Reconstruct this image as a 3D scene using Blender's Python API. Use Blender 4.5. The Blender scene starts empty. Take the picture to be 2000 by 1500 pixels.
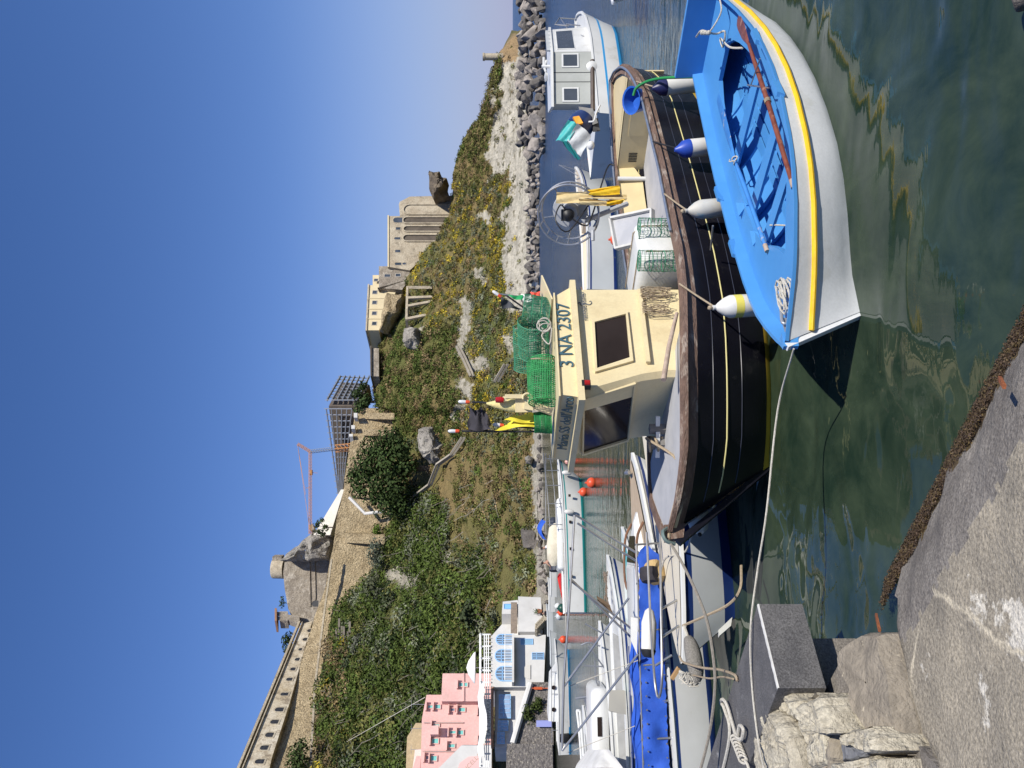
import bpy, bmesh, math, random
import numpy as np
from mathutils import Vector, Matrix, noise as MN

random.seed(7)
RNG = np.random.default_rng(11)
S = bpy.context.scene
COL = S.collection
H = 3.0            # eye height above the water
FP = 1502.0        # focal length in photograph pixels
R = math.radians
V = Vector


def W(x, y, d):
    """photograph pixel (x, y) at forward distance d -> world point"""
    return V(((750 - y) / FP * d, d, H - (x - 1000) / FP * d))


def Z(x, y, z):
    """photograph pixel on the level plane of height z"""
    return W(x, y, (H - z) * FP / (x - 1000))


# ------------------------------------------------------------------ materials
MATS = {}


def mat(name, c, c2=None, rough=.55, scale=4., bump=0., bscale=None, metal=0., detail=5., lo=.35, hi=.65,
        stretch=None, spec=.5, c3=None, s3=1., lo3=.5, hi3=.6, attr=None, trans=0., ior=1.45, bdist=.05, grain=0., gscale=80., veins=None, vscale=1.):
    if name in MATS:
        return MATS[name]
    m = bpy.data.materials.new(name)
    m.use_nodes = True
    nt = m.node_tree
    N, L = nt.nodes, nt.links
    b = N['Principled BSDF']
    b.inputs['Roughness'].default_value = rough
    b.inputs['Metallic'].default_value = metal
    b.inputs['Specular IOR Level'].default_value = spec
    b.inputs['IOR'].default_value = ior
    b.inputs['Transmission Weight'].default_value = trans
    tc = N.new('ShaderNodeTexCoord')
    vec = tc.outputs['Object']
    if stretch:
        mp = N.new('ShaderNodeMapping')
        mp.inputs['Scale'].default_value = stretch
        L.new(vec, mp.inputs['Vector'])
        vec = mp.outputs['Vector']

    def noise(sc, det, ro=.6):
        n = N.new('ShaderNodeTexNoise')
        n.inputs['Scale'].default_value = sc
        n.inputs['Detail'].default_value = det
        n.inputs['Roughness'].default_value = ro
        L.new(vec, n.inputs['Vector'])
        return n.outputs['Fac']

    def ramp(f, lo, hi):
        r = N.new('ShaderNodeMapRange')
        r.inputs['From Min'].default_value = lo
        r.inputs['From Max'].default_value = hi
        L.new(f, r.inputs['Value'])
        return r.outputs['Result']

    def mix(f, a, bb, blend='MIX'):
        x = N.new('ShaderNodeMix')
        x.data_type = 'RGBA'
        x.blend_type = blend
        if isinstance(f, (int, float)):
            x.inputs[0].default_value = f
        else:
            L.new(f, x.inputs[0])
        for i, q in ((6, a), (7, bb)):
            if isinstance(q, tuple):
                x.inputs[i].default_value = (*q, 1)
            else:
                L.new(q, x.inputs[i])
        return x.outputs[2]
    col = c
    if c2 is not None:
        col = mix(ramp(noise(scale, detail), lo, hi), c, c2)
    if c3 is not None:
        col = mix(ramp(noise(s3, 7., .68), lo3, hi3), col, c3)
    if veins:
        vo = N.new('ShaderNodeTexVoronoi')
        vo.feature = 'DISTANCE_TO_EDGE'
        vo.inputs['Scale'].default_value = vscale
        wv = N.new('ShaderNodeTexNoise')
        wv.inputs['Scale'].default_value = vscale * 3
        wv.inputs['Detail'].default_value = 5
        L.new(vec, wv.inputs['Vector'])
        wm = N.new('ShaderNodeMix')
        wm.data_type = 'VECTOR'
        wm.inputs[0].default_value = .22
        L.new(vec, wm.inputs[4])
        L.new(wv.outputs['Color'], wm.inputs[5])
        L.new(wm.outputs[1], vo.inputs['Vector'])
        mm = N.new('ShaderNodeMath')
        mm.operation = 'MULTIPLY'
        L.new(ramp(vo.outputs['Distance'], .014, .003), mm.inputs[0])
        L.new(ramp(noise(vscale * .9, 3.), .46, .56), mm.inputs[1])
        col = mix(mm.outputs[0], col, veins)
    if grain:
        gm = N.new('ShaderNodeMapRange')
        gm.inputs['From Min'].default_value = .33
        gm.inputs['From Max'].default_value = .67
        gm.inputs['To Min'].default_value = 1 - grain
        gm.inputs['To Max'].default_value = 1 + grain
        L.new(noise(gscale, 4., .7), gm.inputs['Value'])
        gx = N.new('ShaderNodeVectorMath')
        gx.operation = 'SCALE'
        if isinstance(col, tuple):
            gx.inputs[0].default_value = col
        else:
            L.new(col, gx.inputs[0])
        L.new(gm.outputs['Result'], gx.inputs['Scale'])
        col = gx.outputs[0]
    if attr:
        a = N.new('ShaderNodeAttribute')
        a.attribute_name = attr
        col = mix(1.0, a.outputs['Color'], col, 'MULTIPLY')
    if isinstance(col, tuple):
        b.inputs['Base Color'].default_value = (*col, 1)
    else:
        L.new(col, b.inputs['Base Color'])
    if bump:
        bp = N.new('ShaderNodeBump')
        bp.inputs['Strength'].default_value = bump
        bp.inputs['Distance'].default_value = bdist
        L.new(noise(bscale or scale * 3, 6.), bp.inputs['Height'])
        L.new(bp.outputs['Normal'], b.inputs['Normal'])
    MATS[name] = m
    return m


# ------------------------------------------------------------------ mesh builder
ORG = {}


class MB:
    def __init__(s, fr=None):
        s.v, s.f, s.mi, s.m, s.fr, s.col, s.c = [], [], [], 0, fr, [], (1, 1, 1)

    def add(s, vs, fs):
        o = len(s.v)
        for p in vs:
            p = V(p)
            s.v.append(s.fr(p) if s.fr else p)
            s.col.append(s.c)
        for f in fs:
            s.f.append([i + o for i in f])
            s.mi.append(s.m)
        return s

    def hexa(s, b4, t4):
        s.add(list(b4) + list(t4), [(3, 2, 1, 0), (4, 5, 6, 7), (0, 1, 5, 4), (1, 2, 6, 5), (2, 3, 7, 6), (3, 0, 4, 7)])
        return s

    def box(s, c, sz, rz=0., M=None):
        x, y, z = sz[0] / 2, sz[1] / 2, sz[2] / 2
        ps = [V((a * x, b * y, e * z)) for e in (-1, 1) for a, b in ((-1, -1), (1, -1), (1, 1), (-1, 1))]
        if M is None:
            M = Matrix.Rotation(rz, 3, 'Z')
        ps = [M @ p + V(c) for p in ps]
        return s.hexa(ps[:4], ps[4:])

    def beam(s, a, b, w, h=None, up=(0, 0, 1)):
        a, b = V(a), V(b)
        h = h or w
        d = (b - a).normalized()
        sd = d.cross(V(up))
        if sd.length < 1e-4:
            sd = d.cross(V((1, 0, 0)))
        sd.normalize()
        u = sd.cross(d)
        q = [(sd * i * w + u * j * h) / 2 for i, j in ((-1, -1), (1, -1), (1, 1), (-1, 1))]
        return s.hexa([a + k for k in q], [b + k for k in q])

    def tube(s, pts, r, n=8, closed=False, cap=True):
        pts = [V(p) for p in pts]
        k = len(pts)
        rs = r if isinstance(r, (list, tuple)) else [r] * k
        rings = []
        ref = None
        for i in range(k):
            a = pts[i - 1] if (i > 0 or closed) else pts[i]
            b = pts[(i + 1) % k] if (i < k - 1 or closed) else pts[i]
            d = (b - a)
            d = d.normalized() if d.length > 1e-9 else V((0, 0, 1))
            if ref is None:
                ref = d.orthogonal().normalized()
            ref = ref - d * ref.dot(d)
            ref = ref.normalized() if ref.length > 1e-6 else d.orthogonal().normalized()
            w = d.cross(ref)
            rings.append([pts[i] + (ref * math.cos(t) + w * math.sin(t)) * rs[i] for t in [2 * math.pi * j / n for j in range(n)]])
        return s.loft(rings, True, closed, cap and not closed)

    def loft(s, rings, closed_u=False, closed_v=False, cap=False, mis=None):
        n = len(rings[0])
        k = len(rings)
        fs = []
        ms = []
        for i in range(k if closed_v else k - 1):
            for j in range(n if closed_u else n - 1):
                a, b = i, (i + 1) % k
                c = (j + 1) % n
                fs.append((a * n + j, a * n + c, b * n + c, b * n + j))
                ms.append(mis[j] if mis else s.m)
        if cap:
            fs.append(tuple(range(n))[::-1])
            fs.append(tuple((k - 1) * n + j for j in range(n)))
            ms += [s.m, s.m]
        o = len(s.mi)
        s.add([p for r in rings for p in r], fs)
        s.mi[o:] = ms
        return s

    def lathe(s, prof, o, ax=(0, 0, 1), n=16, cap=True):
        ax = V(ax).normalized()
        u = ax.orthogonal().normalized()
        w = ax.cross(u)
        o = V(o)
        return s.loft([[o + ax * h + (u * math.cos(t) + w * math.sin(t)) * max(r, 1e-4) for t in [2 * math.pi * j / n for j in range(n)]] for r, h in prof], True, False, cap)

    def prism(s, poly, ext):
        poly = [V(p) for p in poly]
        ext = V(ext)
        n = len(poly)
        s.add(poly + [p + ext for p in poly], [tuple(range(n))[::-1], tuple(range(n, 2 * n))] + [(i, (i + 1) % n, n + (i + 1) % n, n + i) for i in range(n)])
        return s

    def quad(s, *ps):
        return s.add(ps, [tuple(range(len(ps)))])

    def ball(s, c, r, n=10, sq=(1, 1, 1), jit=0.):
        c = V(c)
        rings = []
        for i in range(n // 2 + 1):
            t = math.pi * i / (n // 2)
            rings.append([c + V((math.sin(t) * math.cos(q) * sq[0], math.sin(t) * math.sin(q) * sq[1], math.cos(t) * sq[2])) * r * (1 + random.uniform(-jit, jit)) for q in [2 * math.pi * j / n for j in range(n)]])
        return s.loft(rings, True)

    def build(s, name, mats, parent=None, angle=.7, org=None, attr=None):
        if not isinstance(mats, (list, tuple)):
            mats = [mats]
        if parent is None:
            if org is None:
                xs = [p.x for p in s.v]
                ys = [p.y for p in s.v]
                org = V(((min(xs) + max(xs)) / 2, (min(ys) + max(ys)) / 2, min(p.z for p in s.v)))
            org = V(org)
        else:
            org = ORG[parent]
        me = bpy.data.meshes.new(name)
        me.from_pydata([tuple(p - org) for p in s.v], [], s.f)
        for m in mats:
            me.materials.append(m)
        me.polygons.foreach_set('material_index', s.mi)
        me.polygons.foreach_set('use_smooth', [True] * len(s.f))
        if attr:
            a = me.color_attributes.new(attr, 'FLOAT_COLOR', 'POINT')
            a.data.foreach_set('color', np.array([(*c, 1) for c in s.col], dtype=np.float32).ravel())
        me.update()
        bm = bmesh.new()
        bm.from_mesh(me)
        bmesh.ops.recalc_face_normals(bm, faces=bm.faces)
        bm.to_mesh(me)
        bm.free()
        me.set_sharp_from_angle(angle=angle)
        o = bpy.data.objects.new(name, me)
        COL.objects.link(o)
        if parent is None:
            o.location = org
        else:
            o.parent = parent
        ORG[o] = org
        return o


def tag(o, label, cat, group=None, kind=None):
    if label:
        o['label'] = label
    if cat:
        o['category'] = cat
    if group:
        o['group'] = group
    if kind:
        o['kind'] = kind
    return o


def thing(name, label, cat, loc, group=None):
    o = bpy.data.objects.new(name, None)
    o.empty_display_size = .2
    COL.objects.link(o)
    o.location = loc
    ORG[o] = V(loc)
    return tag(o, label, cat, group)


def struct(o):
    o['kind'] = 'structure'
    return o


def copy_tree(o, parent=None):
    c = o.copy()
    COL.objects.link(c)
    if parent:
        c.parent = parent
    for ch in o.children:
        copy_tree(ch, c)
    return c


def text(s, size, o, ux, uz, parent, m, name='lettering', ext=.004, shear=0., width=None, label=None):
    """lettering standing on the plane spanned by ux (reading direction) and uz (up), starting at o"""
    cu = bpy.data.curves.new(name, 'FONT')
    cu.body = s
    cu.size = size
    cu.extrude = ext
    cu.shear = shear
    cu.offset = .0
    t = bpy.data.objects.new('tmp', cu)
    COL.objects.link(t)
    dg = bpy.context.evaluated_depsgraph_get()
    me = bpy.data.meshes.new_from_object(t.evaluated_get(dg))
    bpy.data.objects.remove(t)
    ux, uz, o = V(ux).normalized(), V(uz).normalized(), V(o)
    nn = ux.cross(uz)
    k = 1.
    if width:
        xs = [v.co.x for v in me.vertices]
        k = width / max(xs)
    org = ORG[parent]
    for v in me.vertices:
        c = v.co.copy()
        v.co = o + ux * c.x * k + uz * c.y + nn * c.z - org
    me.materials.clear()
    me.materials.append(m)
    ob = bpy.data.objects.new(name, me)
    COL.objects.link(ob)
    ob.parent = parent
    ORG[ob] = org
    if label:
        ob['label'] = label
    return ob


class Frame:
    """boat axes: u from the bow aft, v towards the quay, z up"""

    def __init__(s, o, ang, sgn=1):
        s.o = V((o[0], o[1]))
        s.a = (math.cos(ang), math.sin(ang))
        s.b = (s.a[1] * sgn, -s.a[0] * sgn)

    def __call__(s, p):
        return V((s.o.x + s.a[0] * p[0] + s.b[0] * p[1], s.o.y + s.a[1] * p[0] + s.b[1] * p[1], p[2]))

    def inv(s, p):
        r = V((p[0], p[1])) - s.o
        return V((r.x * s.a[0] + r.y * s.a[1], r.x * s.b[0] + r.y * s.b[1], p[2]))

    def at_v(s, x, y, v):
        """pixel on the upright plane v = const -> (u, v, z)"""
        aa, bb = (750 - y) / FP, -(x - 1000) / FP
        t = (v + s.o.x * s.b[0] + s.o.y * s.b[1]) / (aa * s.b[0] + s.b[1])
        return s.inv((aa * t, t, H + bb * t))

    def at_u(s, x, y, u):
        aa, bb = (750 - y) / FP, -(x - 1000) / FP
        t = (u + s.o.x * s.a[0] + s.o.y * s.a[1]) / (aa * s.a[0] + s.a[1])
        return s.inv((aa * t, t, H + bb * t))

    def at_z(s, x, y, z):
        return s.inv(Z(x, y, z))


def lerp(a, b, t):
    return a + (b - a) * t


def ip(x, tab):
    return float(np.interp(x, [t[0] for t in tab], [t[1] for t in tab]))


def smooth(pts, k=4):
    """Catmull-Rom through points"""
    pts = [V(p) for p in pts]
    q = [pts[0] * 2 - pts[1]] + pts + [pts[-1] * 2 - pts[-2]]
    out = []
    for i in range(1, len(q) - 2):
        p0, p1, p2, p3 = q[i - 1:i + 3]
        for j in range(k):
            t = j / k
            out.append(.5 * ((2 * p1) + (p2 - p0) * t + (2 * p0 - 5 * p1 + 4 * p2 - p3) * t * t + (3 * p1 - p0 - 3 * p2 + p3) * t ** 3))
    out.append(pts[-1])
    return out


def rope(a, b, sag=.1, r=.012, n=14, m=None, name='mooring_rope', parent=None, pts=None):
    mb = MB()
    if pts is None:
        a, b = V(a), V(b)
        pts = [a.lerp(b, i / n) - V((0, 0, sag * 4 * (i / n) * (1 - i / n))) for i in range(n + 1)]
    mb.tube(pts, r, 6)
    return mb.build(name, m, parent)


def fbm(p, o=4):
    return MN.fractal(V(p), 1.0, 2.0, o)


def inside(px, py, poly):
    c = False
    j = len(poly) - 1
    for i in range(len(poly)):
        xi, yi = poly[i]
        xj, yj = poly[j]
        if (yi > py) != (yj > py) and px < (xj - xi) * (py - yi) / (yj - yi) + xi:
            c = not c
        j = i
    return c


# ------------------------------------------------------------------ camera, light, sky
cam = bpy.data.cameras.new('camera')
cam.sensor_width = 36
cam.sensor_fit = 'HORIZONTAL'
cam.lens = 36 * FP / 2000
cam.clip_start = .05
cam.clip_end = 6000
co = bpy.data.objects.new('camera', cam)
COL.objects.link(co)
# the photograph lies on its side: world "down" runs to the right of the picture
co.matrix_world = Matrix(((0, 1, 0, 0), (0, 0, -1, 0), (-1, 0, 0, H), (0, 0, 0, 1)))
S.camera = co
SUN = V((.47, -.56, .68)).normalized()
sl = bpy.data.lights.new('sun', 'SUN')
sl.energy = 4.0
sl.angle = R(.53)
sl.color = (1, .95, .86)
so = bpy.data.objects.new('sun', sl)
COL.objects.link(so)
so.rotation_euler = SUN.to_track_quat('Z', 'Y').to_euler()
so.location = (30, -20, 40)
w = bpy.data.worlds.new('World')
S.world = w
w.use_nodes = True
sky = w.node_tree.nodes.new('ShaderNodeTexSky')
sky.sky_type = 'NISHITA'
sky.sun_disc = False
sky.sun_elevation = math.asin(SUN.z)
sky.sun_rotation = math.atan2(SUN.x, SUN.y)
sky.air_density = 1.0
sky.dust_density = .1
sky.ozone_density = 3.0
bg = w.node_tree.nodes['Background']
bg.inputs['Strength'].default_value = .1
_N, _L = w.node_tree.nodes, w.node_tree.links
_hs = _N.new('ShaderNodeHueSaturation')
_hs.inputs['Saturation'].default_value = 1.22
_hs.inputs['Value'].default_value = 1.0
_L.new(sky.outputs['Color'], _hs.inputs['Color'])
# pale lavender haze low over the sea
_tc = _N.new('ShaderNodeTexCoord')
_sp = _N.new('ShaderNodeSeparateXYZ')
_L.new(_tc.outputs['Generated'], _sp.inputs[0])
_mr = _N.new('ShaderNodeMapRange')
_mr.interpolation_type = 'SMOOTHSTEP'
_mr.inputs['From Min'].default_value = -.02
_mr.inputs['From Max'].default_value = .30
_mr.inputs['To Min'].default_value = .85
_mr.inputs['To Max'].default_value = 0.
_L.new(_sp.outputs['Z'], _mr.inputs['Value'])
_mx = _N.new('ShaderNodeMix')
_mx.data_type = 'RGBA'
_L.new(_mr.outputs['Result'], _mx.inputs[0])
_tn = _N.new('ShaderNodeMix')
_tn.data_type = 'RGBA'
_tn.blend_type = 'MULTIPLY'
_tn.inputs[0].default_value = 1.
_tn.inputs[7].default_value = (.90, .75, .90, 1)
_L.new(_hs.outputs['Color'], _tn.inputs[6])
_L.new(_tn.outputs[2], _mx.inputs[6])
_mx.inputs[7].default_value = (2.05, 2.65, 4.4, 1)
_L.new(_mx.outputs[2], bg.inputs['Color'])
S.view_settings.view_transform = 'Standard'
S.view_settings.look = 'None'
S.view_settings.exposure = .55
S.view_settings.gamma = 1.
S.cycles.max_bounces = 8
S.cycles.transparent_max_bounces = 16
S.cycles.caustics_reflective = False
S.cycles.caustics_refractive = False
S.cycles.use_denoising = True
# ------------------------------------------------------------------ water, ground
def water_mat():
    m = bpy.data.materials.new('harbour_water')
    m.use_nodes = True
    N, L = m.node_tree.nodes, m.node_tree.links
    b = N['Principled BSDF']
    b.inputs['Roughness'].default_value = .015
    b.inputs['IOR'].default_value = 1.36
    geo = N.new('ShaderNodeNewGeometry')
    P = geo.outputs['Position']

    def mapped(sc, rot=0.):
        mp = N.new('ShaderNodeMapping')
        mp.inputs['Scale'].default_value = sc
        mp.inputs['Rotation'].default_value = (0, 0, rot)
        L.new(P, mp.inputs['Vector'])
        return mp.outputs['Vector']

    def noise(v, sc, det, ro=.5, dist=0.):
        n = N.new('ShaderNodeTexNoise')
        n.inputs['Scale'].default_value = sc
        n.inputs['Detail'].default_value = det
        n.inputs['Roughness'].default_value = ro
        n.inputs['Distortion'].default_value = dist
        L.new(v, n.inputs['Vector'])
        return n.outputs['Fac']

    def mth(op, a, c):
        x = N.new('ShaderNodeMath')
        x.operation = op
        for i, q in enumerate((a, c)):
            if isinstance(q, (int, float)):
                x.inputs[i].default_value = q
            else:
                L.new(q, x.inputs[i])
        return x.outputs[0]

    def rng(f, a, c, lo=0., hi=1.):
        x = N.new('ShaderNodeMapRange')
        x.inputs['From Min'].default_value = a
        x.inputs['From Max'].default_value = c
        x.inputs['To Min'].default_value = lo
        x.inputs['To Max'].default_value = hi
        L.new(f, x.inputs['Value'])
        return x.outputs['Result']
    sep = N.new('ShaderNodeSeparateXYZ')
    L.new(P, sep.inputs[0])
    Y = sep.outputs['Y']
    # still water by the quay, ruffled further out in the harbour
    far = rng(Y, 9., 34.)
    swell = noise(mapped((1.0, 1.5, 1), .5), .75, 2., .5, .6)
    rip = noise(mapped((.55, 1.5, 1), .12), 3.0, 3., .55, .3)
    fine = noise(mapped((.55, 1.4, 1), -.1), 10., 3., .6)
    open_ = rng(sep.outputs['X'], -3., 4., .75, 3.2)
    h = mth('MULTIPLY', swell, rng(far, 0, 1, .080, .02))
    h = mth('ADD', h, mth('MULTIPLY', rip, mth('MULTIPLY', open_, rng(far, 0, 1, .0016, .030))))
    h = mth('ADD', h, mth('MULTIPLY', fine, mth('MULTIPLY', open_, rng(far, 0, 1, .00015, .010))))
    bp = N.new('ShaderNodeBump')
    bp.inputs['Strength'].default_value = 1.
    bp.inputs['Distance'].default_value = 1.
    L.new(h, bp.inputs['Height'])
    L.new(bp.outputs['Normal'], b.inputs['Normal'])
    # unresolved ripples further out blur the reflections
    L.new(mth('MULTIPLY', rng(Y, 14., 60., .012, .15), rng(sep.outputs['X'], -4., 6., .7, 1.9)), b.inputs['Roughness'])
    # murk with drifts of paler weed and sand on the bottom close to the quay
    cr = N.new('ShaderNodeValToRGB')
    weed = noise(mapped((1., .8, 1), .7), 1.5, 8., .68, .5)
    e = cr.color_ramp.elements
    e[0].position, e[0].color = .36, (.014, .028, .018, 1)
    e[1].position, e[1].color = .72, (.046, .066, .038, 1)
    L.new(weed, cr.inputs['Fac'])
    mx = N.new('ShaderNodeMix')
    mx.data_type = 'RGBA'
    L.new(rng(Y, 9., 34.), mx.inputs[0])
    L.new(cr.outputs['Color'], mx.inputs[6])
    mb_ = N.new('ShaderNodeMix')
    mb_.data_type = 'RGBA'
    L.new(rng(sep.outputs['X'], -3., 6.), mb_.inputs[0])
    mb_.inputs[6].default_value = (.016, .026, .016, 1)
    wb_ = N.new('ShaderNodeValToRGB')
    wb_.color_ramp.elements[0].position, wb_.color_ramp.elements[0].color = .36, (.007, .024, .060, 1)
    wb_.color_ramp.elements[1].position, wb_.color_ramp.elements[1].color = .64, (.022, .062, .135, 1)
    L.new(noise(mapped((.22, 1.5, 1), .05), 1.6, 6., .7), wb_.inputs['Fac'])
    L.new(wb_.outputs['Color'], mb_.inputs[7])
    L.new(mb_.outputs[2], mx.inputs[7])
    L.new(mx.outputs[2], b.inputs['Base Color'])
    return m


mb = MB()
mb.quad((-900, -40, 0), (1500, -40, 0), (1500, 3500, 0), (-900, 3500, 0))
struct(mb.build('sea_water', water_mat(), org=(0, 0, 0)))
mb = MB()
mb.quad((-900, -40, -6), (1500, -40, -6), (1500, 3500, -6), (-900, 3500, -6))
struct(mb.build('sea_bed', mat('sea_bed', (.05, .06, .04), (.09, .09, .06), .9, .3), org=(0, 0, -6)))

# ------------------------------------------------------------------ hillside
TOP = [(62, 1014), (70, 1008), (79, 997), (99, 977), (114, 969), (140, 962), (182, 950), (233, 935), (251, 917), (272, 906), (300, 895), (340, 884),
       (380, 885), (418, 877), (434, 872), (452, 858), (470, 850), (490, 828), (524, 806), (542, 786), (580, 783), (600, 762), (640, 740), (680, 737), (735, 732),
       (762, 728), (795, 735), (805, 762), (850, 765), (982, 757), (1045, 746), (1062, 737), (1105, 724), (1132, 712), (1162, 678), (1200, 640),
       (1287, 622), (1343, 615), (1500, 606), (2300, 590)]
DB = [(60, 150), (120, 135), (300, 118), (600, 96), (900, 78), (1060, 74), (1180, 66), (1500, 62), (2300, 58)]
DT = [(60, 152), (120, 142), (200, 140), (300, 150), (600, 152), (800, 140), (1000, 134), (1216, 131), (1500, 104), (1620, 93), (2300, 78)]


def hill(py, t):
    """point of the hillside: py = azimuth in photograph pixels, t from the shore (0) to the crest (1)"""
    db, dt = ip(py, DB), ip(py, DT)
    xb = 1000 + (H - .5) * FP / db
    xt = ip(py, TOP)
    d = db + (dt - db) * t
    x = xb + (xt - xb) * (t ** .92)
    p = W(x, py, d)
    k = min(1, t * 6) * min(1, (1 - t) * 5 + .15)
    n1 = fbm((p.x * .06, p.y * .06, p.z * .08)) * 1.9 + fbm((p.x * .25, p.y * .25, p.z * .25)) * .7
    p.y += n1 * k * 1.3
    p.z += fbm((p.x * .2 + 9, p.y * .2, 3)) * .5 * k
    return p


ROCKS = [
    [(1005, 84), (982, 108), (976, 150), (978, 190), (962, 245), (950, 305), (962, 338), (950, 362), (992, 335), (1000, 365), (990, 400), (970, 424), (990, 444), (985, 480), (978, 520), (988, 560), (990, 612), (1050, 605), (1060, 330), (1050, 60), (1020, 70)],
    [(904, 572), (924, 590), (918, 640), (912, 690), (890, 700), (898, 625)],
    [(925, 690), (960, 700), (950, 725), (915, 730)], [(890, 738), (905, 735), (930, 770), (915, 785), (893, 760)],
    [(884, 795), (902, 790), (900, 822), (884, 826)], [(980, 655), (1012, 645), (1000, 690), (985, 690)],
    [(935, 412), (962, 410), (955, 440), (930, 430)], [(930, 520), (950, 525), (940, 560), (925, 540)],
    [(745, 1112), (790, 1100), (845, 1150), (800, 1150), (760, 1135)], [(800, 470), (812, 466), (830, 480), (815, 500)],
    [(800, 640), (830, 640), (815, 680), (790, 668)], [(1035, 868), (1062, 860), (1072, 1180), (1052, 1180)],
    [(955, 210), (965, 170), (972, 160), (965, 215)], [(700, 1010), (712, 1010), (705, 1060), (695, 1050)],
    [(860, 1080), (880, 1075), (880, 1120), (862, 1120)], [(1068, 1150), (1040, 1165), (1045, 1500), (1080, 1500)],
]
CLIFF = [(1000, 68), (972, 100), (985, 125), (1012, 118), (1020, 75)]


def rockmask(x, y):
    return any(inside(x, y, p) for p in ROCKS)


def pix(p):
    return 1000 - (p.z - H) / p.y * FP, 750 - p.x / p.y * FP


ny, nt = 620, 150
pys = np.concatenate([np.linspace(62, 1520, ny - 30), np.linspace(1545, 2300, 30)])
vs, cols = [], []
for py in pys:
    for j in range(nt):
        t = j / (nt - 1)
        p = hill(py, t)
        vs.append(p)
        x, y = pix(p)
        jx = x + fbm((x * .05, y * .05, 5)) * 10 + fbm((x * .25, y * .25, 5)) * 7
        jy = y + fbm((x * .05, y * .05, 25)) * 10 + fbm((x * .25, y * .25, 25)) * 7
        if inside(jx, jy, CLIFF):
            c = (.33, .23, .13)
        elif rockmask(jx, jy):
            c = ((.43, .395, .335) if y < 612 and x > 945 else (.36, .33, .275)) if not (y > 1150 and x > 1040) else (.3, .27, .22)
            k = 1 + .35 * fbm((x * .12, y * .02, 3)) + .2 * fbm((x * .4, y * .1, 3))
            c = tuple(q * k for q in c)
            if fbm((x * .16, y * .07, 1)) > .42:
                c = (.20, .18, .13)
        else:
            g = fbm((p.x * .07, p.z * .12, 8))
            dry = (.215, .160, .075)
            grn = (.115, .125, .042)
            k = min(1, max(0, .55 + g * .9 + (0.25 if 880 < y < 1180 and x > 900 else 0) - (.3 if y > 1000 and x < 950 else 0)))
            c = tuple(lerp(grn[i], dry[i], k) for i in range(3))
        cols.append(c)
    # plateau behind the crest
for i, py in enumerate(pys):
    p = vs[i * nt + nt - 1]
    vs.append(p + V((p.x * .6, 90, 1.5)))
    cols.append((.1, .1, .05))
faces = []
for i in range(len(pys) - 1):
    for j in range(nt - 1):
        a = i * nt + j
        faces.append((a, a + nt, a + nt + 1, a + 1))
    faces.append((i * nt + nt - 1, (i + 1) * nt + nt - 1, len(pys) * nt + i + 1, len(pys) * nt + i))
mb = MB()
mb.v, mb.f, mb.mi, mb.col = vs, faces, [0] * len(faces), cols
hm = mat('hillside_ground', (1.15, 1.15, 1.1), (.72, .74, .72), .95, 1.3, .9, 2.2, lo=.3, hi=.7, attr='tint', c3=(.62, .6, .55), s3=6., lo3=.52, hi3=.6, spec=.1, bdist=.5)
struct(mb.build('hillside', hm, org=(0, 100, 0), attr='tint', angle=3.2))

# ------------------------------------------------------------------ scrub
LEAF = mat('scrub_leaves', (1, 1, 1), (.62, .66, .6), .75, 2.5, attr='tint', spec=.15)


def clump(mb, c, r, n, flat=.75, ls=.3, col=(.06, .1, .03)):
    """a clump of leaf-sized faces filling a lumpy crown"""
    for _ in range(n):
        q = V((random.gauss(0, 1), random.gauss(0, 1), random.gauss(0, 1))).normalized()
        rr = r * random.random() ** .4
        p = c + V((q.x * rr, q.y * rr, abs(q.z) * rr * flat if flat < 1 else q.z * rr))
        nrm = (q + V((random.uniform(-.7, .7), random.uniform(-.7, .7), random.uniform(-.2, .9)))).normalized()
        a = nrm.orthogonal().normalized()
        b = nrm.cross(a)
        s = ls * random.uniform(.6, 1.35)
        an = random.uniform(0, 6.28)
        a, b = a * math.cos(an) + b * math.sin(an), b * math.cos(an) - a * math.sin(an)
        k = random.uniform(.7, 1.3)
        mb.c = tuple(min(1, ch * k) for ch in col)
        mb.add([p - a * s, p + b * s * .55, p + a * s, p - b * s * .55], [(0, 1, 2, 3)])


def fastbuild(mb, name, m, org):
    me = bpy.data.meshes.new(name)
    org = V(org)
    va = np.array(mb.v, dtype=np.float32) - np.array(org, dtype=np.float32)
    n = len(mb.v)
    k = len(mb.f)
    me.vertices.add(n)
    me.vertices.foreach_set('co', va.ravel())
    me.loops.add(k * 4)
    me.loops.foreach_set('vertex_index', np.array(mb.f, dtype=np.int32).ravel())
    me.polygons.add(k)
    me.polygons.foreach_set('loop_start', np.arange(0, k * 4, 4, dtype=np.int32))
    me.update(calc_edges=True)
    a = me.color_attributes.new('tint', 'FLOAT_COLOR', 'POINT')
    a.data.foreach_set('color', np.array([(*c, 1) for c in mb.col], dtype=np.float32).ravel())
    me.materials.append(m)
    o = bpy.data.objects.new(name, me)
    o.location = org
    COL.objects.link(o)
    ORG[o] = org
    return o


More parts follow.
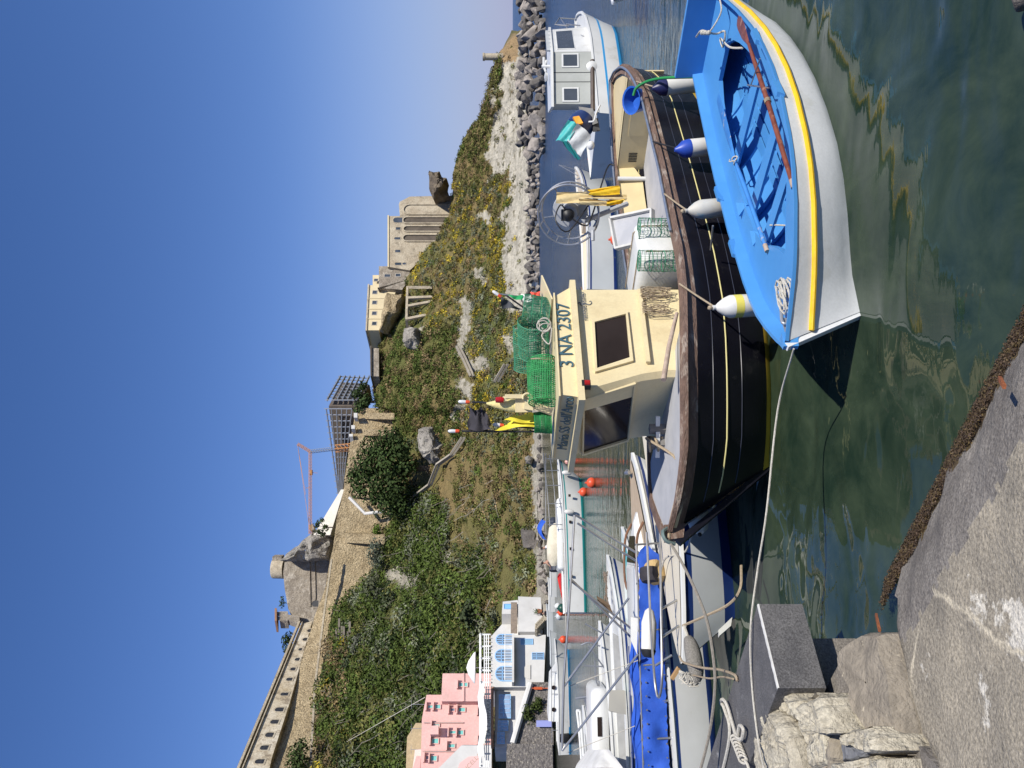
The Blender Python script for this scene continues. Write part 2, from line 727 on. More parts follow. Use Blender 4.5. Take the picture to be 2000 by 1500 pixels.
GREEN, OLIVE, GREY, YEL, BRN, DARK = (.085, .118, .026), (.150, .145, .045), (.165, .175, .115), (.44, .33, .035), (.22, .155, .08), (.045, .068, .022)
mb = MB()
cnt = 0
while cnt < 5600:
    py = random.uniform(90, 1560)
    t = random.uniform(.02, .995)
    p = hill(py, t)
    x, y = pix(p)
    jx = x + fbm((x * .05, y * .05, 5)) * 10
    jy = y + fbm((x * .05, y * .05, 25)) * 10
    if rockmask(jx, jy) or inside(jx, jy, CLIFF):
        if random.random() > .02:
            continue
    if y > 880 and x > 860 and y < 1130 and random.random() < .45:
        continue
    if y > 800 and t > .95:
        continue
    if y > 1185 and x > 985:
        continue
    g = fbm((p.x * .09, p.z * .16, 2))
    q = random.random()
    sz = 1.
    if y > 960 and x < 950 and not (y < 1100 and x > 880):      # dense green scrub on the left
        col = GREEN if q < .66 else (OLIVE if q < .82 else (GREY if q < .92 else DARK))
        sz = 1.7
        if y > 1250 and x < 690 and q < .3:
            col = YEL if q < .12 else BRN
    elif 640 < y < 860 and x < 900:
        col = GREEN if q < .55 else OLIVE if q < .8 else BRN
    elif y >= 840:
        col = BRN if q < .28 else OLIVE if q < .66 else GREEN if q < .86 else GREY
        sz = .75
    elif x > 1000 - (y - 90) * .1 and y < 330:
        col = OLIVE if q < .6 else BRN
        sz = .6
    elif y < 360:
        col = OLIVE if q < .62 else GREEN if q < .8 else BRN
        sz = .7
    else:
        yy = .30 if g > .0 else .10
        if x < 800:
            yy = .05
        col = YEL if q < yy else OLIVE if q < yy + .28 else BRN if q < yy + .48 else GREY if q < .9 else GREEN
        sz = .72
    k = random.uniform(.75, 1.25)
    col = tuple(c * k for c in col)
    if y > 880 and fbm((p.x * .11, p.z * .2, 31)) > .22 and random.random() < .8:
        continue
    r = random.uniform(.45, 1.25) * sz if random.random() < .82 else random.uniform(1.0, 1.7) * sz
    k = random.choice((.72, .85, 1, 1.1, 1.3))
    col = tuple(c * k for c in col)
    clump(mb, p - V((0, 0, .15)), r, int(30 + 46 * r * r), .95, .11 + .045 * r, col)
    cnt += 1
# bare grey branches standing out of the scrub
for _ in range(420):
    y = random.uniform(930, 1540)
    p = hill(y, random.uniform(.1, .95))
    if pix(p)[0] > 985:
        continue
    a = random.uniform(0, 6.3)
    d = V((math.cos(a), math.sin(a) * .4, random.uniform(.3, 1.2)))
    mb.c = random.choice([(.30, .26, .21), (.22, .19, .15), (.36, .32, .27)])
    e = p + V((0, -.5, .5))
    for _k in range(3):
        f = e + (d + V((random.uniform(-.6, .6), 0, random.uniform(-.4, .4)))) * random.uniform(.5, 1.1)
        o_ = V((.035, 0, .035))
        mb.add([e - o_, f - o_ * .5, f + o_ * .5, e + o_], [(0, 1, 2, 3)])
        e = f
tag(fastbuild(mb, 'hillside_scrub', LEAF, (0, 100, 0)), 'low green, brown and yellow-flowering scrub covering the hillside', 'scrub', kind='stuff')

BARK = mat('bark', (.10, .075, .05), (.06, .045, .03), .9, 6, .5)


def tree(name, label, cat, base, h, crown, col, group=None, n=900, ls=.3, tr=.12, lean=(0, 0)):
    """crown: list of (dx, dy, dz, radius) leaf masses around a forked trunk"""
    th = thing(name, label, cat, base, group)
    base = V(base)
    tb = MB()
    top = base + V((lean[0], lean[1], h * .55))
    tb.tube([base - V((0, 0, .6)), base.lerp(top, .5), top], [tr, tr * .8, tr * .55], 8)
    for c in crown:
        e = base + V(c[:3])
        tb.tube([base.lerp(top, random.uniform(.5, 1)), top.lerp(e, .5) + V((0, 0, .1)), e], [tr * .5, tr * .35, tr * .15], 6)
    tb.build('trunk', BARK, th)
    cb = MB()
    tot = sum(c[3] ** 2 for c in crown)
    for c in crown:
        k = random.uniform(.8, 1.2)
        clump(cb, base + V(c[:3]), c[3], int(n * c[3] ** 2 / tot), 1.2, ls, tuple(q * k for q in col))
    o = fastbuild(cb, 'crown', LEAF, base)
    o.location = (0, 0, 0)
    o.parent = th
    return th
# ------------------------------------------------------------------ stone and plaster
TUFA = mat('tufa_wall', (.47, .375, .23), (.33, .255, .15), .92, .8, 1., 3.4, c3=(.20, .155, .095), s3=3.6, lo3=.55, hi3=.62, spec=.1, bdist=.5, grain=.4, gscale=5)
GREYST = mat('grey_rendered_stone', (.30, .26, .205), (.20, .17, .135), .92, .5, .7, 2., c3=(.38, .34, .28), s3=.9, lo3=.5, hi3=.66, spec=.1, bdist=.3, grain=.3, gscale=5)
PALEST = mat('pale_stone', (.47, .41, .305), (.36, .30, .215), .9, .5, .5, 4., c3=(.26, .22, .16), s3=.8, lo3=.54, hi3=.68, spec=.1, bdist=.2, grain=.25, gscale=5)
WASHED = mat('weathered_limewash', (.56, .50, .39), (.40, .32, .20), .9, .35, .3, 3., c3=(.26, .21, .15), s3=.7, lo3=.5, hi3=.62, spec=.1, grain=.25, gscale=4)
CREAMW = mat('cream_render', (.62, .53, .34), (.56, .47, .30), .9, .5, .1, spec=.1)
ROCKW = mat('bare_rock', (.40, .37, .32), (.24, .22, .19), .95, .6, 1., 1.4, c3=(.16, .15, .12), s3=.9, lo3=.55, hi3=.66, spec=.1, bdist=.8)
DARKIN = mat('dark_opening', (.02, .02, .022), (.04, .04, .04), .5, 3)
GLASSF = mat('window_glass', (.03, .04, .05), (.07, .08, .10), .12, .7)
WHITEP = mat('white_render', (.60, .59, .565), (.52, .51, .485), .85, .8, .12, 5, spec=.2, c3=(.42, .40, .36), s3=.9, lo3=.6, hi3=.75)
ROOFT = mat('roof_tile', (.34, .19, .11), (.24, .13, .08), .9, 3, .4)
SILL = mat('stone_sill', (.42, .38, .32), (.34, .31, .26), .9, 3)


class Fac:
    """upright wall plane through two ground points (A left, B right as seen)"""

    def __init__(s, A, B):
        s.A = V((A[0], A[1], 0))
        s.u = (V((B[0], B[1], 0)) - s.A)
        s.len = s.u.length
        s.u.normalize()
        s.n = V((s.u.y, -s.u.x, 0))
        if s.n.y > 0:
            s.n = -s.n

    def p(s, a, z, out=0.):
        return s.A + s.u * a + V((0, 0, z)) + s.n * out

    def px(s, x, y):
        aa, bb = (750 - y) / FP, -(x - 1000) / FP
        r = V((aa, 1, 0))
        t = s.A.dot(s.n) / r.dot(s.n)
        return (r * t - s.A).dot(s.u), H + bb * t

    def poly(s, pts, out=0.):
        return [s.p(*s.px(x, y), out) for x, y in pts]


def fwin(f, par, x0, x1, y0, y1, fm, pm, arch=False, name='window', bars=0, fw=.12, out=.05, sub='pane'):
    a0, z1 = f.px(x0, (y0 + y1) / 2)
    _, z0 = f.px(x1, (y0 + y1) / 2)
    sa = sorted((f.px((x0 + x1) / 2, y0)[0], f.px((x0 + x1) / 2, y1)[0]))
    a0, a1 = sa
    c, w = (a0 + a1) / 2, (a1 - a0)

    def outl(g):
        q = [(a0 - g, z0 - g), (a1 + g, z0 - g)]
        if arch:
            r = w / 2 + g
            zc = z1 - w / 2
            q += [(c + r * math.cos(t), zc + r * math.sin(t)) for t in [math.pi * k / 8 for k in range(9)]]
        else:
            q += [(a1 + g, z1 + g), (a0 - g, z1 + g)]
        return q
    o_, i_ = outl(fw), outl(0)
    mb = MB()
    n = len(o_)
    mb.add([f.p(a, z, out) for a, z in o_] + [f.p(a, z, out) for a, z in i_] + [f.p(a, z, -.02) for a, z in o_] + [f.p(a, z, -.02) for a, z in i_],
           [(i, (i + 1) % n, n + (i + 1) % n, n + i) for i in range(n)] + [(i, (i + 1) % n, 2 * n + (i + 1) % n, 2 * n + i) for i in range(n)] + [(n + i, n + (i + 1) % n, 3 * n + (i + 1) % n, 3 * n + i) for i in range(n)])
    for k in range(bars):
        t = (k + 1) / (bars + 1)
        mb.box(f.p(lerp(a0, a1, t), (z0 + z1) / 2, .03), (.06, .03, z1 - z0), math.atan2(f.u.y, f.u.x))
    if bars:
        mb.box(f.p(c, lerp(z0, z1, .62), .03), (w, .03, .06), math.atan2(f.u.y, f.u.x))
    wn = mb.build(name, fm, par)
    mb = MB()
    mb.quad(*[f.p(a, z, .015) for a, z in i_])
    mb.build(sub, pm, wn)
    return wn


def slab(f, pts, depth, out=0.):
    """solid with the pixel outline pts on the wall plane, depth metres thick behind it"""
    mb = MB()
    mb.prism(f.poly(pts, out), -f.n * depth)
    return mb


# ------------------------------------------------------------------ rampart wall with buttresses
WT = [(795, 694), (830, 690), (870, 683), (905, 677), (960, 671), (1000, 660), (1070, 650), (1092, 645), (1150, 635), (1205, 614), (1290, 590), (1375, 561), (1475, 535), (1620, 505)]
mb = MB()
rows = []
for py in np.linspace(797, 1620, 170):
    d = ip(py, DT) - 1.5
    xb = ip(py, TOP) + 12
    xt = ip(py, WT)
    col = []
    for k in range(15):
        t = k / 14
        p = W(lerp(xb, xt, t), py, d + t * 1.2)
        p.y += fbm((p.x * .5, p.z * .5, 1)) * .35
        p.z += fbm((p.x * .4, 4, t)) * .12
        col.append(p)
    col.append(col[-1] + V((0, 5, -.1)))
    rows.append(col)
mb.loft(rows)
rampart = thing('rampart_wall', 'long tan stone rampart with buttresses running along the top of the slope', 'wall', W(760, 1000, 133))
mb.build('wall', TUFA, rampart)
for y0, y1 in [(806, 818), (838, 850), (868, 882), (905, 915), (960, 970), (1040, 1058)]:
    ym = (y0 + y1) / 2
    d = ip(ym, DT) - 1.4
    b_ = MB()
    xt, xb = ip(ym, WT) + 8, ip(ym, TOP) + 12
    p0, p1, q0, q1 = W(xb, y1, d), W(xb, y0, d), W(xt + 14, y1, d + .8), W(xt + 14, y0, d + .8)
    o = V((0, -2.6, 0))
    b_.hexa([p0 + o, p1 + o, p1, p0], [q0 + o * .25, q1 + o * .25, q1, q0])
    b_.build('buttress', TUFA, rampart)
b_ = MB()
for (x0, y0, x1, y1) in [(633, 1200, 648, 1092), (622, 1287, 633, 1200), (615, 1343, 622, 1287), (606, 1500, 615, 1343)]:
    b_.beam(W(x0, y0, ip(y0, DT) - 2.4), W(x1, y1, ip(y1, DT) - 2.4), .35, .3)
b_.build('string_course', PALEST, rampart)
b_ = MB()
b_.tube([W(682, 971, 131), W(713, 1003, 130.5), W(752, 999, 130.5)], .28, 8)
tag(b_.build('drain_pipe', mat('white_pipe', (.7, .68, .64))), 'white bent drain pipe running down the tan rampart wall', 'pipe')
# concrete terrace steps under the wall
b_ = MB()
for k in range(9):
    xx = 655 + k * 6
    y = 1205 + random.uniform(0, 30)
    while y < 1335:
        y1 = y + random.uniform(12, 40)
        dq = 121.5 - k * .6 + random.uniform(-.3, .3)
        jx = random.uniform(-2, 2)
        b_.beam(W(xx + jx + random.uniform(-1.5, 1.5), y1, dq), W(xx + jx, y, dq + .4), random.uniform(.25, .5), random.uniform(.15, .35))
        y = y1 + random.uniform(0, 14)
tag(b_.build('terrace_steps', mat('terrace_stone', (.22, .19, .15), (.16, .14, .11), .95, 1)), 'weathered grey stone terrace steps below the tan rampart', 'steps')
for i, (y0, y1, x0, x1) in enumerate([(1268, 1335, 700, 722), (1290, 1340, 727, 742)]):
    f = Fac(W(0, y1, 112 - i), W(0, y0, 113 - i))
    tag(slab(f, [(x0, y0), (x0, y1), (x1, y1), (x1, y0)], 1.2).build('terrace_wall', PALEST), ['wider pale terrace retaining wall half hidden by shrubs', 'shorter pale terrace wall just below the wider one'][i], 'wall')

# ------------------------------------------------------------------ long palace with arched windows
A, B = W(0, 1620, 93), W(0, 1216, 134)
f = Fac(A, B)
pal = thing('palace', 'long weathered palace with a row of arched windows along the rampart', 'building', f.p(f.len / 2, 36))
slab(f, [(588, 1219), (610, 1213), (566, 1372), (532, 1476), (498, 1620), (420, 1620), (472, 1500), (523, 1375)], 9).build('wall', WASHED, pal)
mb = MB()
a, b2 = f.p(*f.px(585, 1217), .2), f.p(*f.px(418, 1620), .2)
mb.beam(a, b2, .5, .35)
mb.beam(a - V((0, 0, .5)), b2 - V((0, 0, .5)), .2, .15)
mb.build('cornice', PALEST, pal)
mb = MB()
h1, h2 = a + V((0, 0, .3)), b2 + V((0, 0, .3))
mb.add([h1, h2, h2 - f.n * 4.5 + V((0, 0, 1.6)), h1 - f.n * 4.5 + V((0, 0, 1.6)), h2 - f.n * 9, h1 - f.n * 9], [(0, 1, 2, 3), (3, 2, 4, 5)])
mb.build('roof', ROOFT, pal)
for (x0, x1, y0, y1) in [(600, 607, 1229, 1235), (591, 600, 1246, 1252), (583, 590, 1266, 1271), (576, 585, 1285, 1291), (567, 577, 1304, 1310), (559, 571, 1324, 1330), (548, 563, 1353, 1359), (537, 554, 1382, 1390),
                         (528, 544, 1406, 1414), (518, 534, 1431, 1440), (508, 524, 1456, 1465), (498, 516, 1483, 1492)]:
    fwin(f, pal, x0, x1, y0, y1, PALEST, DARKIN, True, fw=.22)

# ------------------------------------------------------------------ bastion, turret, hut, crag
f = Fac(W(0, 1216, 138), W(0, 1090, 142))
bas = thing('bastion', 'massive grey rendered bastion with a dark arch rising above the rampart', 'fort', W(640, 1150, 139))
slab(f, [(556, 1098), (553, 1118), (556, 1150), (563, 1190), (575, 1215), (612, 1219), (645, 1180), (650, 1088), (600, 1088)], 14).build('wall', GREYST, bas)
fwin(f, bas, 609, 622, 1173, 1185, GREYST, DARKIN, True, name='arched_gate', fw=.3, sub='opening')
mb = MB()
for x, y0, y1 in ((604, 1095, 1185), (614, 1092, 1172)):
    mb.beam(f.p(*f.px(x, y0), .1), f.p(*f.px(x + 2, y1), .1), .25, .25)
mb.build('moulding', GREYST, bas)
c = W(553, 1110, 143)
tur = thing('lookout_turret', 'small round stone turret standing on top of the grey bastion', 'turret', c)
mb = MB()
mb.lathe([(1.9, -.3), (1.85, 1.7), (1.75, 1.9)], c, n=20)
mb.build('drum', PALEST, tur)
mb = MB()
mb.box(c + V((1.9, 0, .9)), (.9, 1.7, 1.7))
mb.build('doorway', GREYST, tur)
f2 = Fac(W(0, 1214, 136), W(0, 1193, 138.5))
hut = thing('lookout_hut', 'little square lookout hut with a flat overhanging roof beside the bastion', 'hut', f2.p(1, 43))
slab(f2, [(546, 1194), (546, 1212), (562, 1212), (562, 1194)], 1.8).build('wall', GREYST, hut)
for ya, yb in ((1196, 1203), (1205, 1211)):
    fwin(f2, hut, 541, 547, ya, yb, GREYST, GLASSF, fw=.06)
slab(f2, [(537, 1191), (537, 1216), (541, 1216), (541, 1191)], 2.6, .4).build('roof', ROOFT, hut)
slab(f2, [(562, 1200), (562, 1210), (585, 1218), (585, 1203)], 1.2).build('support', GREYST, hut)


def crag(name, label, pts, d, thick, m, amp=1.2):
    """jagged rock mass with the given outline"""
    cx, cy = sum(p[0] for p in pts) / len(pts), sum(p[1] for p in pts) / len(pts)
    rows = []
    dense = []
    for i in range(len(pts)):
        a, b = pts[i], pts[(i + 1) % len(pts)]
        for k in range(6):
            dense.append((lerp(a[0], b[0], k / 6), lerp(a[1], b[1], k / 6)))
    mb = MB()
    for r in [1.0, .93, .8, .62, .42, .22, .02]:
        ring = []
        for x, y in dense:
            p = W(cx + (x - cx) * r, cy + (y - cy) * r, d)
            p.y -= thick * math.sqrt(max(0, 1 - r * r)) * .6
            k = amp * (1 if r < .97 else .5)
            p += V((fbm((p.x * .4, p.z * .4, 1)), fbm((p.x * .35, p.z * .5, 7)) * 1.6, fbm((p.x * .4, p.z * .4, 13)))) * k
            ring.append(p)
        rows.append(ring)
    back = [p + V((0, thick, 0)) for p in rows[0]]
    mb.loft([back] + rows, True)
    return tag(mb.build(name, m, angle=.5), label, 'rock')


crag('crag', 'bare pale crag between the bastion and the white sloping wall', [(553, 1094), (560, 1080), (578, 1072), (590, 1055), (612, 1040), (640, 1042), (655, 1060), (650, 1092)], 140, 6, ROCKW, .8)
crag('crag', 'dark brown rock knob beside the building with tall arches', [(843, 340), (838, 355), (840, 372), (846, 384), (876, 384), (872, 350), (860, 336)], 151, 5, mat('brown_rock', (.2, .16, .11), (.1, .08, .06), .95, .5, 1., 1.2, bdist=.6))
crag('boulder', 'large grey boulder on the slope below the dark spreading tree', [(818, 838), (814, 858), (822, 885), (838, 905), (870, 907), (880, 880), (866, 852), (846, 836)], 118, 6, ROCKW, 1.0)
crag('boulder', 'dark cube-like boulder above the moored rubber boat', [(1017, 1040), (1020, 1068), (1040, 1076), (1060, 1068), (1060, 1048), (1040, 1034)], 76, 2.5, mat('dark_boulder', (.17, .15, .13), (.09, .08, .07), .95, .8, 1., 2., bdist=.3), .4)
crag('boulder', 'small rounded boulder at the foot of the slope', [(1026, 896), (1028, 906), (1038, 908), (1042, 898), (1034, 892)], 78, 1.2, ROCKW, .2)
crag('outcrop', 'fissured rock outcrop under the concrete ruin', [(790, 640), (788, 660), (800, 682), (822, 690), (830, 668), (812, 640)], 132, 4, ROCKW, .8)

# white sloping wall
f = Fac(W(0, 1046, 139), W(0, 955, 143))
ww = thing('sloping_wall', 'bright white sloping wall rising to the crag under the crane', 'wall', f.p(4, 30))
slab(f, [(612, 1045), (666, 956), (672, 956), (645, 1045)], 3).build('wall', mat('limewashed_wall', (.74, .70, .62), (.66, .62, .54), .9, .7), ww)
slab(f, [(606, 1036), (604, 1026), (610, 1022), (614, 1034)], 2).build('lookout', GREYST, ww)

# scaffolded building
f = Fac(W(0, 957, 150), W(0, 793, 143))
g = Fac(W(0, 793, 143), W(0, 746, 156))
sb = thing('scaffolded_building', 'dark stone building wrapped in grey scaffolding beside the crane', 'building', f.p(f.len, 25))
mb = slab(f, [(642, 793), (664, 957), (672, 957), (694, 793)], 3)
mb.prism([g.p(*g.px(x, y)) for x, y in [(642, 793), (668, 747), (722, 752), (698, 793)]], V((-3, 3, 0)))
mb.build('wall', mat('dark_masonry', (.16, .13, .10), (.11, .09, .075), .95, 1.2, .6), sb)
STEEL = mat('galvanised_steel', (.36, .38, .40), (.28, .29, .31), .45, 8, metal=.4)
for fc, (xa, ya), (xb, yb), (xc, yc), (xd, yd), n, m_, bh in [(f, (640, 793), (663, 957), (670, 957), (690, 793), 14, 5, False), (g, (640, 793), (666, 746), (722, 750), (700, 793), 8, 6, True)]:
    mb = MB()
    for i in range(n + 1):
        t = i / n
        mb.beam(fc.p(*fc.px(lerp(xa, xb, t) - 4, lerp(ya, yb, t)), 1.2), fc.p(*fc.px(lerp(xd, xc, t), lerp(yd, yc, t)), 1.2), .16)
    for j in range(m_ + 1):
        t = j / m_
        mb.beam(fc.p(*fc.px(lerp(xa, xd, t), ya), 1.2), fc.p(*fc.px(lerp(xb, xc, t), yb), 1.2), .55 if bh else .3, .16)
    mb.build('scaffold', STEEL, sb)
mb = slab(f, [(662, 640 + 317), (660, 965), (664, 975), (672, 972), (672, 957)], 2)
tag(mb.build('masonry_stub', GREYST), 'stepped grey masonry stub at the left end of the scaffolding', 'wall')
for (x, y, w_, l) in [(697, 811, 9, 'white site cabin at the near end of the rampart top'), (692, 834, 7, 'white site cabin between two others on the rampart top'), (688, 850, 5, 'small white site box under the scaffolding')]:
    fc = Fac(W(0, y + w_ / 2, 137), W(0, y - w_ / 2, 137.5))
    tag(slab(fc, [(x - 6, y - w_ / 2), (x - 6, y + w_ / 2), (x + 1, y + w_ / 2), (x + 1, y - w_ / 2)], 1.5).build('site_cabin', WHITEP), l, 'cabin')

# crane
cr = thing('tower_crane', 'orange and grey tower crane standing above the rampart', 'crane', W(686, 873, 139))
ORG_M = mat('crane_paint', (.50, .22, .06), (.42, .2, .08), .6, 3)


def lattice(a, b, w, n, r=.05):
    mb = MB()
    a, b = V(a), V(b)
    d = (b - a).normalized()
    s1 = d.orthogonal().normalized()
    s2 = d.cross(s1)
    cs = [(s1 * i + s2 * j) * w / 2 for i, j in ((1, 1), (-1, 1), (-1, -1), (1, -1))]
    for c in cs:
        mb.beam(a + c, b + c, r * 2)
    for k in range(n):
        for q in range(4):
            mb.beam(a.lerp(b, k / n) + cs[q], a.lerp(b, (k + 1) / n) + cs[(q + 1) % 4], r)
    return mb


dC = 139
base, head, apex, tip = W(686, 873, dC), W(606, 882, dC), W(581, 867, dC), W(606, 1043, dC - 6)
lattice(base, W(655, 876, dC), .9, 4, .08).build('base_mast', ORG_M, cr)
lattice(W(655, 876, dC), head, .45, 10, .04).build('mast', STEEL, cr)
lattice(head, tip, .38, 26, .03).build('jib', ORG_M, cr)
lattice(head, apex, .35, 4, .035).build('head', ORG_M, cr)
mb = MB()
for q in (W(597, 966, dC - 3), tip):
    mb.tube([apex, q], .035, 4)
mb.beam(W(597, 953, dC - 2.5), W(606, 953, dC - 2.5), .08)
mb.build('tie_rods', ORG_M, cr)
mb = MB()
mb.box(W(608, 923, dC - 1.6), (.9, .6, .35))
mb.beam(W(610, 923, dC - 1.6), W(620, 924, dC - 1.6), .06)
mb.build('trolley', ORG_M, cr)

# ------------------------------------------------------------------ right-hand buildings on the crest
f = Fac(W(0, 522, 150), W(0, 394, 156))
ab = thing('arcaded_building', 'tan stone building with three tall narrow arches and one wide arch', 'building', f.p(5, 15))
slab(f, [(759, 422), (759, 521), (800, 528), (842, 490), (866, 472), (885, 440), (885, 422)], 9).build('wall', PALEST, ab)
slab(f, [(781, 394), (779, 399), (781, 421.6), (890, 421.6), (890, 382), (800, 384)], 8, .02).build('wing', PALEST, ab)
mb = slab(f, [(757, 421), (757, 522), (760, 522), (760, 421)], 9.2, .15)
mb.build('parapet', CREAMW, ab)
for x0, x1, y0, y1 in [(788, 874, 425.5, 436), (789, 868, 443, 452), (788, 856, 460, 471), (789, 879, 401, 418.5)]:
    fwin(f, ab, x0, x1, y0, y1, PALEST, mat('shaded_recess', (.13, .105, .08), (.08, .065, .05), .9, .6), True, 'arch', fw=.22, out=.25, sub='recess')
for x0, x1, y0, y1, ar in [(768, 786, 425, 435, 1), (773, 782, 444, 449, 0), (770, 782, 463.5, 468, 1), (772, 782, 488, 493, 0), (771, 784, 513, 518, 1), (786, 793, 513, 517, 1)]:
    fwin(f, ab, x0, x1, y0, y1, PALEST, GLASSF, bool(ar), fw=.12)
f = Fac(W(0, 566, 148), W(0, 520, 151))
sq = thing('stone_house', 'plain grey-tan stone house between the arcaded building and the cream block', 'house', f.p(2, 20))
slab(f, [(740, 520), (740, 566), (737, 562), (785, 566), (800, 545), (800, 520)], 7).build('wall', GREYST, sq)
for x0, x1, y0, y1 in [(751, 762, 536, 541), (773, 782, 535, 540)]:
    fwin(f, sq, x0, x1, y0, y1, SILL, GLASSF)
f = Fac(W(0, 646, 143), W(0, 533, 152))
cb = thing('cream_building', 'long cream rendered block with four small square windows', 'building', f.p(5, 22))
slab(f, [(720, 557), (716, 645), (740, 645), (762, 592), (775, 566), (775, 557)], 8).build('wall', CREAMW, cb)
slab(f, [(727, 533), (727, 556.6), (760, 556.6), (760, 533)], 6, -.6).build('annex', CREAMW, cb)
slab(f, [(718.5, 556), (714, 647), (717, 647), (721.5, 556)], 8.4, .2).build('parapet', PALEST, cb)
for x0, x1, y0, y1 in [(728, 736, 568, 574), (727.5, 735.5, 588, 594), (727, 735, 609, 615), (727, 735, 629, 635), (731, 738, 545, 549)]:
    fwin(f, cb, x0, x1, y0, y1, SILL, GLASSF, fw=.1)
mb = MB()
for y in (583, 604, 623):
    mb.beam(f.p(*f.px(719, y), .06), f.p(*f.px(752, y), .06), .14)
mb.build('pilaster', CREAMW, cb)
crag('rock_footing', 'tan rock face under the cream block', [(757, 575), (745, 620), (742, 648), (760, 650), (782, 610), (786, 575)], 141, 4, TUFA, .7)
f = Fac(W(0, 735, 139), W(0, 680, 143))
lb = thing('low_shed', 'low dark-roofed shed along the crest left of the cream block', 'shed', f.p(1, 22))
slab(f, [(726, 680), (726, 735), (740, 735), (740, 680)], 4).build('wall', GREYST, lb)
slab(f, [(723, 678), (724, 737), (726, 737), (726, 678)], 4.6, .4).build('roof', mat('dark_roof', (.12, .1, .085), (.08, .07, .06), .9, 2), lb)
mb = MB()
mb.lathe([(.62, -1), (.6, 2.3), (.7, 2.35), (.7, 2.7)], W(972, 111, 139), n=12)
tag(mb.build('watch_post', PALEST), 'small stone post standing on the far right headland', 'post')

# concrete ruin with three open bays
f = Fac(W(0, 636, 134), W(0, 566, 139))
ru = thing('concrete_ruin', 'ruined concrete frame with three open bays on the slope', 'ruin', f.p(2, 14))
mb = MB()
L_ = f.len


def rp(x, y, out=0):
    return f.p(*f.px(x, y), out)


mb.beam(rp(797, 568, 1), rp(795, 632, 1), .4, .4)
for (x0, y0, x1, y1) in [(797, 569, 845, 569), (797, 590, 845, 588), (796, 606, 850, 596), (795, 631, 840, 622)]:
    mb.beam(rp(x0, y0, 1), rp(x1, y1, 1), .45, .5)
    mb.beam(rp(x0, y0, 1), rp(x0 - 1, y0, -3), .4, .4)
mb.build('frame', PALEST, ru)
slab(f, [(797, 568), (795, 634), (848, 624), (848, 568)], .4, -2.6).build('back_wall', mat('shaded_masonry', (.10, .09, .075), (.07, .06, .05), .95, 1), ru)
mb = MB()
for y in (576, 581, 596):
    mb.beam(rp(799, y, .5), rp(812, y + 7, -1.5), .15)
mb.build('fallen_beam', BARK, ru)


def stair_path(name, label, pts, w_=.28):
    mb = MB()
    for sgn in (-.55, .55):
        q = []
        for x, y in pts:
            best = min((hill(y, t) for t in np.linspace(.02, .98, 60)), key=lambda p: abs(pix(p)[0] - x))
            q.append(best + V((0, -.7, .55 + sgn * .4)))
        for a, b in zip(q, q[1:]):
            mb.beam(a, b, w_, w_)
    return tag(mb.build(name, mat('weathered_rail', (.34, .30, .24), (.26, .23, .18), .9, 1)), label, 'railing')


stair_path('path_railing', 'long pale handrail of the zigzag path under the large grey boulder', [(913, 855), (893, 888), (865, 905), (848, 946), (820, 968)])
stair_path('path_railing', 'short pale handrail of the path by the white rock strip', [(905, 676), (912, 700), (930, 735)])
stair_path('path_railing', 'handrail of the path just above the boat cabin', [(1000, 712), (985, 735), (975, 745)])

# ------------------------------------------------------------------ trees
tree('evergreen_tree', 'large dark evergreen tree spreading over the rampart wall', 'tree', W(835, 915, 121), 7,
     [(dx, 0 + dy, dz, r) for dx, dy, dz, r in [(-3, 0, 8, 3.2), (0, -.5, 10, 2.6), (2.6, 0, 8.5, 2.8), (4.6, 0, 6, 2.4), (-5.5, -.4, 6.5, 2.6), (1, -1.5, 6.2, 3), (-2.6, -1.8, 5, 2.6), (3, -1.6, 4, 2.2), (-5.5, -1, 3.8, 1.8), (.5, -2, 3, 1.9), (-1.5, .5, 11.6, 1.6), (-3.5, 0, 11, 1.4)]], (.048, .075, .022), n=6500, ls=.30, tr=.5)
tree('evergreen_tree', 'dark bushy tree at the foot of the scaffolded building', 'tree', W(725, 785, 140), 3, [(-1, 0, 2, 1.5), (1.4, 0, 2.6, 1.3), (2.8, 0, 1.6, 1.1), (-2.4, 0, 1, 1.1), (.4, -.6, .9, 1.3)], (.04, .065, .02), n=700, ls=.32, tr=.25)
tree('pine_tree', 'windswept pine in front of the white sloping wall', 'tree', W(648, 1030, 137), 2.6, [(-.7, 0, 2.3, .8), (.5, 0, 2.6, .7), (1.2, 0, 1.9, .6), (-1.3, 0, 1.6, .6), (0, 0, 1.1, .7)], (.05, .07, .03), n=330, ls=.22, tr=.12)
tree('pine_tree', 'thin young pine on the top of the grey bastion', 'tree', W(560, 1178, 142), 2, [(-.5, 0, .9, .5), (.2, 0, 1.0, .5), (.9, 0, .9, .45), (0, 0, .5, .4)], (.055, .085, .03), n=130, ls=.17, tr=.06)
tree('evergreen_tree', 'rounded dark treetop behind the palace roof', 'tree', W(600, 1266, 150), 3, [(-1.2, 0, 3.4, 1.2), (.2, 0, 3.8, 1.2), (1.6, 0, 4.0, 1.2), (-.4, 0, 2.4, 1.3), (2.6, 0, 3.6, .8)], (.035, .055, .018), n=520, ls=.28, tr=.3)
tree('evergreen_tree', 'bushy green tree against the rampart at the far left', 'tree', W(608, 1482, 102), 3, [(-1, 0, 2.3, 1.3), (.6, 0, 2.4, 1.2), (1.6, 0, 1.3, 1.1), (-1.6, 0, 1, 1.1), (0, -.5, 1.1, 1.1)], (.06, .088, .028), n=700, ls=.25, tr=.2)
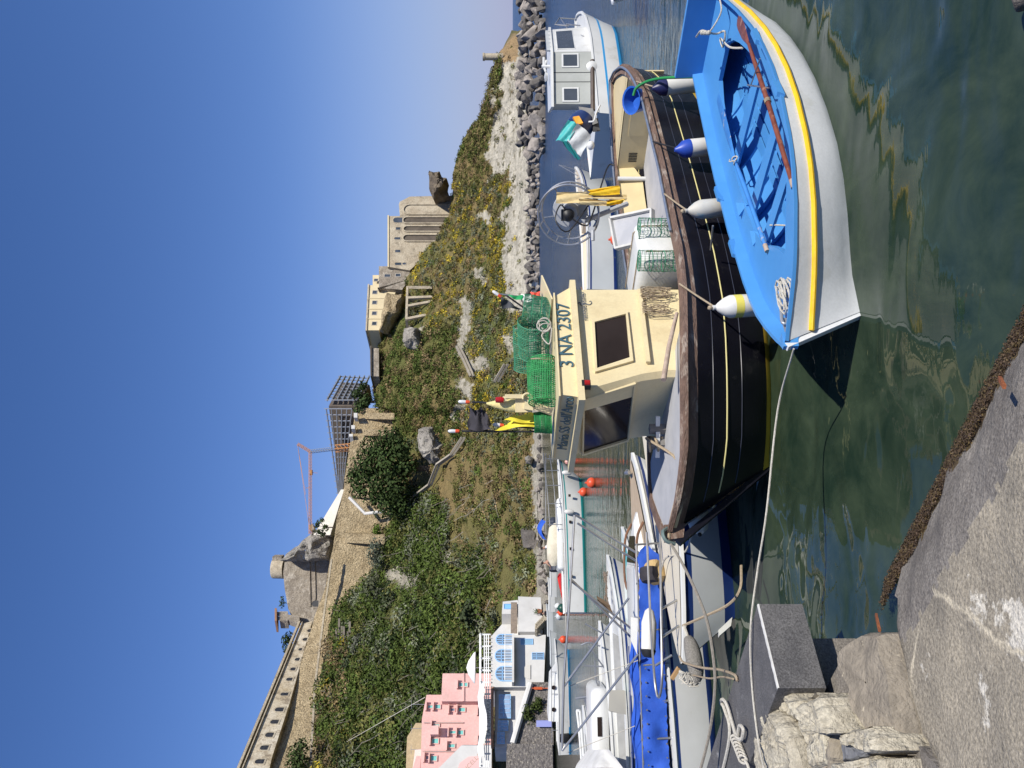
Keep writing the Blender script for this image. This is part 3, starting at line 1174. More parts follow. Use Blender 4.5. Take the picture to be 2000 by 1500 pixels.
for lab, x, y, d, r, colr, n in [
    ('grey-leaved shrub on the terrace below the palace', 705, 1262, 112, 1.5, (.13, .135, .10), 420),
    ('dark shrub hanging on the terrace wall left of the grey-leaved one', 690, 1300, 112, 1.4, (.06, .075, .04), 380),
    ('bright green bush at the foot of the tan rampart', 742, 1035, 131, 1.1, (.11, .16, .03), 260),
    ('spiky dark agave clump on the slope above the white house', 925, 1200, 74, 1.2, (.05, .065, .03), 260),
    ('prickly pear thicket under the right part of the rampart', 735, 1150, 118, 2.0, (.12, .13, .075), 420),
    ('prickly pear thicket lower on the slope beside the pale rock scar', 770, 1180, 112, 1.8, (.11, .13, .07), 380),
    ('round grey bush below the rampart buttress', 745, 1080, 124, 2.2, (.10, .115, .085), 500)]:
    b = W(x, y, d)
    tree('shrub', lab, 'shrub', b, 1, [(-r * .6, 0, r * .3, r * .7), (r * .5, 0, r * .4, r * .7), (0, -.3, r * .6, r * .7)], colr, n=n, ls=.24, tr=.08)
# ------------------------------------------------------------------ breakwater boulders
def boulder_mesh(name, m, n=15, seed=1, sq=(1, 1, .75), rough=.06):
    rr = random.Random(seed)
    bm = bmesh.new()
    for _ in range(n):
        q = V((rr.gauss(0, 1), rr.gauss(0, 1), rr.gauss(0, 1))).normalized()
        bm.verts.new((q.x * sq[0], q.y * sq[1], q.z * sq[2]))
    bmesh.ops.convex_hull(bm, input=bm.verts)
    for v in [v for v in bm.verts if not v.link_faces]:
        bm.verts.remove(v)
    bmesh.ops.bevel(bm, geom=list(bm.edges), offset=.06, segments=1, affect='EDGES')
    bmesh.ops.triangulate(bm, faces=bm.faces)
    bmesh.ops.subdivide_edges(bm, edges=bm.edges, cuts=1)
    for v in bm.verts:
        if v.co.length > 1.04:
            v.co *= 1.04 / v.co.length
        v.co += v.co.normalized() * (fbm(v.co * 2.3 + V((seed, 0, 0))) * rough * 1.6)
    me = bpy.data.meshes.new(name)
    bm.to_mesh(me)
    bm.free()
    me.materials.append(m)
    me.polygons.foreach_set('use_smooth', [True] * len(me.polygons))
    me.set_sharp_from_angle(angle=.45)
    return me


MOLE = mat('breakwater_stone', (.38, .335, .29), (.20, .18, .16), .95, 1.3, .6, 5, c3=(.14, .125, .11), s3=.8, lo3=.55, hi3=.66, spec=.1, bdist=.15)
MOLE2 = mat('dark_breakwater_stone', (.17, .155, .14), (.11, .10, .09), .95, 1.3, .6, 5, spec=.1, bdist=.15)
BM_ = [boulder_mesh('boulder', MOLE if i < 4 else MOLE2, 13 + i % 4, i + 3) for i in range(7)]


def put_rock(p, r, label, group, meshes=BM_):
    o = bpy.data.objects.new('boulder', random.choice(meshes))
    COL.objects.link(o)
    o.location = p
    o.rotation_euler = (random.uniform(0, 6.3), random.uniform(0, 6.3), random.uniform(0, 6.3))
    o.scale = (r * random.uniform(.8, 1.25), r * random.uniform(.8, 1.2), r * random.uniform(.75, 1.1))
    tag(o, label, 'rock', group)


NEARR, FARR, SHORER = ('big angular boulder in the near breakwater behind the white cabin boat', 'boulders of the near breakwater'), \
    ('smaller boulder in the far breakwater under the white scree', 'boulders of the far breakwater'), ('rough stone on the shore below the green slope', 'stones along the shore below the slope')
for row, (z, r, dd, n) in enumerate([(.1, .62, -.2, 19), (.65, .68, .5, 19), (1.15, .68, 1.2, 18), (1.65, .66, 2.0, 18), (2.05, .6, 3.0, 16)]):
    for k in range(n):
        y = -12 + (k + random.uniform(-.3, .3)) / n * 318 + row * 4
        if y > 300:
            continue
        d = 69.5 + dd + random.uniform(-.3, .3)
        put_rock(W(1000 + (H - z - random.uniform(-.2, .25)) * FP / d, y, d), r * random.choice((.6, .8, .95, 1.1, 1.45)), *NEARR)
for row, (z, r, dd, n) in enumerate([(.1, .5, 0, 34), (.65, .5, .6, 32), (1.15, .48, 1.3, 28)]):
    for k in range(n):
        y = 302 + (k + random.uniform(-.3, .3)) / n * 330
        d = 84.5 + dd + random.uniform(-.3, .3)
        put_rock(W(1000 + (H - z - random.uniform(-.2, .2)) * FP / d, y, d), r * random.uniform(.7, 1.35), *FARR)
for k in range(64):
    y = 640 + k / 64 * 540 + random.uniform(-6, 6)
    d = ip(y, [(640, 82), (900, 76), (1060, 73), (1180, 60)]) + random.uniform(-.5, .8)
    put_rock(W(1000 + (H - random.uniform(0, .5)) * FP / d, y, d), random.uniform(.2, .5), *SHORER)

# stony shore between the water and the slope
mb = MB()
rows = []
for y in np.linspace(600, 1190, 80):
    d = ip(y, [(640, 82), (900, 76), (1060, 73), (1180, 60)])
    a = W(1000, y, d - .9)
    b = W(1000, y, ip(y, DB) + 3)
    row = []
    for k in range(7):
        p = a.lerp(b, k / 6)
        p.z = ip(k, [(0, -.1), (1, .12), (6, 1.1)]) + fbm((p.x * .8, p.y * .8, 2)) * .12
        row.append(p)
    rows.append(row)
mb.loft(rows)
struct(mb.build('stony_shore', mat('shore_gravel', (.36, .33, .27), (.22, .20, .16), .95, 2.5, .9, 9, spec=.1, bdist=.1, grain=.4, gscale=12)))
# quay platform in front of the houses
QUAYST = mat('old_quay', (.40, .36, .29), (.28, .25, .2), .9, .8, .4)
mb = MB()
A, B, C_, D_ = W(0, 1180, 60), W(0, 1520, 54.5), W(0, 1520, 70), W(0, 1180, 70)
for q in (A, B, C_, D_):
    q.z = 0
mb.hexa([q - V((0, 0, .5)) for q in (A, B, C_, D_)], [q + V((0, 0, .55)) for q in (A, B, C_, D_)])
tag(mb.build('shore_quay', QUAYST), 'pale stone quay below the white houses', 'quay')

# ------------------------------------------------------------------ white restaurant house
BLUEF = mat('pale_blue_frames', (.25, .44, .68), (.22, .40, .62), .6, 4)
GLS = mat('house_glass', (.10, .13, .17), (.16, .2, .26), .12, 1.)
WIN = mat('white_joinery', (.78, .78, .76), None, .5)
f = Fac(W(0, 1345, 56), W(0, 1238, 58.5))
wh = thing('white_house', 'white restaurant house with three big blue-framed arched windows', 'house', f.p(2, .5))
slab(f, [(959, 1240), (959, 1342), (1062, 1342), (1066, 1240)], 5).build('wall', WHITEP, wh)
for x0, x1, y0, y1 in [(970, 1000, 1238 + 2.5, 1258), (968, 998, 1270, 1292), (969, 1001, 1303, 1329)]:
    fwin(f, wh, x0, x1, y0, y1, BLUEF, GLS, True, fw=.08, bars=3)
mb = MB()
a0, z0 = f.px(1040, 1299)
a1, z1 = f.px(1018, 1327)
mb.prism([f.p(*f.px(1036 - 17 * math.sin(t) , 1313 + 14 * math.cos(t)), .05) for t in [math.pi * k / 8 for k in range(9)]], f.n * .02)
mb.build('arched_niche', mat('shaded_plaster', (.55, .53, .49), None, .9), wh)
mb = MB()
mb.hexa([f.p(*f.px(1004, y), o) for y, o in ((1340, .02), (1245, .02), (1245, .9), (1340, .9))], [f.p(*f.px(1000, y), o) for y, o in ((1340, .02), (1245, .02), (1245, .9), (1340, .9))])
mb.build('balcony', WHITEP, wh)
mb = MB()
a, b = f.px(993, 1335), f.px(993, 1246)
for t in np.linspace(0, 1, 30):
    mb.beam(f.p(lerp(a[0], b[0], t), z0 + 1.35, .85), f.p(lerp(a[0], b[0], t), z0 + 2.05, .85), .025)
mb.beam(f.p(a[0], z0 + 2.05, .85), f.p(b[0], z0 + 2.05, .85), .05)
mb.build('balustrade', WIN, wh)
fwin(f, wh, 1040, 1061, 1276, 1287, BLUEF, GLS, name='gate', fw=.05, bars=2)
fwin(f, wh, 1018, 1040, 1249, 1258, BLUEF, mat('blue_door', (.20, .36, .50), None, .5), name='door', fw=.05, sub='leaf')
# right wing
f2 = Fac(W(0, 1240, 59), W(0, 1172, 62))
slab(f2, [(982, 1175), (980, 1199), (1015, 1199), (1011, 1172)], 3.5).build('upper_block', WHITEP, wh)
slab(f2, [(1012, 1170), (1012, 1239), (1060, 1239), (1056, 1172)], 4, .3).build('lower_block', WHITEP, wh)
slab(f2, [(980, 1199), (960, 1221), (960, 1241), (1012, 1241), (1012, 1199)], 3, -1.2).build('terrace_wall', WHITEP, wh)
fwin(f2, wh, 985, 1000, 1181, 1189, BLUEF, mat('sky_blue_shutter', (.22, .48, .80), None, .5), name='window', fw=.05, sub='shutter')
mb = MB()
for t in np.linspace(1184, 1238, 20):
    p = f2.p(*f2.px(1004, t), .25)
    mb.box(p, (.22, .2, .5))
mb.build('parapet', mat('terrace_brick', (.35, .28, .22), (.24, .2, .16), .9, 5), wh)
# left glazed part
f3 = Fac(W(0, 1462, 54), W(0, 1340, 56.5))
slab(f3, [(966, 1342), (966, 1458), (1000, 1458), (1035, 1342)], 5, -.35).build('glazed_wing', WHITEP, wh)
for x0, x1, y0, y1, br in [(976, 996, 1358, 1401, 4), (974, 991, 1409, 1425, 2), (973, 984, 1431, 1451, 2)]:
    fwin(f3, wh, x0, x1, y0, y1, BLUEF, mat('curtained_glass', (.30, .38, .52), (.2, .27, .4), .2, 1), fw=.07, bars=br, out=.0)
mb = MB()
mb.hexa([f3.p(*f3.px(964, y), o) for y, o in ((1460, -.4), (1344, -.4), (1344, .5), (1460, .5))], [f3.p(*f3.px(959, y), o) for y, o in ((1460, -.4), (1344, -.4), (1344, .2), (1460, .2))])
mb.build('tiled_eave', ROOFT, wh)
# pergola on top with the lettering along its railing
pg = MB()
for y in np.linspace(1240, 1496, 12):
    ff = f if y < 1341 else f3
    pg.beam(ff.p(*ff.px(958, y), .1), ff.p(*ff.px(939, y), .1), .09)
    pg.beam(ff.p(*ff.px(938, y), .3), ff.p(*ff.px(938, y), -3.), .07)
for x in (938, 946, 950, 954):
    for ff, ya, yb in ((f, 1240, 1342), (f3, 1342, 1500)):
        pg.beam(ff.p(*ff.px(x, ya), .12), ff.p(*ff.px(x, yb), .12), .07 if x > 938 else .14)
for y in np.linspace(1240, 1420, 26):
    ff = f if y < 1341 else f3
    pg.beam(ff.p(*ff.px(959, y), .12), ff.p(*ff.px(946, y), .12), .03)
pg.build('pergola', WIN, wh)
SIGN = mat('sign_letters', (.30, .33, .36), None, .5)
bd = MB()
bd.hexa([f3.p(*f3.px(959, y), o) for y, o in ((1444, .14), (1366, .14), (1366, .18), (1444, .18))], [f3.p(*f3.px(946.5, y), o) for y, o in ((1444, .14), (1366, .14), (1366, .18), (1444, .18))])
bd.build('sign_board', WIN, wh)
text('LA LAMPARA', .44, f3.p(*f3.px(957.5, 1440), .20), -f3.u if (f3.p(0, 0).x > f3.p(1, 0).x) else f3.u, (0, 0, 1), wh, SIGN, width=2.55, name='lettering')
aw = MB()
ring = []
q = [f3.p(*f3.px(944, y), 1.6) + V((0, 0, .15 * math.sin(k * 1.3))) for k, y in enumerate(range(1345, 1500, 20))]
aw.loft([[p + V((0, 0, .25)) - f3.n * 1.0 for p in q], [p for p in q], [p - V((0, 0, .18)) for p in q]])
tag(aw.build('awning', mat('white_canvas', (.8, .79, .76), None, .8)), 'white scalloped awning stretched under the pergola of the white house', 'awning')
um = MB()
c = W(927, 1304, 61)
um.lathe([(.02, 2.55), (.5, 2.4), (1.1, 2.0), (1.2, 1.85)], c - V((0, 0, 1.9)), n=14, cap=False)
um.lathe([(.03, -.6), (.03, 2.5)], c - V((0, 0, 1.9)), n=6)
tag(um.build('parasol', mat('white_canvas', (.8, .79, .76))), 'white parasol above the pergola corner of the white house', 'parasol')
# grey stone embankment
COB = mat('basalt_masonry', (.22, .20, .185), (.13, .12, .115), .95, 5., 1., 6., c3=(.42, .38, .31), s3=7., lo3=.56, hi3=.64, spec=.1, bdist=.2)
mb = slab(f3, [(1004, 1452), (1038, 1336), (1078, 1336), (1082, 1520), (1004, 1520)], 3, .5)
em = tag(mb.build('stone_embankment', COB), 'dark basalt stone embankment under the white house', 'wall')
f4 = Fac(W(0, 1520, 52.5), W(0, 1440, 54))
tag(slab(f4, [(990, 1455), (988, 1520), (1080, 1520), (1078, 1455)], 3, .4).build('stone_bastion', COB), 'dark stone bastion wall at the left edge beside the embankment', 'wall')
mb = MB()
q = [f3.p(*f3.px(x, y), .7) for x, y in ((1002, 1456), (1018, 1400), (1036, 1340))]
mb.tube(smooth(q, 4), .22, 7)
tag(mb.build('whitewashed_coping', WHITEP), 'whitewashed curved coping along the top of the embankment', 'coping')
for lab, x, y, r in [('dark green bush growing out of the basalt embankment', 1034, 1398, .8), ('small lighter bush lower right on the basalt embankment', 1052, 1380, .6)]:
    b = f3.p(*f3.px(x, y), .55)
    tree('shrub', lab, 'shrub', b, .4, [(-r * .4, -.1, 0, r * .6), (r * .4, -.1, .1, r * .6), (0, -.2, .3, r * .5)], (.055, .075, .02), n=420, ls=.09, tr=.04)
# upturned tender and oddments against the embankment
mb = MB()
b = f3.p(*f3.px(1062, 1419), .9)
mb.beam(b + V((0, 0, -.55)), b + V((0, 0, .55)), .42, .12, (0, 1, 0))
tag(mb.build('paddle_board', mat('lilac_board', (.35, .38, .72), None, .4)), 'lilac board leaning upright on the basalt embankment', 'board')
mb = MB()
b = f3.p(*f3.px(1060, 1350), .8)
mb.lathe([(.03, -.9), (.03, .8)], b, n=6)
mb.box(b + V((0, 0, .35)), (.16, .1, .6))
tag(mb.build('lifebuoy_post', mat('orange_post', (.62, .12, .04), None, .5)), 'orange marker post at the foot of the embankment', 'post')

# ------------------------------------------------------------------ pink house
PINK = mat('pink_render', (.68, .42, .38), (.62, .37, .335), .85, .5, .08, 6, c3=(.52, .35, .31), s3=.45, lo3=.54, hi3=.75, spec=.15, grain=.08, gscale=6)
TEAL = mat('turquoise_shutter', (.16, .48, .44), None, .5)
f = Fac(W(0, 1520, 61), W(0, 1318, 66))
ph = thing('pink_house', 'tall pink house with turquoise shutters behind the white restaurant', 'house', f.p(4, 3))
slab(f, [(866, 1322), (864, 1357), (864, 1376), (960, 1376), (960, 1322)], 6, .9).build('right_block', PINK, ph)
slab(f, [(833, 1357), (824, 1404), (821, 1520), (960, 1520), (960, 1357)], 6).build('wall', PINK, ph)
for x0, x1, y0, y1, o in [(897, 913, 1334, 1341, .93), (850, 860, 1377, 1384, .02), (836, 846, 1378, 1383, .02), (896, 908, 1383, 1390, .02), (880, 888, 1384, 1389, .02), (846, 858, 1415, 1419, .02), (879, 890, 1428, 1433, .02), (895, 905, 1427, 1435, .02), (844, 856, 1443, 1452, .02),
                          (876, 888, 1454, 1460, .02), (842, 853, 1477, 1486, .02), (832, 840, 1477, 1483, .02), (936, 948, 1440, 1452, .02), (936, 948, 1384, 1395, .02)]:
    fo = Fac(f.p(0, 0, o), f.p(1, 0, o))
    wn = fwin(fo, ph, x0, x1, y0, y1, PINK, TEAL if x1 - x0 > 9 else GLS, fw=.06, out=.08)
    mb = MB()
    a, z = fo.px(x0 - 1, (y0 + y1) / 2)
    mb.box(fo.p(a, z + .1, .15), (.75, .36, .1), math.atan2(f.u.y, f.u.x))
    mb.build('lintel_hood', PINK, wn)
mb = slab(f, [(840, 1424), (842, 1440), (858, 1440), (858, 1422)], 1.0, .9)
mb.build('corner_bay', PINK, ph)
mb = slab(f, [(905, 1322), (905, 1376), (908, 1376), (908, 1322)], .1, 1.0)
mb.build('string_course', PINK, ph)
f5 = Fac(W(0, 1520, 57.5), W(0, 1450, 58.5))
ar = thing('white_annex', 'white annex with a slanted gable sign in front of the pink house', 'house', f5.p(1, 3))
slab(f5, [(901, 1456), (855, 1502), (850, 1520), (960, 1520), (960, 1456)], 3, 0).build('gable', WHITEP, ar)
mb = MB()
mb.prism(f5.poly([(938, 1476), (915, 1478), (898, 1490), (893, 1505), (893, 1520), (938, 1520)], .03), f5.n * .02)
mb.build('arched_opening', mat('pale_pink_plaster', (.72, .45, .42), None, .9), ar)
ux = (f5.p(*f5.px(898, 1462), 0) - f5.p(*f5.px(862, 1500), 0)).normalized()
t_ = text('CORRICELLA', .42, f5.p(*f5.px(893, 1530), .05) + V((0, 0, .15)), ux, ux.cross(-f5.n) if ux.cross(-f5.n).z > 0 else -ux.cross(-f5.n), ar, mat('sign_brown', (.40, .27, .2), None, .6), width=2.7)
for x0, x1, y0, y1 in [(918, 932, 1468, 1480), (918, 930, 1492, 1504)]:
    pass
f6 = Fac(W(0, 1520, 62), W(0, 1455, 63))
ch = thing('small_pink_house', 'small pink and cream house end beside the tufa wall', 'house', f6.p(1, 9))
slab(f6, [(812, 1464), (805, 1520), (850, 1520), (850, 1462)], 3, .6).build('wall', mat('cream_pink', (.70, .58, .50), None, .85), ch)
slab(f6, [(815, 1476), (808, 1500), (822, 1500), (824, 1476)], .1, .68).build('niche', PINK, ch)
mb = slab(Fac(W(0, 1520, 66), W(0, 1405, 70)), [(812, 1412), (795, 1440), (792, 1520), (830, 1520), (826, 1412)], 2)
tag(mb.build('tufa_garden_wall', mat('yellow_tufa', (.46, .37, .22), (.36, .29, .17), .95, 3, .8)), 'yellow tufa garden wall behind the pink house', 'wall')
mb = MB()
mb.tube([W(830, 1362, 66), W(640, 1470, 110), W(560, 1530, 125)], .03, 4)
tag(mb.build('overhead_cable', mat('cable', (.55, .5, .42), None, .6)), 'thin overhead cable running from the pink house up the slope', 'cable')

# ------------------------------------------------------------------ small things about the houses
mb = MB()
for k in range(8):
    a = f2.p(*f2.px(1062 - k * 2.2, 1229 + k * 2.4), .9)
    mb.box(a, (.5, .8, .16), math.atan2(f2.u.y, f2.u.x))
tag(mb.build('outside_stair', PALEST), 'outside stone stair going up beside the blue door of the white house', 'stairs')
POTM = mat('terracotta', (.34, .14, .07), None, .8)
for k, (y, ff, x) in enumerate([(1262, f, 1062), (1296, f, 1063), (1206, f2, 1058)]):
    b = ff.p(*ff.px(x, y), .7)
    pt = thing('potted_plant', ['potted plant between the blue gate and the arched niche', 'potted plant in front of the arched niche', 'potted plant under the terrace of the white house'][k], 'plant', b)
    mb = MB()
    mb.lathe([(.13, 0), (.2, .3), (.2, .34), (.02, .33)], b, n=10)
    mb.build('pot', POTM, pt)
    cb_ = MB()
    clump(cb_, b + V((0, 0, .45)), .28, 60, 1.1, .07, (.06, .09, .025))
    o = fastbuild(cb_, 'foliage', LEAF, b)
    o.location = (0, 0, 0)
    o.parent = pt
for k, y in enumerate((1250, 1283, 1318)):
    b = f.p(*f.px(1004, y), .5)
    b.z = z0 + .9
    tb_ = thing('terrace_table', ['terrace table with a white cloth under the right arch', 'terrace table with a white cloth under the middle arch', 'terrace table with a white cloth under the left arch'][k], 'table', b)
    mb = MB()
    mb.lathe([(.02, 0), (.03, .7)], b, n=6)
    mb.build('pedestal', BLACKM if 'BLACKM' in globals() else DARKIN, tb_)
    mb = MB()
    mb.box(b + V((0, 0, .62)), (.8, .6, .25))
    mb.build('cloth', WIN, tb_)
mb = MB()
fo = Fac(W(0, 1520, 61), W(0, 1318, 66))
for y, xa, xb in ((1372, 866, 900), (1412, 828, 905), (1468, 826, 892)):
    mb.tube([fo.p(*fo.px(xa, y), .08), fo.p(*fo.px(xb, y), .08)], .05, 6)
mb.build('downpipes', mat('faded_pipe', (.42, .30, .27), None, .7), ph)
mb = MB()
for y in (1362, 1410, 1452):
    a = fo.p(*fo.px(828, y), -2)
    mb.tube([a, a + V((0, 0, 1.3))], .02, 4)
    mb.tube([a + V((-.4, 0, 1.25)), a + V((.4, 0, 1.25))], .015, 4)
mb.build('roof_aerial', STEEL, ph)
# ------------------------------------------------------------------ boat tools
def RP(x, y, p0, n):
    """pixel on an arbitrary plane"""
    r = V(((750 - y) / FP, 1, -(x - 1000) / FP))
    o = V((0, 0, H))
    t = (V(p0) - o).dot(V(n)) / r.dot(V(n))
    return o + r * t


WHITEB = mat('white_gelcoat', (.64, .64, .615), (.57, .57, .545), .32, 1.2, spec=.5, c3=(.47, .45, .39), s3=2.4, lo3=.58, hi3=.78)
GREYB = mat('grey_deck_paint', (.43, .43, .44), (.35, .355, .37), .6, 3, .1, 14)
BLACKR = mat('black_rubber', (.015, .015, .016), None, .5)
STAIN = mat('stainless_steel', (.46, .45, .44), (.34, .34, .33), .3, 6, metal=.75)
ROPEW = mat('white_rope', (.55, .52, .45), (.42, .39, .33), .9, 40, .4, 120)
ROPET = mat('tan_rope', (.40, .32, .22), (.30, .23, .15), .9, 40, .4, 120)
ORANGE = mat('orange_buoy_plastic', (.72, .09, .03), (.62, .08, .03), .4, 3)


def hull(mb, st, levels, bands, under=.35):
    """st: rows of (u_rail, u_waterline, half beam rail, half beam waterline, sheer z); levels from 1 (rail) to 0 (waterline)"""
    rings = []
    for u, uw, hb, hw, zs in st:
        side = []
        for t in levels:
            k = t ** .75
            side.append((lerp(uw, u, t), lerp(hw, hb, k), zs * t))
        side.append((uw + .05, hw * .55, -under))
        rings.append([V(p) for p in side] + [V((p[0], -p[1], p[2])) for p in reversed(side)])
    n = len(levels) + 1
    mis = list(bands) + [bands[-1]] * 3 + list(reversed(bands)) + [0]
    mb.loft(rings, False, False, False, mis)
    o = len(mb.mi)
    mb.add(rings[-1], [tuple(range(2 * n))])
    return rings


def rails(st, inset=0., dz=0.):
    pl = [V((u, max(.01, hb - inset), zs + dz)) for u, uw, hb, hw, zs in st]
    return pl, [V((p.x, -p.y, p.z)) for p in pl]


def strip(mb, st, a, b, za, zb):
    """flat ring board along both rails between insets a and b"""
    for sgn in (1, -1):
        mb.loft([[V((u, sgn * max(.005, hb - a), zs + za)), V((u, sgn * max(.005, hb - b), zs + zb))] for u, uw, hb, hw, zs in st])


def deck(mb, st, inset, dz, u0, u1):
    q = [s_ for s_ in st if u0 - 1e-6 <= s_[0] <= u1 + 1e-6]
    mb.loft([[V((u, max(.005, hb - inset), zs + dz)), V((u, -max(.005, hb - inset), zs + dz))] for u, uw, hb, hw, zs in q])


def fender(name_label, group, top, bot, r, body, cap=None, band=None, capm=None, bandm=None, ropeto=None, ropem=None, cone=False):
    th = thing('fender', name_label, 'fender', bot, group)
    top, bot = V(top), V(bot)
    ax = (top - bot)
    L_ = ax.length
    mb = MB()
    if cone:
        prof = [(.02, 0), (r * .7, .02), (r, .09), (r, L_ * .66), (r * .78, L_ * .78), (r * .38, L_ * .9), (r * .2, L_ * .94), (r * .22, L_), (.01, L_)]
    else:
        prof = [(.02, 0), (r * .75, .02), (r, .08), (r, L_ - .14), (r * .85, L_ - .06), (r * .4, L_), (.01, L_)]
    mb.lathe(prof, bot, ax, 20)
    mb.build('body', body, th)
    if capm:
        mb = MB()
        mb.lathe([(r * 1.02, L_ - .15), (r * .9, L_ - .055), (r * .45, L_ + .012), (r * .2, L_ + .06), (.01, L_ + .06)], bot, ax, 20, False)
        mb.build('end_cap', capm, th)
    if bandm:
        mb = MB()
        mb.lathe([(r * 1.012, L_ * .44), (r * 1.012, L_ * .60)], bot, ax, 20, False)
        mb.build('painted_band', bandm, th)
    if ropeto is not None:
        mb = MB()
        mid = top.lerp(V(ropeto), .5) + V((0, 0, -.01))
        mb.tube([top - ax.normalized() * .03, mid, V(ropeto)], .011, 6)
        mb.ball(top + ax.normalized() * .03, .028, 8)
        mb.build('lanyard', ropem, th)
    return th


def net_drum(mb, a, b, r, rings=10, n=20, w=.0035, hoops=3, hw=.009, r2=None):
    """cage of a round trap: knotted netting over stiff hoops"""
    a, b = V(a), V(b)
    ax = (b - a)
    L_ = ax.length
    ax.normalize()
    u = ax.orthogonal().normalized()
    q = ax.cross(u)

    def P(i, h):
        t = 2 * math.pi * i / n
        rr = lerp(r, r2 if r2 else r, h)
        return a + ax * L_ * h + (u * math.cos(t) + q * math.sin(t)) * rr * (1 + .03 * math.sin(3 * t + h * 5))
    for k in range(rings + 1):
        h = k / rings
        thick = hw if k % max(1, rings // hoops) == 0 else w
        mb.tube([P(i, h) for i in range(n)], thick, 4, True)
    for i in range(n):
        mb.tube([P(i + .5 * (j % 2) * 0, j / rings) for j in range(rings + 1)], w, 3, False, False)
    # inner funnel
    for i in range(0, n, 2):
        t = 2 * math.pi * i / n
        mb.tube([P(i, 0), a + ax * L_ * .35 + (u * math.cos(t) + q * math.sin(t)) * r * .3], w, 3, False, False)
        mb.tube([P(i, 1), b - ax * .0 + (u * math.cos(t) + q * math.sin(t)) * r * .02], w, 3, False, False)
    for k in (.35, .7):
        mb.tube([b + (u * math.cos(t) + q * math.sin(t)) * r * k for t in [2 * math.pi * i / 12 for i in range(12)]], w, 3, True)


def rbox(mb, c0, ax, ay, az, r=.08, k=4):
    """box with rounded vertical and top edges; c0 = base centre, half axes"""
    c0, ax, ay, az = V(c0), V(ax), V(ay), V(az)
    la, lb, lh = ax.length, ay.length, az.length

    def ring(ins, h):
        out = []
        for sx, sy, t0 in ((1, 1, 0), (-1, 1, 90), (-1, -1, 180), (1, -1, 270)):
            for j in range(k + 1):
                t = R(t0 + 90 * j / k)
                out.append(c0 + ax / la * (sx * (la - r) + (r - ins) * math.cos(t)) + ay / lb * (sy * (lb - r) + (r - ins) * math.sin(t)) + az / lh * h)
        return out
    rr = [ring(r * .4, 0), ring(0, r * .5), ring(0, lh - r)] + [ring(r * (1 - math.cos(R(a))), lh - r + r * math.sin(R(a))) for a in (30, 60, 85)]
    mb.loft(rr, True, False, True)


# ------------------------------------------------------------------ the black fishing boat
BK = Frame((-1.65, 8.4), R(42.5))
HBt = [(0, .03), (.12, .3), (.3, .56), (.55, .85), (.9, 1.1), (1.3, 1.35), (1.7, 1.47), (2.3, 1.55), (3.5, 1.5), (7, 1.46), (8, 1.32), (8.8, 1.1), (9.5, .8), (10.1, .42), (10.5, .05)]
ZSt = [(0, 1.31), (.2, 1.24), (.5, 1.19), (1.3, 1.16), (1.7, 1.12), (2.3, 1.05), (3, .98), (5, .93), (7, .93), (8.5, .96), (10.5, 1.0)]
WBt = [(0, .03), (.5, .3), (.9, .5), (1.3, .74), (1.7, .93), (2.3, 1.15), (3.5, 1.36), (7, 1.36), (8, 1.15), (9, .8), (10, .3), (10.5, .04)]
OFt = [(0, .9), (.5, .62), (1, .36), (2, .06), (3, 0), (9, 0), (10.5, -.3)]
US = [0, .06, .12, .2, .3, .42, .55, .7, .9, 1.1, 1.3, 1.5, 1.7, 2, 2.3, 2.7, 3.1, 3.5, 4, 4.5, 5, 5.5, 6, 6.6, 7, 7.4, 7.8, 8.2, 8.6, 9, 9.4, 9.8, 10.1, 10.3, 10.45, 10.5]
bst = [(u, u + ip(u, OFt), ip(u, HBt), ip(u, WBt), ip(u, ZSt)) for u in US]
NAVY = mat('black_hull_paint', (.006, .006, .010), (.011, .011, .016), .26, 1.4, .05, 2., spec=.4, c3=(.026, .025, .026), s3=5, lo3=.60, hi3=.75)
WOODR = mat('weathered_rail_wood', (.20, .125, .09), (.12, .075, .055), .75, 5., .5, 20, c3=(.36, .29, .23), s3=3., lo3=.54, hi3=.64, stretch=(1, 1, 3))
YELB = mat('yellow_boot_top', (.62, .40, .03), (.52, .33, .03), .4, 2)
CREAM = mat('cream_cabin_paint', (.68, .575, .345), (.635, .53, .31), .42, 1.1, .06, 5, spec=.4, c3=(.55, .44, .25), s3=2.2, lo3=.56, hi3=.80, grain=.05, gscale=30)
CREAMD = mat('cream_deck_paint', (.66, .54, .30), (.58, .47, .26), .5, 2., .06, 8)
SMOKE = mat('tinted_glass', (.022, .016, .014), (.035, .026, .023), .12, 1., spec=.12)
INK = mat('blue_grey_letters', (.045, .105, .135), None, .5)
boat = thing('fishing_boat', 'black wooden fishing boat with a cream wheelhouse and brown rails', 'boat', BK((5, 0, 0)))
mb = MB(BK)
levels = [1, .92, .845, .7, .55, .42, .3, .18, .06, 0]
hull(mb, bst, levels, [1, 1, 0, 0, 0, 0, 0, 0, 2, 0])
mb.build('hull', [NAVY, WOODR, YELB], boat)
mb = MB(BK)
for sgn in (1, -1):
    for t, r in ((.53, .011),):
        mb.tube([V((lerp(s[1], s[0], t), sgn * (lerp(s[3], s[2], t ** .75) + .004), s[4] * t)) for s in bst[1:-1]], r * .75, 6)
mb.build('pinstripe', mat('pale_yellow_line', (.62, .55, .24), None, .5), boat)
mb = MB(BK)
for t in (.68, .36):
    for sgn in (1, -1):
        mb.tube([V((lerp(s[1], s[0], t), sgn * (lerp(s[3], s[2], t ** .75) + .0), s[4] * t)) for s in bst[1:-1]], .006, 5)
mb.build('plank_seams', mat('seam', (.03, .032, .045), None, .3), boat)
mb = MB(BK)
strip(mb, bst, -.035, .15, .0, .012)
strip(mb, bst, -.035, -.035, .0, -.05)
strip(mb, bst, .15, .15, .012, -.03)
mb.build('cap_rail', WOODR, boat)
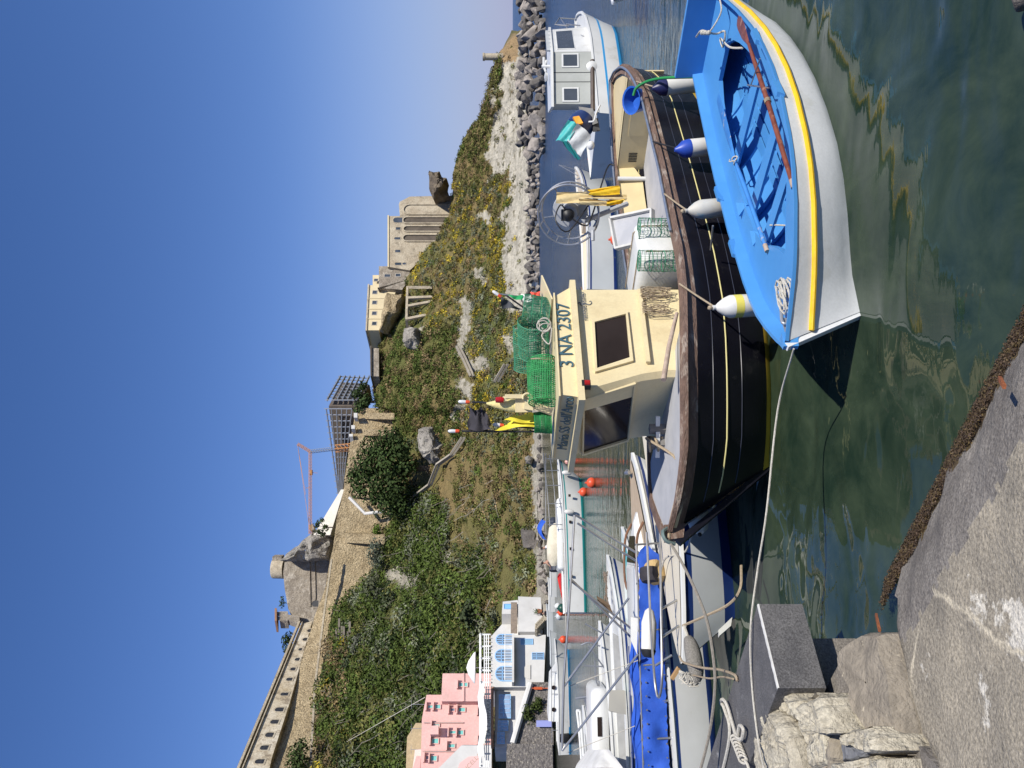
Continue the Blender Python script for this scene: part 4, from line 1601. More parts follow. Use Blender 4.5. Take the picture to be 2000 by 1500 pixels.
mb = MB(BK)
for sgn in (1, -1):
    mb.loft([[V((u, sgn * max(.005, hb - .10), zs)), V((u, sgn * max(.005, hb - .13), zs + ip(u, [(0, -.09), (2.1, -.09), (2.5, -.25), (3.3, -.5), (8.9, -.5), (9.1, -.06), (10.5, -.05)])))] for u, uw, hb, hw, zs in bst])
mb.build('bulwark_lining', CREAMD, boat)
mb = MB(BK)
sA, sB = rails([s for s in bst if 3.3 <= s[0] <= 10.5], .03, .035)
mb.tube(smooth(sA + sB[::-1][1:], 2), .02, 8)
mb.build('steel_rail', mat('worn_steel', (.30, .34, .40), (.22, .25, .3), .35, 8, metal=.6), boat)
# foredeck and side decks
mb = MB(BK)
deck(mb, bst, .11, -.02, 0, 2.01)
mb.build('foredeck', GREYB, boat)
mb = MB(BK)
mb.loft([[V((u, ip(u, HBt) - .12, .80)), V((u, .85, .80))] for u in np.linspace(2, 3.4, 6)])
mb.loft([[V((u, -ip(u, HBt) + .12, .80)), V((u, -.85, .80))] for u in np.linspace(2, 3.4, 6)])
mb.quad((2, 1.4, .8), (2, 1.4, 1.04), (2, -1.4, 1.04), (2, -1.4, .8))
mb.build('side_deck', GREYB, boat)
# stem head
mb = MB(BK)
mb.hexa([(-.05, -.035, 1.14), (.12, -.05, 1.1), (.12, .05, 1.1), (-.05, .035, 1.14)], [(-.08, -.03, 1.345), (.10, -.05, 1.335), (.10, .05, 1.335), (-.08, .03, 1.345)])
mb.build('stem_head', WOODR, boat)
mb = MB(BK)
for i in range(12):
    a, b = i / 12, (i + 1) / 12
    mb.beam((lerp(-.10, .9, a), 0, lerp(1.2, 0, a)), (lerp(-.10, .9, b), 0, lerp(1.2, 0, b)), .055, .07)
mb.build('stem_post', NAVY, boat)

# wheelhouse, slightly skewed to the keel as built
def cab(s, t, z, du=0., dv=0.):
    return BK((1.3 + .38 * t + 1.8 * s + du, .85 - 1.7 * t - dv, z))


def rake(z):
    return ip(z, [(.8, .33), (1.2, .33), (1.5, .27), (2.22, 0)])


zz = [.8, 1.2, 1.3, 1.5, 1.8, 2.22]
mb = MB()
rows = []
for z in zz:
    rows.append([cab(0, 0, z, rake(z) + .05), cab(0, 0, z, rake(z) + .0, .07), cab(0, 1, z, rake(z), -.07), cab(0, 1, z, rake(z) + .05), cab(1, 1, z), cab(1, 0, z)])
mb.loft(rows, True)
mb.build('wheelhouse', CREAM, boat)
# planes of the wheelhouse
sp0, sn = cab(.5, 0, 1.8), (cab(1, 0, 1.8) - cab(0, 0, 1.8)).cross(V((0, 0, 1))).normalized()
if sn.y > 0:
    sn = -sn
f0 = cab(0, .5, 2.22, rake(2.22))
fn = (cab(0, 1, 2.22) - cab(0, 0, 2.22)).cross(cab(0, .5, 1.5, rake(1.5)) - f0).normalized()
if fn.y > 0:
    fn = -fn


def pane(nm, corners, p0, n, fw, par=boat):
    q = [RP(x, y, V(p0) + V(n) * .012, n) for x, y in corners]
    c = sum(q, V()) / 4
    o_ = [p + (p - c).normalized() * fw for p in q]
    mb = MB()
    mb.add([p + n * .022 for p in o_] + [p + n * .022 for p in q] + [p - n * .02 for p in o_] + [p - n * .008 for p in q],
           [(i, (i + 1) % 4, 4 + (i + 1) % 4, 4 + i) for i in range(4)] + [(i, (i + 1) % 4, 8 + (i + 1) % 4, 8 + i) for i in range(4)] + [(4 + i, 4 + (i + 1) % 4, 12 + (i + 1) % 4, 12 + i) for i in range(4)])
    fr_ = mb.build(nm, CREAM, par)
    mb = MB()
    mb.quad(*[p - n * .004 for p in q])
    mb.build('pane', SMOKE, fr_)
    return fr_


pane('side_window', [(1161, 631), (1222, 615), (1230, 700), (1166, 721)], sp0, sn, .065)
pane('windscreen', [(1141, 781), (1237, 752), (1225, 857), (1139, 884)], f0, fn, .055)
# roof: lettered fascia boards and overhanging visor
mb = MB()
mb.hexa([cab(-.09, 0, 2.19, 0, -.09), cab(-.09, 1, 2.19, 0, .09), cab(1.05, 1, 2.19, 0, .09), cab(1.05, 0, 2.19, 0, -.09)],
        [cab(-.09, 0, 2.262, 0, -.09), cab(-.09, 1, 2.262, 0, .09), cab(1.05, 1, 2.262, 0, .09), cab(1.05, 0, 2.262, 0, -.09)])
mb.build('visor', CREAM, boat)
mb = MB()
b4 = [cab(-.02, 0, 2.262), cab(-.02, 1, 2.262), cab(1.02, 1, 2.262), cab(1.02, 0, 2.262)]
t4 = [cab(.0, 0, 2.455, .0, -.0), cab(.0, 1, 2.455), cab(.93, 1, 2.455), cab(.93, 0, 2.455)]
mb.hexa(b4, t4)
mb.hexa([cab(-.025, -.02, 2.456), cab(-.025, 1.02, 2.456), cab(.95, 1.02, 2.456), cab(.95, -.02, 2.456)], [cab(-.025, -.02, 2.475), cab(-.025, 1.02, 2.475), cab(.95, 1.02, 2.475), cab(.95, -.02, 2.475)])
mb.hexa([cab(.9, 0, 2.48), cab(.9, 1, 2.48), cab(1.16, 1, 2.6), cab(1.16, 0, 2.6)], [cab(.9, 0, 2.50), cab(.9, 1, 2.50), cab(1.16, 1, 2.62), cab(1.16, 0, 2.62)])
mb.build('roof', CREAM, boat)
sd = (cab(1, 0, 0) - cab(0, 0, 0)).normalized()
snx = V((sd.y, -sd.x, 0))
o_ = cab(0, 0, 2.285, 0, -.0) + snx * .012
st_ = RP(1112, 718, o_, snx)
en_ = RP(1112, 592, o_, snx)
text('3 NA 2307', .235, V((st_.x, st_.y, 2.285)), sd, (0, 0, 1), boat, INK, width=(en_ - st_).length, ext=.004)
fd = (cab(0, 0, 0) - cab(0, 1, 0)).normalized()
fnx = V((fd.y, -fd.x, 0))
o_ = cab(-.02, .5, 2.285) + fnx * .012
st_, en_ = RP(1108, 879, o_, fnx), RP(1108, 776, o_, fnx)
text("Maria SS dell'Arco", .19, V((st_.x, st_.y, 2.30)), fd, (0, 0, 1), boat, INK, shear=.25, width=(en_ - st_).length)
st_, en_ = RP(1146, 625, sp0 + sn * .02, sn), RP(1146, 571, sp0 + sn * .02, sn)
text('nauticadiposito', .075, V((st_.x, st_.y, st_.z)), sd, (0, 0, 1), boat, mat('grey_letters', (.16, .17, .18), None, .6), width=(en_ - st_).length)
mb = MB()
sh = [RP(x, y, sp0 + sn * .008, sn) for x, y in [(1126, 598), (1128, 592), (1133, 591), (1135, 595), (1140, 592), (1146, 594), (1151, 595), (1155, 592), (1154, 588), (1151, 589)]]
mb.tube(smooth(sh, 3), [.004 + .006 * math.sin(math.pi * min(1, k / 20)) for k in range(len(smooth(sh, 3)))], 6)
mb.build('seahorse_emblem', mat('grey_letters', (.16, .17, .18)), boat)
# grab board with hanging lines
mb = MB()
a, b = RP(1249, 566, sp0 + sn * .04, sn), RP(1266, 708, sp0 + sn * .04, sn)
mb.beam(a, b, .05, .035, sn)
mb.build('grab_board', CREAM, boat)
for k, (lab, ys, r0, n_, drop) in enumerate([('thick hank of tan rope on the right end of the grab board', (566, 582), .3, 12, 58), ('smaller double hank of tan rope left of the thick one', (595, 616), .22, 9, 52)]):
    mb = MB()
    for i in range(n_):
        y = lerp(ys[0], ys[1], i / n_)
        a = RP(1250 + (y - 566) * .11, y, sp0 + sn * .07, sn)
        q = []
        dd = drop / FP * 9.3 * random.uniform(.75, 1.1)
        ww = random.uniform(.02, .06)
        for j in range(13):
            t = 2 * math.pi * j / 12
            q.append(a + sd * (ww * math.sin(t)) + V((0, 0, -dd / 2 + dd / 2 * math.cos(t))) + sn * random.uniform(0, .05))
        mb.tube(smooth(q, 2), .0048, 5)
    tag(mb.build('rope_hank', ROPET), lab, 'rope', None)
mb = MB()
a, b = RP(1296, 742, sp0 + sn * .3, sn), RP(1322, 612, sp0 + sn * .3, sn)
mb.tube([a, a.lerp(b, .5) + V((0, 0, .015)), b], [.03, .027, .022], 10)
tag(mb.build('wooden_pole', mat('bare_pole', (.42, .33, .26), (.3, .22, .17), .85, 9, .3)), 'worn wooden pole lying along the cabin side of the black boat', 'pole')
# red side light
nl = thing('side_light', 'small red navigation light under the visor corner', 'lamp', RP(1146, 755, sp0 + sn * .03, sn))
ORGp = ORG[nl]
mb = MB()
mb.box(ORGp + sn * .03 + V((0, 0, .01)), (.09, .07, .10), math.atan2(sd.y, sd.x))
mb.build('housing', BLACKR, nl)
mb = MB()
mb.lathe([(.036, -.03), (.036, .03)], ORGp + sn * .06, n=10)
mb.build('lens', mat('red_lens', (.35, .01, .01), None, .15), nl)
# bitts on the foredeck
for lab, x, y in [('grey mooring bitt on the foredeck nearer the cabin', 1282, 838), ('grey mooring bitt on the foredeck with the tan rope around it', 1274, 868)]:
    p = BK.at_z(1300, y, 1.12)
    bt = thing('mooring_bitt', lab, 'bitt', BK((p.x, p.y, 1.1)))
    mb = MB()
    c = BK((p.x, p.y, 1.1))
    mb.box(c + V((0, 0, .10)), (.09, .09, .24), R(42))
    mb.build('post', mat('old_grey_timber', (.2, .19, .18), (.14, .13, .12), .9, 6, .3), bt)
    mb = MB()
    mb.beam(c + BK.a[0] * V((1, 0, 0)) * .0 + V((-.16, .02, .12)), c + V((.16, -.02, .12)), .05, .05)
    mb.build('crossbar', WHITEB, bt)
p = BK.at_z(1300, 868, 1.12)
c = BK((p.x, p.y, 1.16))
q = [c + V((.08 * math.cos(t) * (1 + .1 * math.sin(5 * t)), .08 * math.sin(t), .016 * t)) for t in np.linspace(0, 12.5, 40)]
q += [V(k) for k in smooth([q[-1], BK((.75, .35, 1.14)), BK((.45, .18, 1.16)), BK((.16, .05, 1.25)), BK((-.06, .03, 1.3))], 5)[1:]]
tag(rope(0, 0, r=.017, m=ROPET, name='bow_rope', pts=q), 'tan rope from the foredeck bitt out over the bow of the black boat', 'rope')
mb = MB(BK)
mb.tube(smooth([(.06, .04, 1.30), (.0, .06, 1.36), (-.1, .05, 1.34), (-.13, .03, 1.24)], 4), .022, 7)
mb.build('fairlead', mat('patinated_bronze', (.18, .24, .22), (.12, .16, .15), .5, 6, metal=.5), boat)

# cockpit
mb = MB(BK)
rbox(mb, (4.6, -.95, .40), (.5, 0, 0), (0, .38, 0), (0, 0, .30), .06)
mb.build('engine_box', CREAMD, boat)
mb = MB(BK)
mb.loft([[V((u, -ip(u, HBt) + .13, .42)), V((u, ip(u, HBt) - .13, .42))] for u in np.linspace(3.2, 9.0, 12)])
mb.hexa([(3.5, 1.12, .42), (6.5, 1.1, .42), (6.5, 1.34, .42), (3.5, 1.38, .42)], [(3.5, 1.12, .66), (6.5, 1.1, .66), (6.5, 1.34, .66), (3.5, 1.38, .66)])
mb.build('cockpit_sole', GREYB, boat)
UB = 8.85
mb = MB(BK)
mb.hexa([(UB, -1.0, .3), (UB + .04, -1.0, .3), (UB + .04, 1.0, .3), (UB, 1.0, .3)], [(UB, -1.0, .92), (UB + .04, -1.0, .92), (UB + .04, 1.0, .92), (UB, 1.0, .92)])
bh = mb.build('aft_bulkhead', CREAMD, boat)
mb = MB(BK)
mb.hexa([(UB - .012, -.25, .5), (UB, -.25, .5), (UB, .35, .5), (UB - .012, .35, .5)], [(UB - .012, -.25, .80), (UB, -.25, .80), (UB, .35, .80), (UB - .012, .35, .80)])
mb.build('locker_door', CREAMD, bh)
mb = MB(BK)
for k in range(6):
    mb.box((UB - .006, -.8 + k * .035, .66), (.012, .014, .16))
mb.build('vent_grille', BLACKR, bh)
mb = MB(BK)
deck(mb, bst, .1, -.03, 9.0, 10.3)
mb.quad((UB, -1.0, .935), (9.0, -.98, .937), (9.0, .98, .937), (UB, 1.0, .935))
mb.build('aft_deck', CREAMD, boat)
mb = MB(BK)
mb.tube([(8.55, -1.0, .42), (8.55, -1.0, .95)], .045, 10)
mb.tube([(8.0, .95, .42), (8.0, .95, .9)], .03, 8)
mb.build('stanchion_pipe', WHITEB, boat)
# tray lid, white tanks
q = [W(1195, 428, 11.3), W(1206, 487, 10.9), W(1276, 470, 10.2), W(1276, 411, 10.5)]
n = (q[1] - q[0]).cross(q[3] - q[0]).normalized()
if n.y > 0:
    n = -n
lid = thing('deck_hatch', 'grey hatch cover with a raised rim propped open on the black boat', 'hatch', (q[2] + q[3]) / 2)
mb = MB()
mb.prism(q, -n * .03)
mb.build('panel', GREYB, lid)
mb = MB()
for i in range(4):
    mb.beam(q[i] + n * .02, q[(i + 1) % 4] + n * .02, .035, .07, n)
mb.build('rim', mat('rim_paint', (.55, .54, .5), (.45, .44, .41), .6, 5), lid)


tank = thing('fuel_tank', 'large white plastic tank with moulded ribs lying in the cockpit', 'tank', BK((3.75, .6, .42)))
mb = MB(BK)
rbox(mb, (3.76, .62, .5), (.44, 0, 0), (0, .55, 0), (0, 0, .86), .13)
mb.build('body', mat('white_plastic', (.64, .64, .61), (.56, .56, .53), .5, 3, .1, 9), tank)
mb = MB(BK)
for u in (3.48, 4.02):
    mb.tube([(u, 1.175, .55), (u, 1.175, 1.26), (u, 1.06, 1.372), (u, .1, 1.372)], .009, 5)
mb.build('seam_rope', ROPET, tank)
mb = MB(BK)
for k in range(4):
    mb.beam((3.36, 1.178, .95 - k * .05), (3.5, 1.178, .95 - k * .05), .012, .012)
    mb.beam((3.9, 1.178, .95 - k * .05), (4.14, 1.178, .95 - k * .05), .012, .012)
mb.build('moulded_ribs', mat('shadow_grey_plastic', (.45, .45, .43), None, .6), tank)
NETG = mat('green_netting', (.05, .24, .13), (.03, .17, .09), .7, 10)
NETD = mat('bright_green_netting', (.02, .26, .07), (.015, .17, .05), .7, 10)
for lab, (x0, x1, ya, yb) in [('green wire fish trap standing on the rail in front of the grey hatch', (1248, 1305, 426, 466)), ('green wire fish trap standing in front of the white tank', (1248, 1316, 489, 530))]:
    c = BK.at_v(x1, (ya + yb) / 2, 1.22)
    t_ = BK.at_v(x0, (ya + yb) / 2, 1.22)
    r = (yb - ya) / 2 / FP * BK(c).y
    mb = MB()
    net_drum(mb, BK(c) - V((0, 0, .02)), BK((c.x, c.y, t_.z)), r, 9, 18, .0028, 3, .007)
    tag(mb.build('fish_trap', NETG), lab, 'fish trap', 'wire fish traps along the rail')
# traps on the wheelhouse roof
for lab, a, b, r, m_, k in [
    ('round green net trap standing upright at the aft end of the wheelhouse roof', W(1072, 612, 10.1), W(1022, 606, 10.1), .21, NETG, 1),
    ('green net trap lying on its side with its round face forward', W(1042, 628, 9.9), W(1042, 690, 10.2), .2, NETG, 1),
    ('tall green net trap in the middle of the roof pile', W(1030, 640, 10.5), W(1030, 720, 10.7), .19, NETG, 1),
    ('bright green trap with a beige hooped mouth lying at the front of the pile', W(1062, 702, 9.5), W(1062, 786, 9.3), .155, NETD, 1.2),
    ('bright green trap lying behind the one with the beige mouth', W(1052, 700, 10.1), W(1053, 785, 10.0), .15, NETD, 1),
    ('small bright green trap standing beside the yellow flag', W(1076, 824, 9.6), W(1044, 826, 9.6), .14, NETD, .9)]:
    mb = MB()
    net_drum(mb, a, b, r, 21, 36, .0036, 3, .008, r * k)
    tag(mb.build('fish_trap', m_), lab, 'fish trap', 'net traps piled on the wheelhouse roof')
mb = MB()
mb.tube([W(1062, 701, 9.5) + V((.0, .155 * math.cos(t), .155 * math.sin(t))) for t in np.linspace(0, 6.28, 20)], .01, 6)
for o in range(1):
    pass
tag(mb.build('trap_hoop', ROPET), 'beige hoop round the mouth of the bright green trap', 'hoop')
q = []
for k in range(46):
    t = k * .55
    q.append(W(1062 + 12 * math.cos(t) + 3 * math.sin(t * .37), 630 - 12 * math.sin(t) * (.8 + .2 * math.sin(t * .2)) + k * .25, 9.55 - .004 * k))
q += smooth([q[-1], W(1058, 655, 9.4), W(1073, 672, 9.35), W(1078, 640, 9.35)], 4)[1:]
tag(rope(0, 0, r=.008, m=ROPEW, name='rope_coil', pts=q), 'loose coil of white rope on the traps of the roof', 'rope')

# mast arm, lamps, dan-buoy flags on the roof
arm = thing('mast_lamp', 'cream mast arm with lamps on the front of the wheelhouse roof', 'mast', W(1078, 800, 9.5))
mb = MB()
mb.beam(W(1078, 804, 9.5), W(1042, 792, 9.5), .11, .09)
mb.beam(W(1042, 792, 9.5), W(1024, 789, 9.5), .14, .12)
mb.beam(W(1022, 775, 9.5), W(1022, 805, 9.5), .03, .2)
mb.beam(W(1022, 774, 9.45), W(986, 774, 9.45), .06, .05)
mb.beam(W(986, 774, 9.45), W(986, 783, 9.45), .04, .05)
mb.build('bracket', CREAM, arm)
mb = MB()
c = W(976, 781, 9.45)
mb.lathe([(.035, -.05), (.04, 0), (.035, .05), (.01, .055)], c, n=12)
mb.build('red_lamp', mat('red_lens', (.35, .01, .01), None, .15), arm)
mb = MB()
mb.tube([W(1030, 777, 9.4) + V((.055 * math.sin(t), 0, .055 * math.cos(t))) for t in np.linspace(-.3, 3.9, 12)], .012, 6)
mb.build('hook', CREAM, arm)
FLGY = mat('yellow_flag_cloth', (.78, .66, .05), (.66, .55, .04), .7, 4)
FLGK = mat('black_flag_cloth', (.022, .02, .025), (.04, .036, .045), .8, 5, .3, 10)
POLE = mat('black_pole', (.02, .02, .022), None, .5)
CLR = mat('clear_lamp', (.6, .6, .6), None, .2)


def cloth(mb, corners, nu=10, nv=8, amp=.03, seed=0.):
    a, b, c, d = [V(q) for q in corners]
    rows = []
    for i in range(nv + 1):
        v = i / nv
        row = []
        for j in range(nu + 1):
            u = j / nu
            p = a.lerp(b, u).lerp(d.lerp(c, u), v)
            p = p + V((math.sin(u * 7 + seed + v * 2) * amp * .4, math.sin(u * 9 + v * 4 + seed) * amp, math.sin(v * 8 + u * 3 + seed) * amp * .35))
            row.append(p)
        rows.append(row)
    mb.loft(rows)


def danbuoy(label, px_lamp, px_foot, d, extra):
    th = thing('flag_marker', label, 'flag', W(px_foot[0], px_foot[1], d))
    mb = MB()
    a, b = W(*px_foot, d), W(px_lamp[0] + 14, px_lamp[1], d)
    mb.tube([a, b], .012, 8)
    mb.build('pole', POLE, th)
    c = W(*px_lamp, d)
    ax = (b - a).normalized()
    mb = MB()
    mb.lathe([(.02, -.06), (.024, -.04), (.024, -.01)], c, ax, 10)
    mb.build('lamp_ring', ORANGE, th)
    mb = MB()
    mb.lathe([(.022, -.01), (.024, .03), (.02, .07), (.006, .085)], c, ax, 10)
    mb.build('lamp_bulb', CLR, th)
    for nm, m_, corners, amp in extra:
        mb = MB()
        cloth(mb, [W(x, y, dd) for x, y, dd in corners], 12, 9, amp, random.random() * 6)
        mb.build(nm, m_, th)
    return th


danbuoy('tall black flag marker with a clear lamp on top', (888, 842), (1062, 843), 9.7, [('flag', FLGK, [(914, 841, 9.6), (955, 841, 9.6), (942, 800, 9.8), (916, 796, 9.85)], .045), ('flag_fold', FLGK, [(916, 841, 9.58), (957, 840, 9.56), (958, 826, 9.62), (940, 792, 9.8)], .03)])
danbuoy('flag marker with a rolled cream-yellow flag beside the red lamp', (908, 785), (1040, 792), 9.6, [])
mb = MB()
mb.lathe([(.012, 0), (.05, .12), (.085, .3), (.08, .42), (.05, .44)], W(950, 788, 9.58), W(1022, 794, 9.58) - W(950, 788, 9.58), 14, True)
tag(mb.build('rolled_flag', mat('cream_flag_cloth', (.72, .62, .28), (.62, .52, .22), .75, 6, .3)), 'rolled cream-yellow flag sleeve on the marker pole', 'flag')
danbuoy('shorter marker with a bright yellow flag tied round it', (975, 830), (1055, 838), 9.75, [('flag', FLGY, [(965, 840, 9.62), (1046, 832, 9.62), (1040, 806, 9.85), (988, 828, 9.75)], .03), ('flag_fold', FLGY, [(985, 821, 9.62), (1046, 828, 9.62), (1045, 806, 9.8), (1003, 812, 9.76)], .02)])
danbuoy('leaning grey pennant marker above the aft end of the traps', (972, 575), (1030, 606), 10.4, [('pennant', mat('grey_pennant', (.07, .075, .085), (.04, .042, .05), .8, 6), [(978, 578, 10.35), (1004, 596, 10.38), (1022, 604, 10.4), (980, 602, 10.3)], .02)])
itf = thing('national_flag', 'small green, white and red flag hanging at the aft roof edge', 'flag', W(1055, 583, 10.3))
mb = MB()
mb.tube([W(1056, 584, 10.3), W(976, 574, 10.3)], .009, 6)
mb.build('pole', STAIN, itf)
for nm, m_, c in [('green_band', mat('flag_green', (.01, .25, .08), None, .7), [(990, 576, 10.28), (1020, 577, 10.26), (1024, 589, 10.2), (1000, 582, 10.25)]),
                  ('white_band', mat('flag_white', (.72, .7, .68), None, .7), [(1018, 575, 10.27), (1038, 577, 10.26), (1046, 589, 10.2), (1022, 589, 10.21)]),
                  ('red_band', mat('flag_red', (.62, .08, .05), None, .7), [(1036, 571, 10.27), (1054, 570, 10.26), (1055, 580, 10.2), (1038, 580, 10.22)])]:
    mb = MB()
    cloth(mb, [W(x, y, d) for x, y, d in c], 6, 6, .02, 1)
    mb.build(nm, m_, itf)

# net hauler wheel and oilskins
hw = thing('net_hauler', 'net hauler with two big steel hoops and a grey drum on the black boat', 'winch', BK((5.1, -.7, .62)))
HC = W(1112, 415, 12.0)
axh = V((-.45, -.85, .16)).normalized()
uu = V((0, 0, 1)) - axh * axh.z
uu.normalize()
vv = axh.cross(uu)


def hp(r, t, h):
    return HC + axh * h + (uu * math.cos(t) + vv * math.sin(t)) * r


mb = MB()
for h, r in ((-.10, .45), (.16, .47)):
    mb.tube([hp(r, t, h) for t in np.linspace(0, 2 * math.pi, 48, endpoint=False)], .016, 8, True)
for t in np.linspace(0, 2 * math.pi, 16, endpoint=False):
    mb.tube([hp(.45, t, -.1), hp(.47, t, .16)], .008, 6)
for t in np.linspace(.3, 2 * math.pi + .3, 5, endpoint=False):
    mb.tube([hp(.45, t, -.1), hp(.2, t + .2, -.14)], .011, 6)
mb.build('hoops', STAIN, hw)
mb = MB()
mb.lathe([(.02, -.2), (.27, -.2), (.28, -.16), (.27, -.11), (.14, -.1), (.13, .08), (.02, .1)], HC, axh, 28)
mb.build('drum', mat('grey_drum', (.45, .46, .47), (.36, .37, .38), .45, 4), hw)
mb = MB()
mb.lathe([(.02, .09), (.09, .1), (.09, .2), (.05, .24), (.01, .25)], HC, axh, 14)
mb.box(HC + axh * .16 + uu * .05, (.16, .1, .12))
mb.build('motor', BLACKR, hw)
mb = MB()
mb.tube(smooth([HC + axh * .2, W(1140, 440, 11.8), W(1155, 425, 11.8), W(1185, 330, 12.4), W(1200, 322, 12.4)], 5), .013, 7)
mb.tube(smooth([HC + axh * .15, W(1095, 400, 11.8), W(1085, 430, 11.7), W(1110, 452, 11.7), W(1150, 400, 11.8)], 5), .011, 7)
mb.build('hydraulic_hose', BLACKR, hw)
mb = MB()
mb.tube([W(1225, 398, 12.3), W(1140, 432, 11.95), HC], .04, 8)
mb.beam(W(1150, 447, 11.8), W(1158, 452, 11.8), .12, .1)
mb.tube([W(1158, 450, 11.7), W(1158, 470, 11.7)], .03, 8)
mb.build('post', mat('grey_drum', (.45, .46, .47)), hw)
OILY = mat('yellow_oilskin', (.74, .47, .02), (.64, .40, .02), .45, 4, .2, 10)
OILT = mat('tan_oilskin', (.66, .52, .27), (.58, .45, .22), .5, 4, .2, 10)
ok = thing('oilskin_trousers', 'yellow and tan oilskin trousers hung up to dry on the net hauler', 'clothing', W(1220, 385, 11.8))
for nm, m_, c, th_ in [('waist', OILT, [(1087, 376, 11.75), (1087, 396, 11.7), (1135, 398, 11.65), (1135, 374, 11.75)], .03), ('trouser_leg', OILT, [(1133, 375, 11.74), (1133, 388, 11.65), (1224, 390, 11.6), (1224, 381, 11.7)], .02),
                       ('trouser_leg', OILT, [(1130, 386, 11.64), (1130, 398, 11.62), (1188, 402, 11.62), (1186, 392, 11.62)], .02), ('yellow_lining', OILY, [(1150, 372, 11.7), (1150, 380, 11.62), (1212, 380, 11.62), (1211, 363, 11.7)], .03), ('yellow_cuff', OILY, [(1184, 392, 11.6), (1186, 402, 11.58), (1212, 400, 11.6), (1222, 389, 11.62)], .02)]:
    mb = MB()
    q = [W(x, y, d) for x, y, d in c]
    cloth(mb, q, 8, 12, .02, random.random() * 6)
    b = MB()
    cloth(b, [p + V((.03, .10, 0)) for p in q], 8, 12, .02, random.random() * 6)
    mb.add(b.v, b.f)
    mb.build(nm, m_, ok)

# outboard motor with shopping bag and tiller on the far quarter
ob = thing('outboard_motor', 'tilted outboard motor with its shaft and clamp on the far quarter of the black boat', 'outboard motor', W(1175, 232, 15.2))
mb = MB()
mb.tube([W(1157, 118, 15.6), W(1158, 216, 15.2)], .045, 8)
mb.build('shaft', mat('bronze_brown', (.10, .075, .055), (.07, .05, .04), .5, 6), ob)
mb = MB()
mb.lathe([(.02, -.02), (.10, -.015), (.11, .02), (.04, .05)], W(1156, 130, 15.55), V((0, -1, .1)), 16)
mb.build('propeller_hub', WHITEB, ob)
mb = MB()
mb.hexa([W(1130, 208, 15.3), W(1158, 212, 15.1), W(1168, 240, 15.0), W(1140, 250, 15.2)], [W(1128, 210, 15.6), W(1156, 214, 15.5), W(1166, 244, 15.4), W(1136, 254, 15.6)])
mb.hexa([W(1158, 232, 15.1), W(1168, 230, 15.1), W(1172, 256, 15.1), W(1158, 258, 15.1)], [W(1158, 232, 15.4), W(1168, 230, 15.4), W(1172, 256, 15.4), W(1158, 258, 15.4)])
mb.build('clamp_bracket', mat('dark_metal', (.10, .10, .10), (.06, .06, .06), .5, 6, metal=.4), ob)
mb = MB()
mb.tube(smooth([W(1150, 238, 14.95), W(1160, 236, 14.9), W(1164, 222, 14.9), W(1172, 205, 14.9)], 4), .018, 7)
mb.build('tiller_handle', WHITEB, ob)
mb = MB()
ring = []
cx = [(1122, 224, .22), (1135, 236, .30), (1142, 252, .27)]
mb.lathe([(.05, -.16), (.24, -.14), (.27, 0), (.25, .16), (.15, .24), (.02, .26)], W(1135, 243, 15.25), W(1120, 262, 15.2) - W(1140, 240, 15.3), 16)
mb.build('engine_cover', mat('navy_cowl', (.015, .03, .10), (.02, .04, .13), .3, 3), ob)
mb = MB()
q = [W(1119, 228, 14.93), W(1131, 226, 14.92), W(1139, 240, 14.88), W(1127, 243, 14.9)]
mb.prism(q, V((0, .1, 0)))
mb.build('orange_decal', mat('orange_panel', (.75, .32, .02), None, .5), ob)
bagt = thing('shopping_bag', 'teal and white plastic shopping bag pulled over the outboard motor', 'bag', W(1140, 270, 15))
TEALB = mat('teal_bag', (.06, .40, .38), (.04, .33, .32), .5, 5, .3, 9)
BAGW = mat('white_bag', (.60, .62, .62), (.48, .50, .50), .55, 6, .4, 9)
for nm, m_, c in [('teal_side', TEALB, [(1109, 234, 15.0), (1128, 241, 14.9), (1112, 276, 14.9), (1085, 275, 15.0)]), ('white_side', BAGW, [(1127, 240, 14.9), (1156, 264, 14.95), (1134, 308, 14.95), (1108, 274, 14.88)]), ('teal_flap', mat('dark_teal_bag', (.02, .20, .20), None, .5), [(1097, 276, 14.95), (1110, 276, 14.9), (1134, 312, 14.95), (1124, 310, 15.0)])]:
    mb = MB()
    q = [W(x, y, d) for x, y, d in c]
    cloth(mb, q, 10, 10, .025, random.random() * 6)
    mb.build(nm, m_, bagt)
mb = MB()
c = W(1154, 284, 14.9)
mb.ball(c, .09, 12, (1, 1, .8))
tag(mb.build('float', mat('white_float', (.6, .6, .58), None, .4)), 'small white float hanging below the shopping bag', 'float')
# green hose, blue tub, fenders between the two boats
mb = MB()
mb.tube(smooth([W(1237, 187, 11.9), W(1243, 172, 11.85), W(1262, 160, 11.75), W(1290, 153, 11.5), W(1330, 151, 11.2), W(1372, 150, 10.9)], 5), .022, 8)
tag(mb.build('garden_hose', mat('green_hose', (.02, .22, .06), None, .45)), 'green hose looped over the stern rail of the black boat', 'hose')
mb = MB()
c = W(1239, 196, 12.3)
mb.lathe([(.02, -.14), (.17, -.14), (.21, .06), (.22, .07), (.19, .06), (.15, -.1)], c, (-.2, -.5, .85), 18)
tag(mb.build('blue_tub', mat('blue_plastic', (.02, .09, .40), (.03, .13, .5), .4, 4)), 'blue plastic tub tucked inside the stern rail', 'tub')
FW = mat('fender_white', (.66, .65, .61), (.58, .56, .52), .45, 2., .04, 6)
FDIRT = mat('fender_grimy', (.50, .48, .42), (.42, .40, .35), .6, 2, c3=(.25, .36, .40), s3=5, lo3=.52, hi3=.62)
NAVF = mat('fender_navy', (.012, .014, .07), None, .4)
BLUF = mat('fender_blue', (.02, .06, .35), None, .4)


def fpos(x, y, v=1.72):
    return BK(BK.at_v(x, y, v))


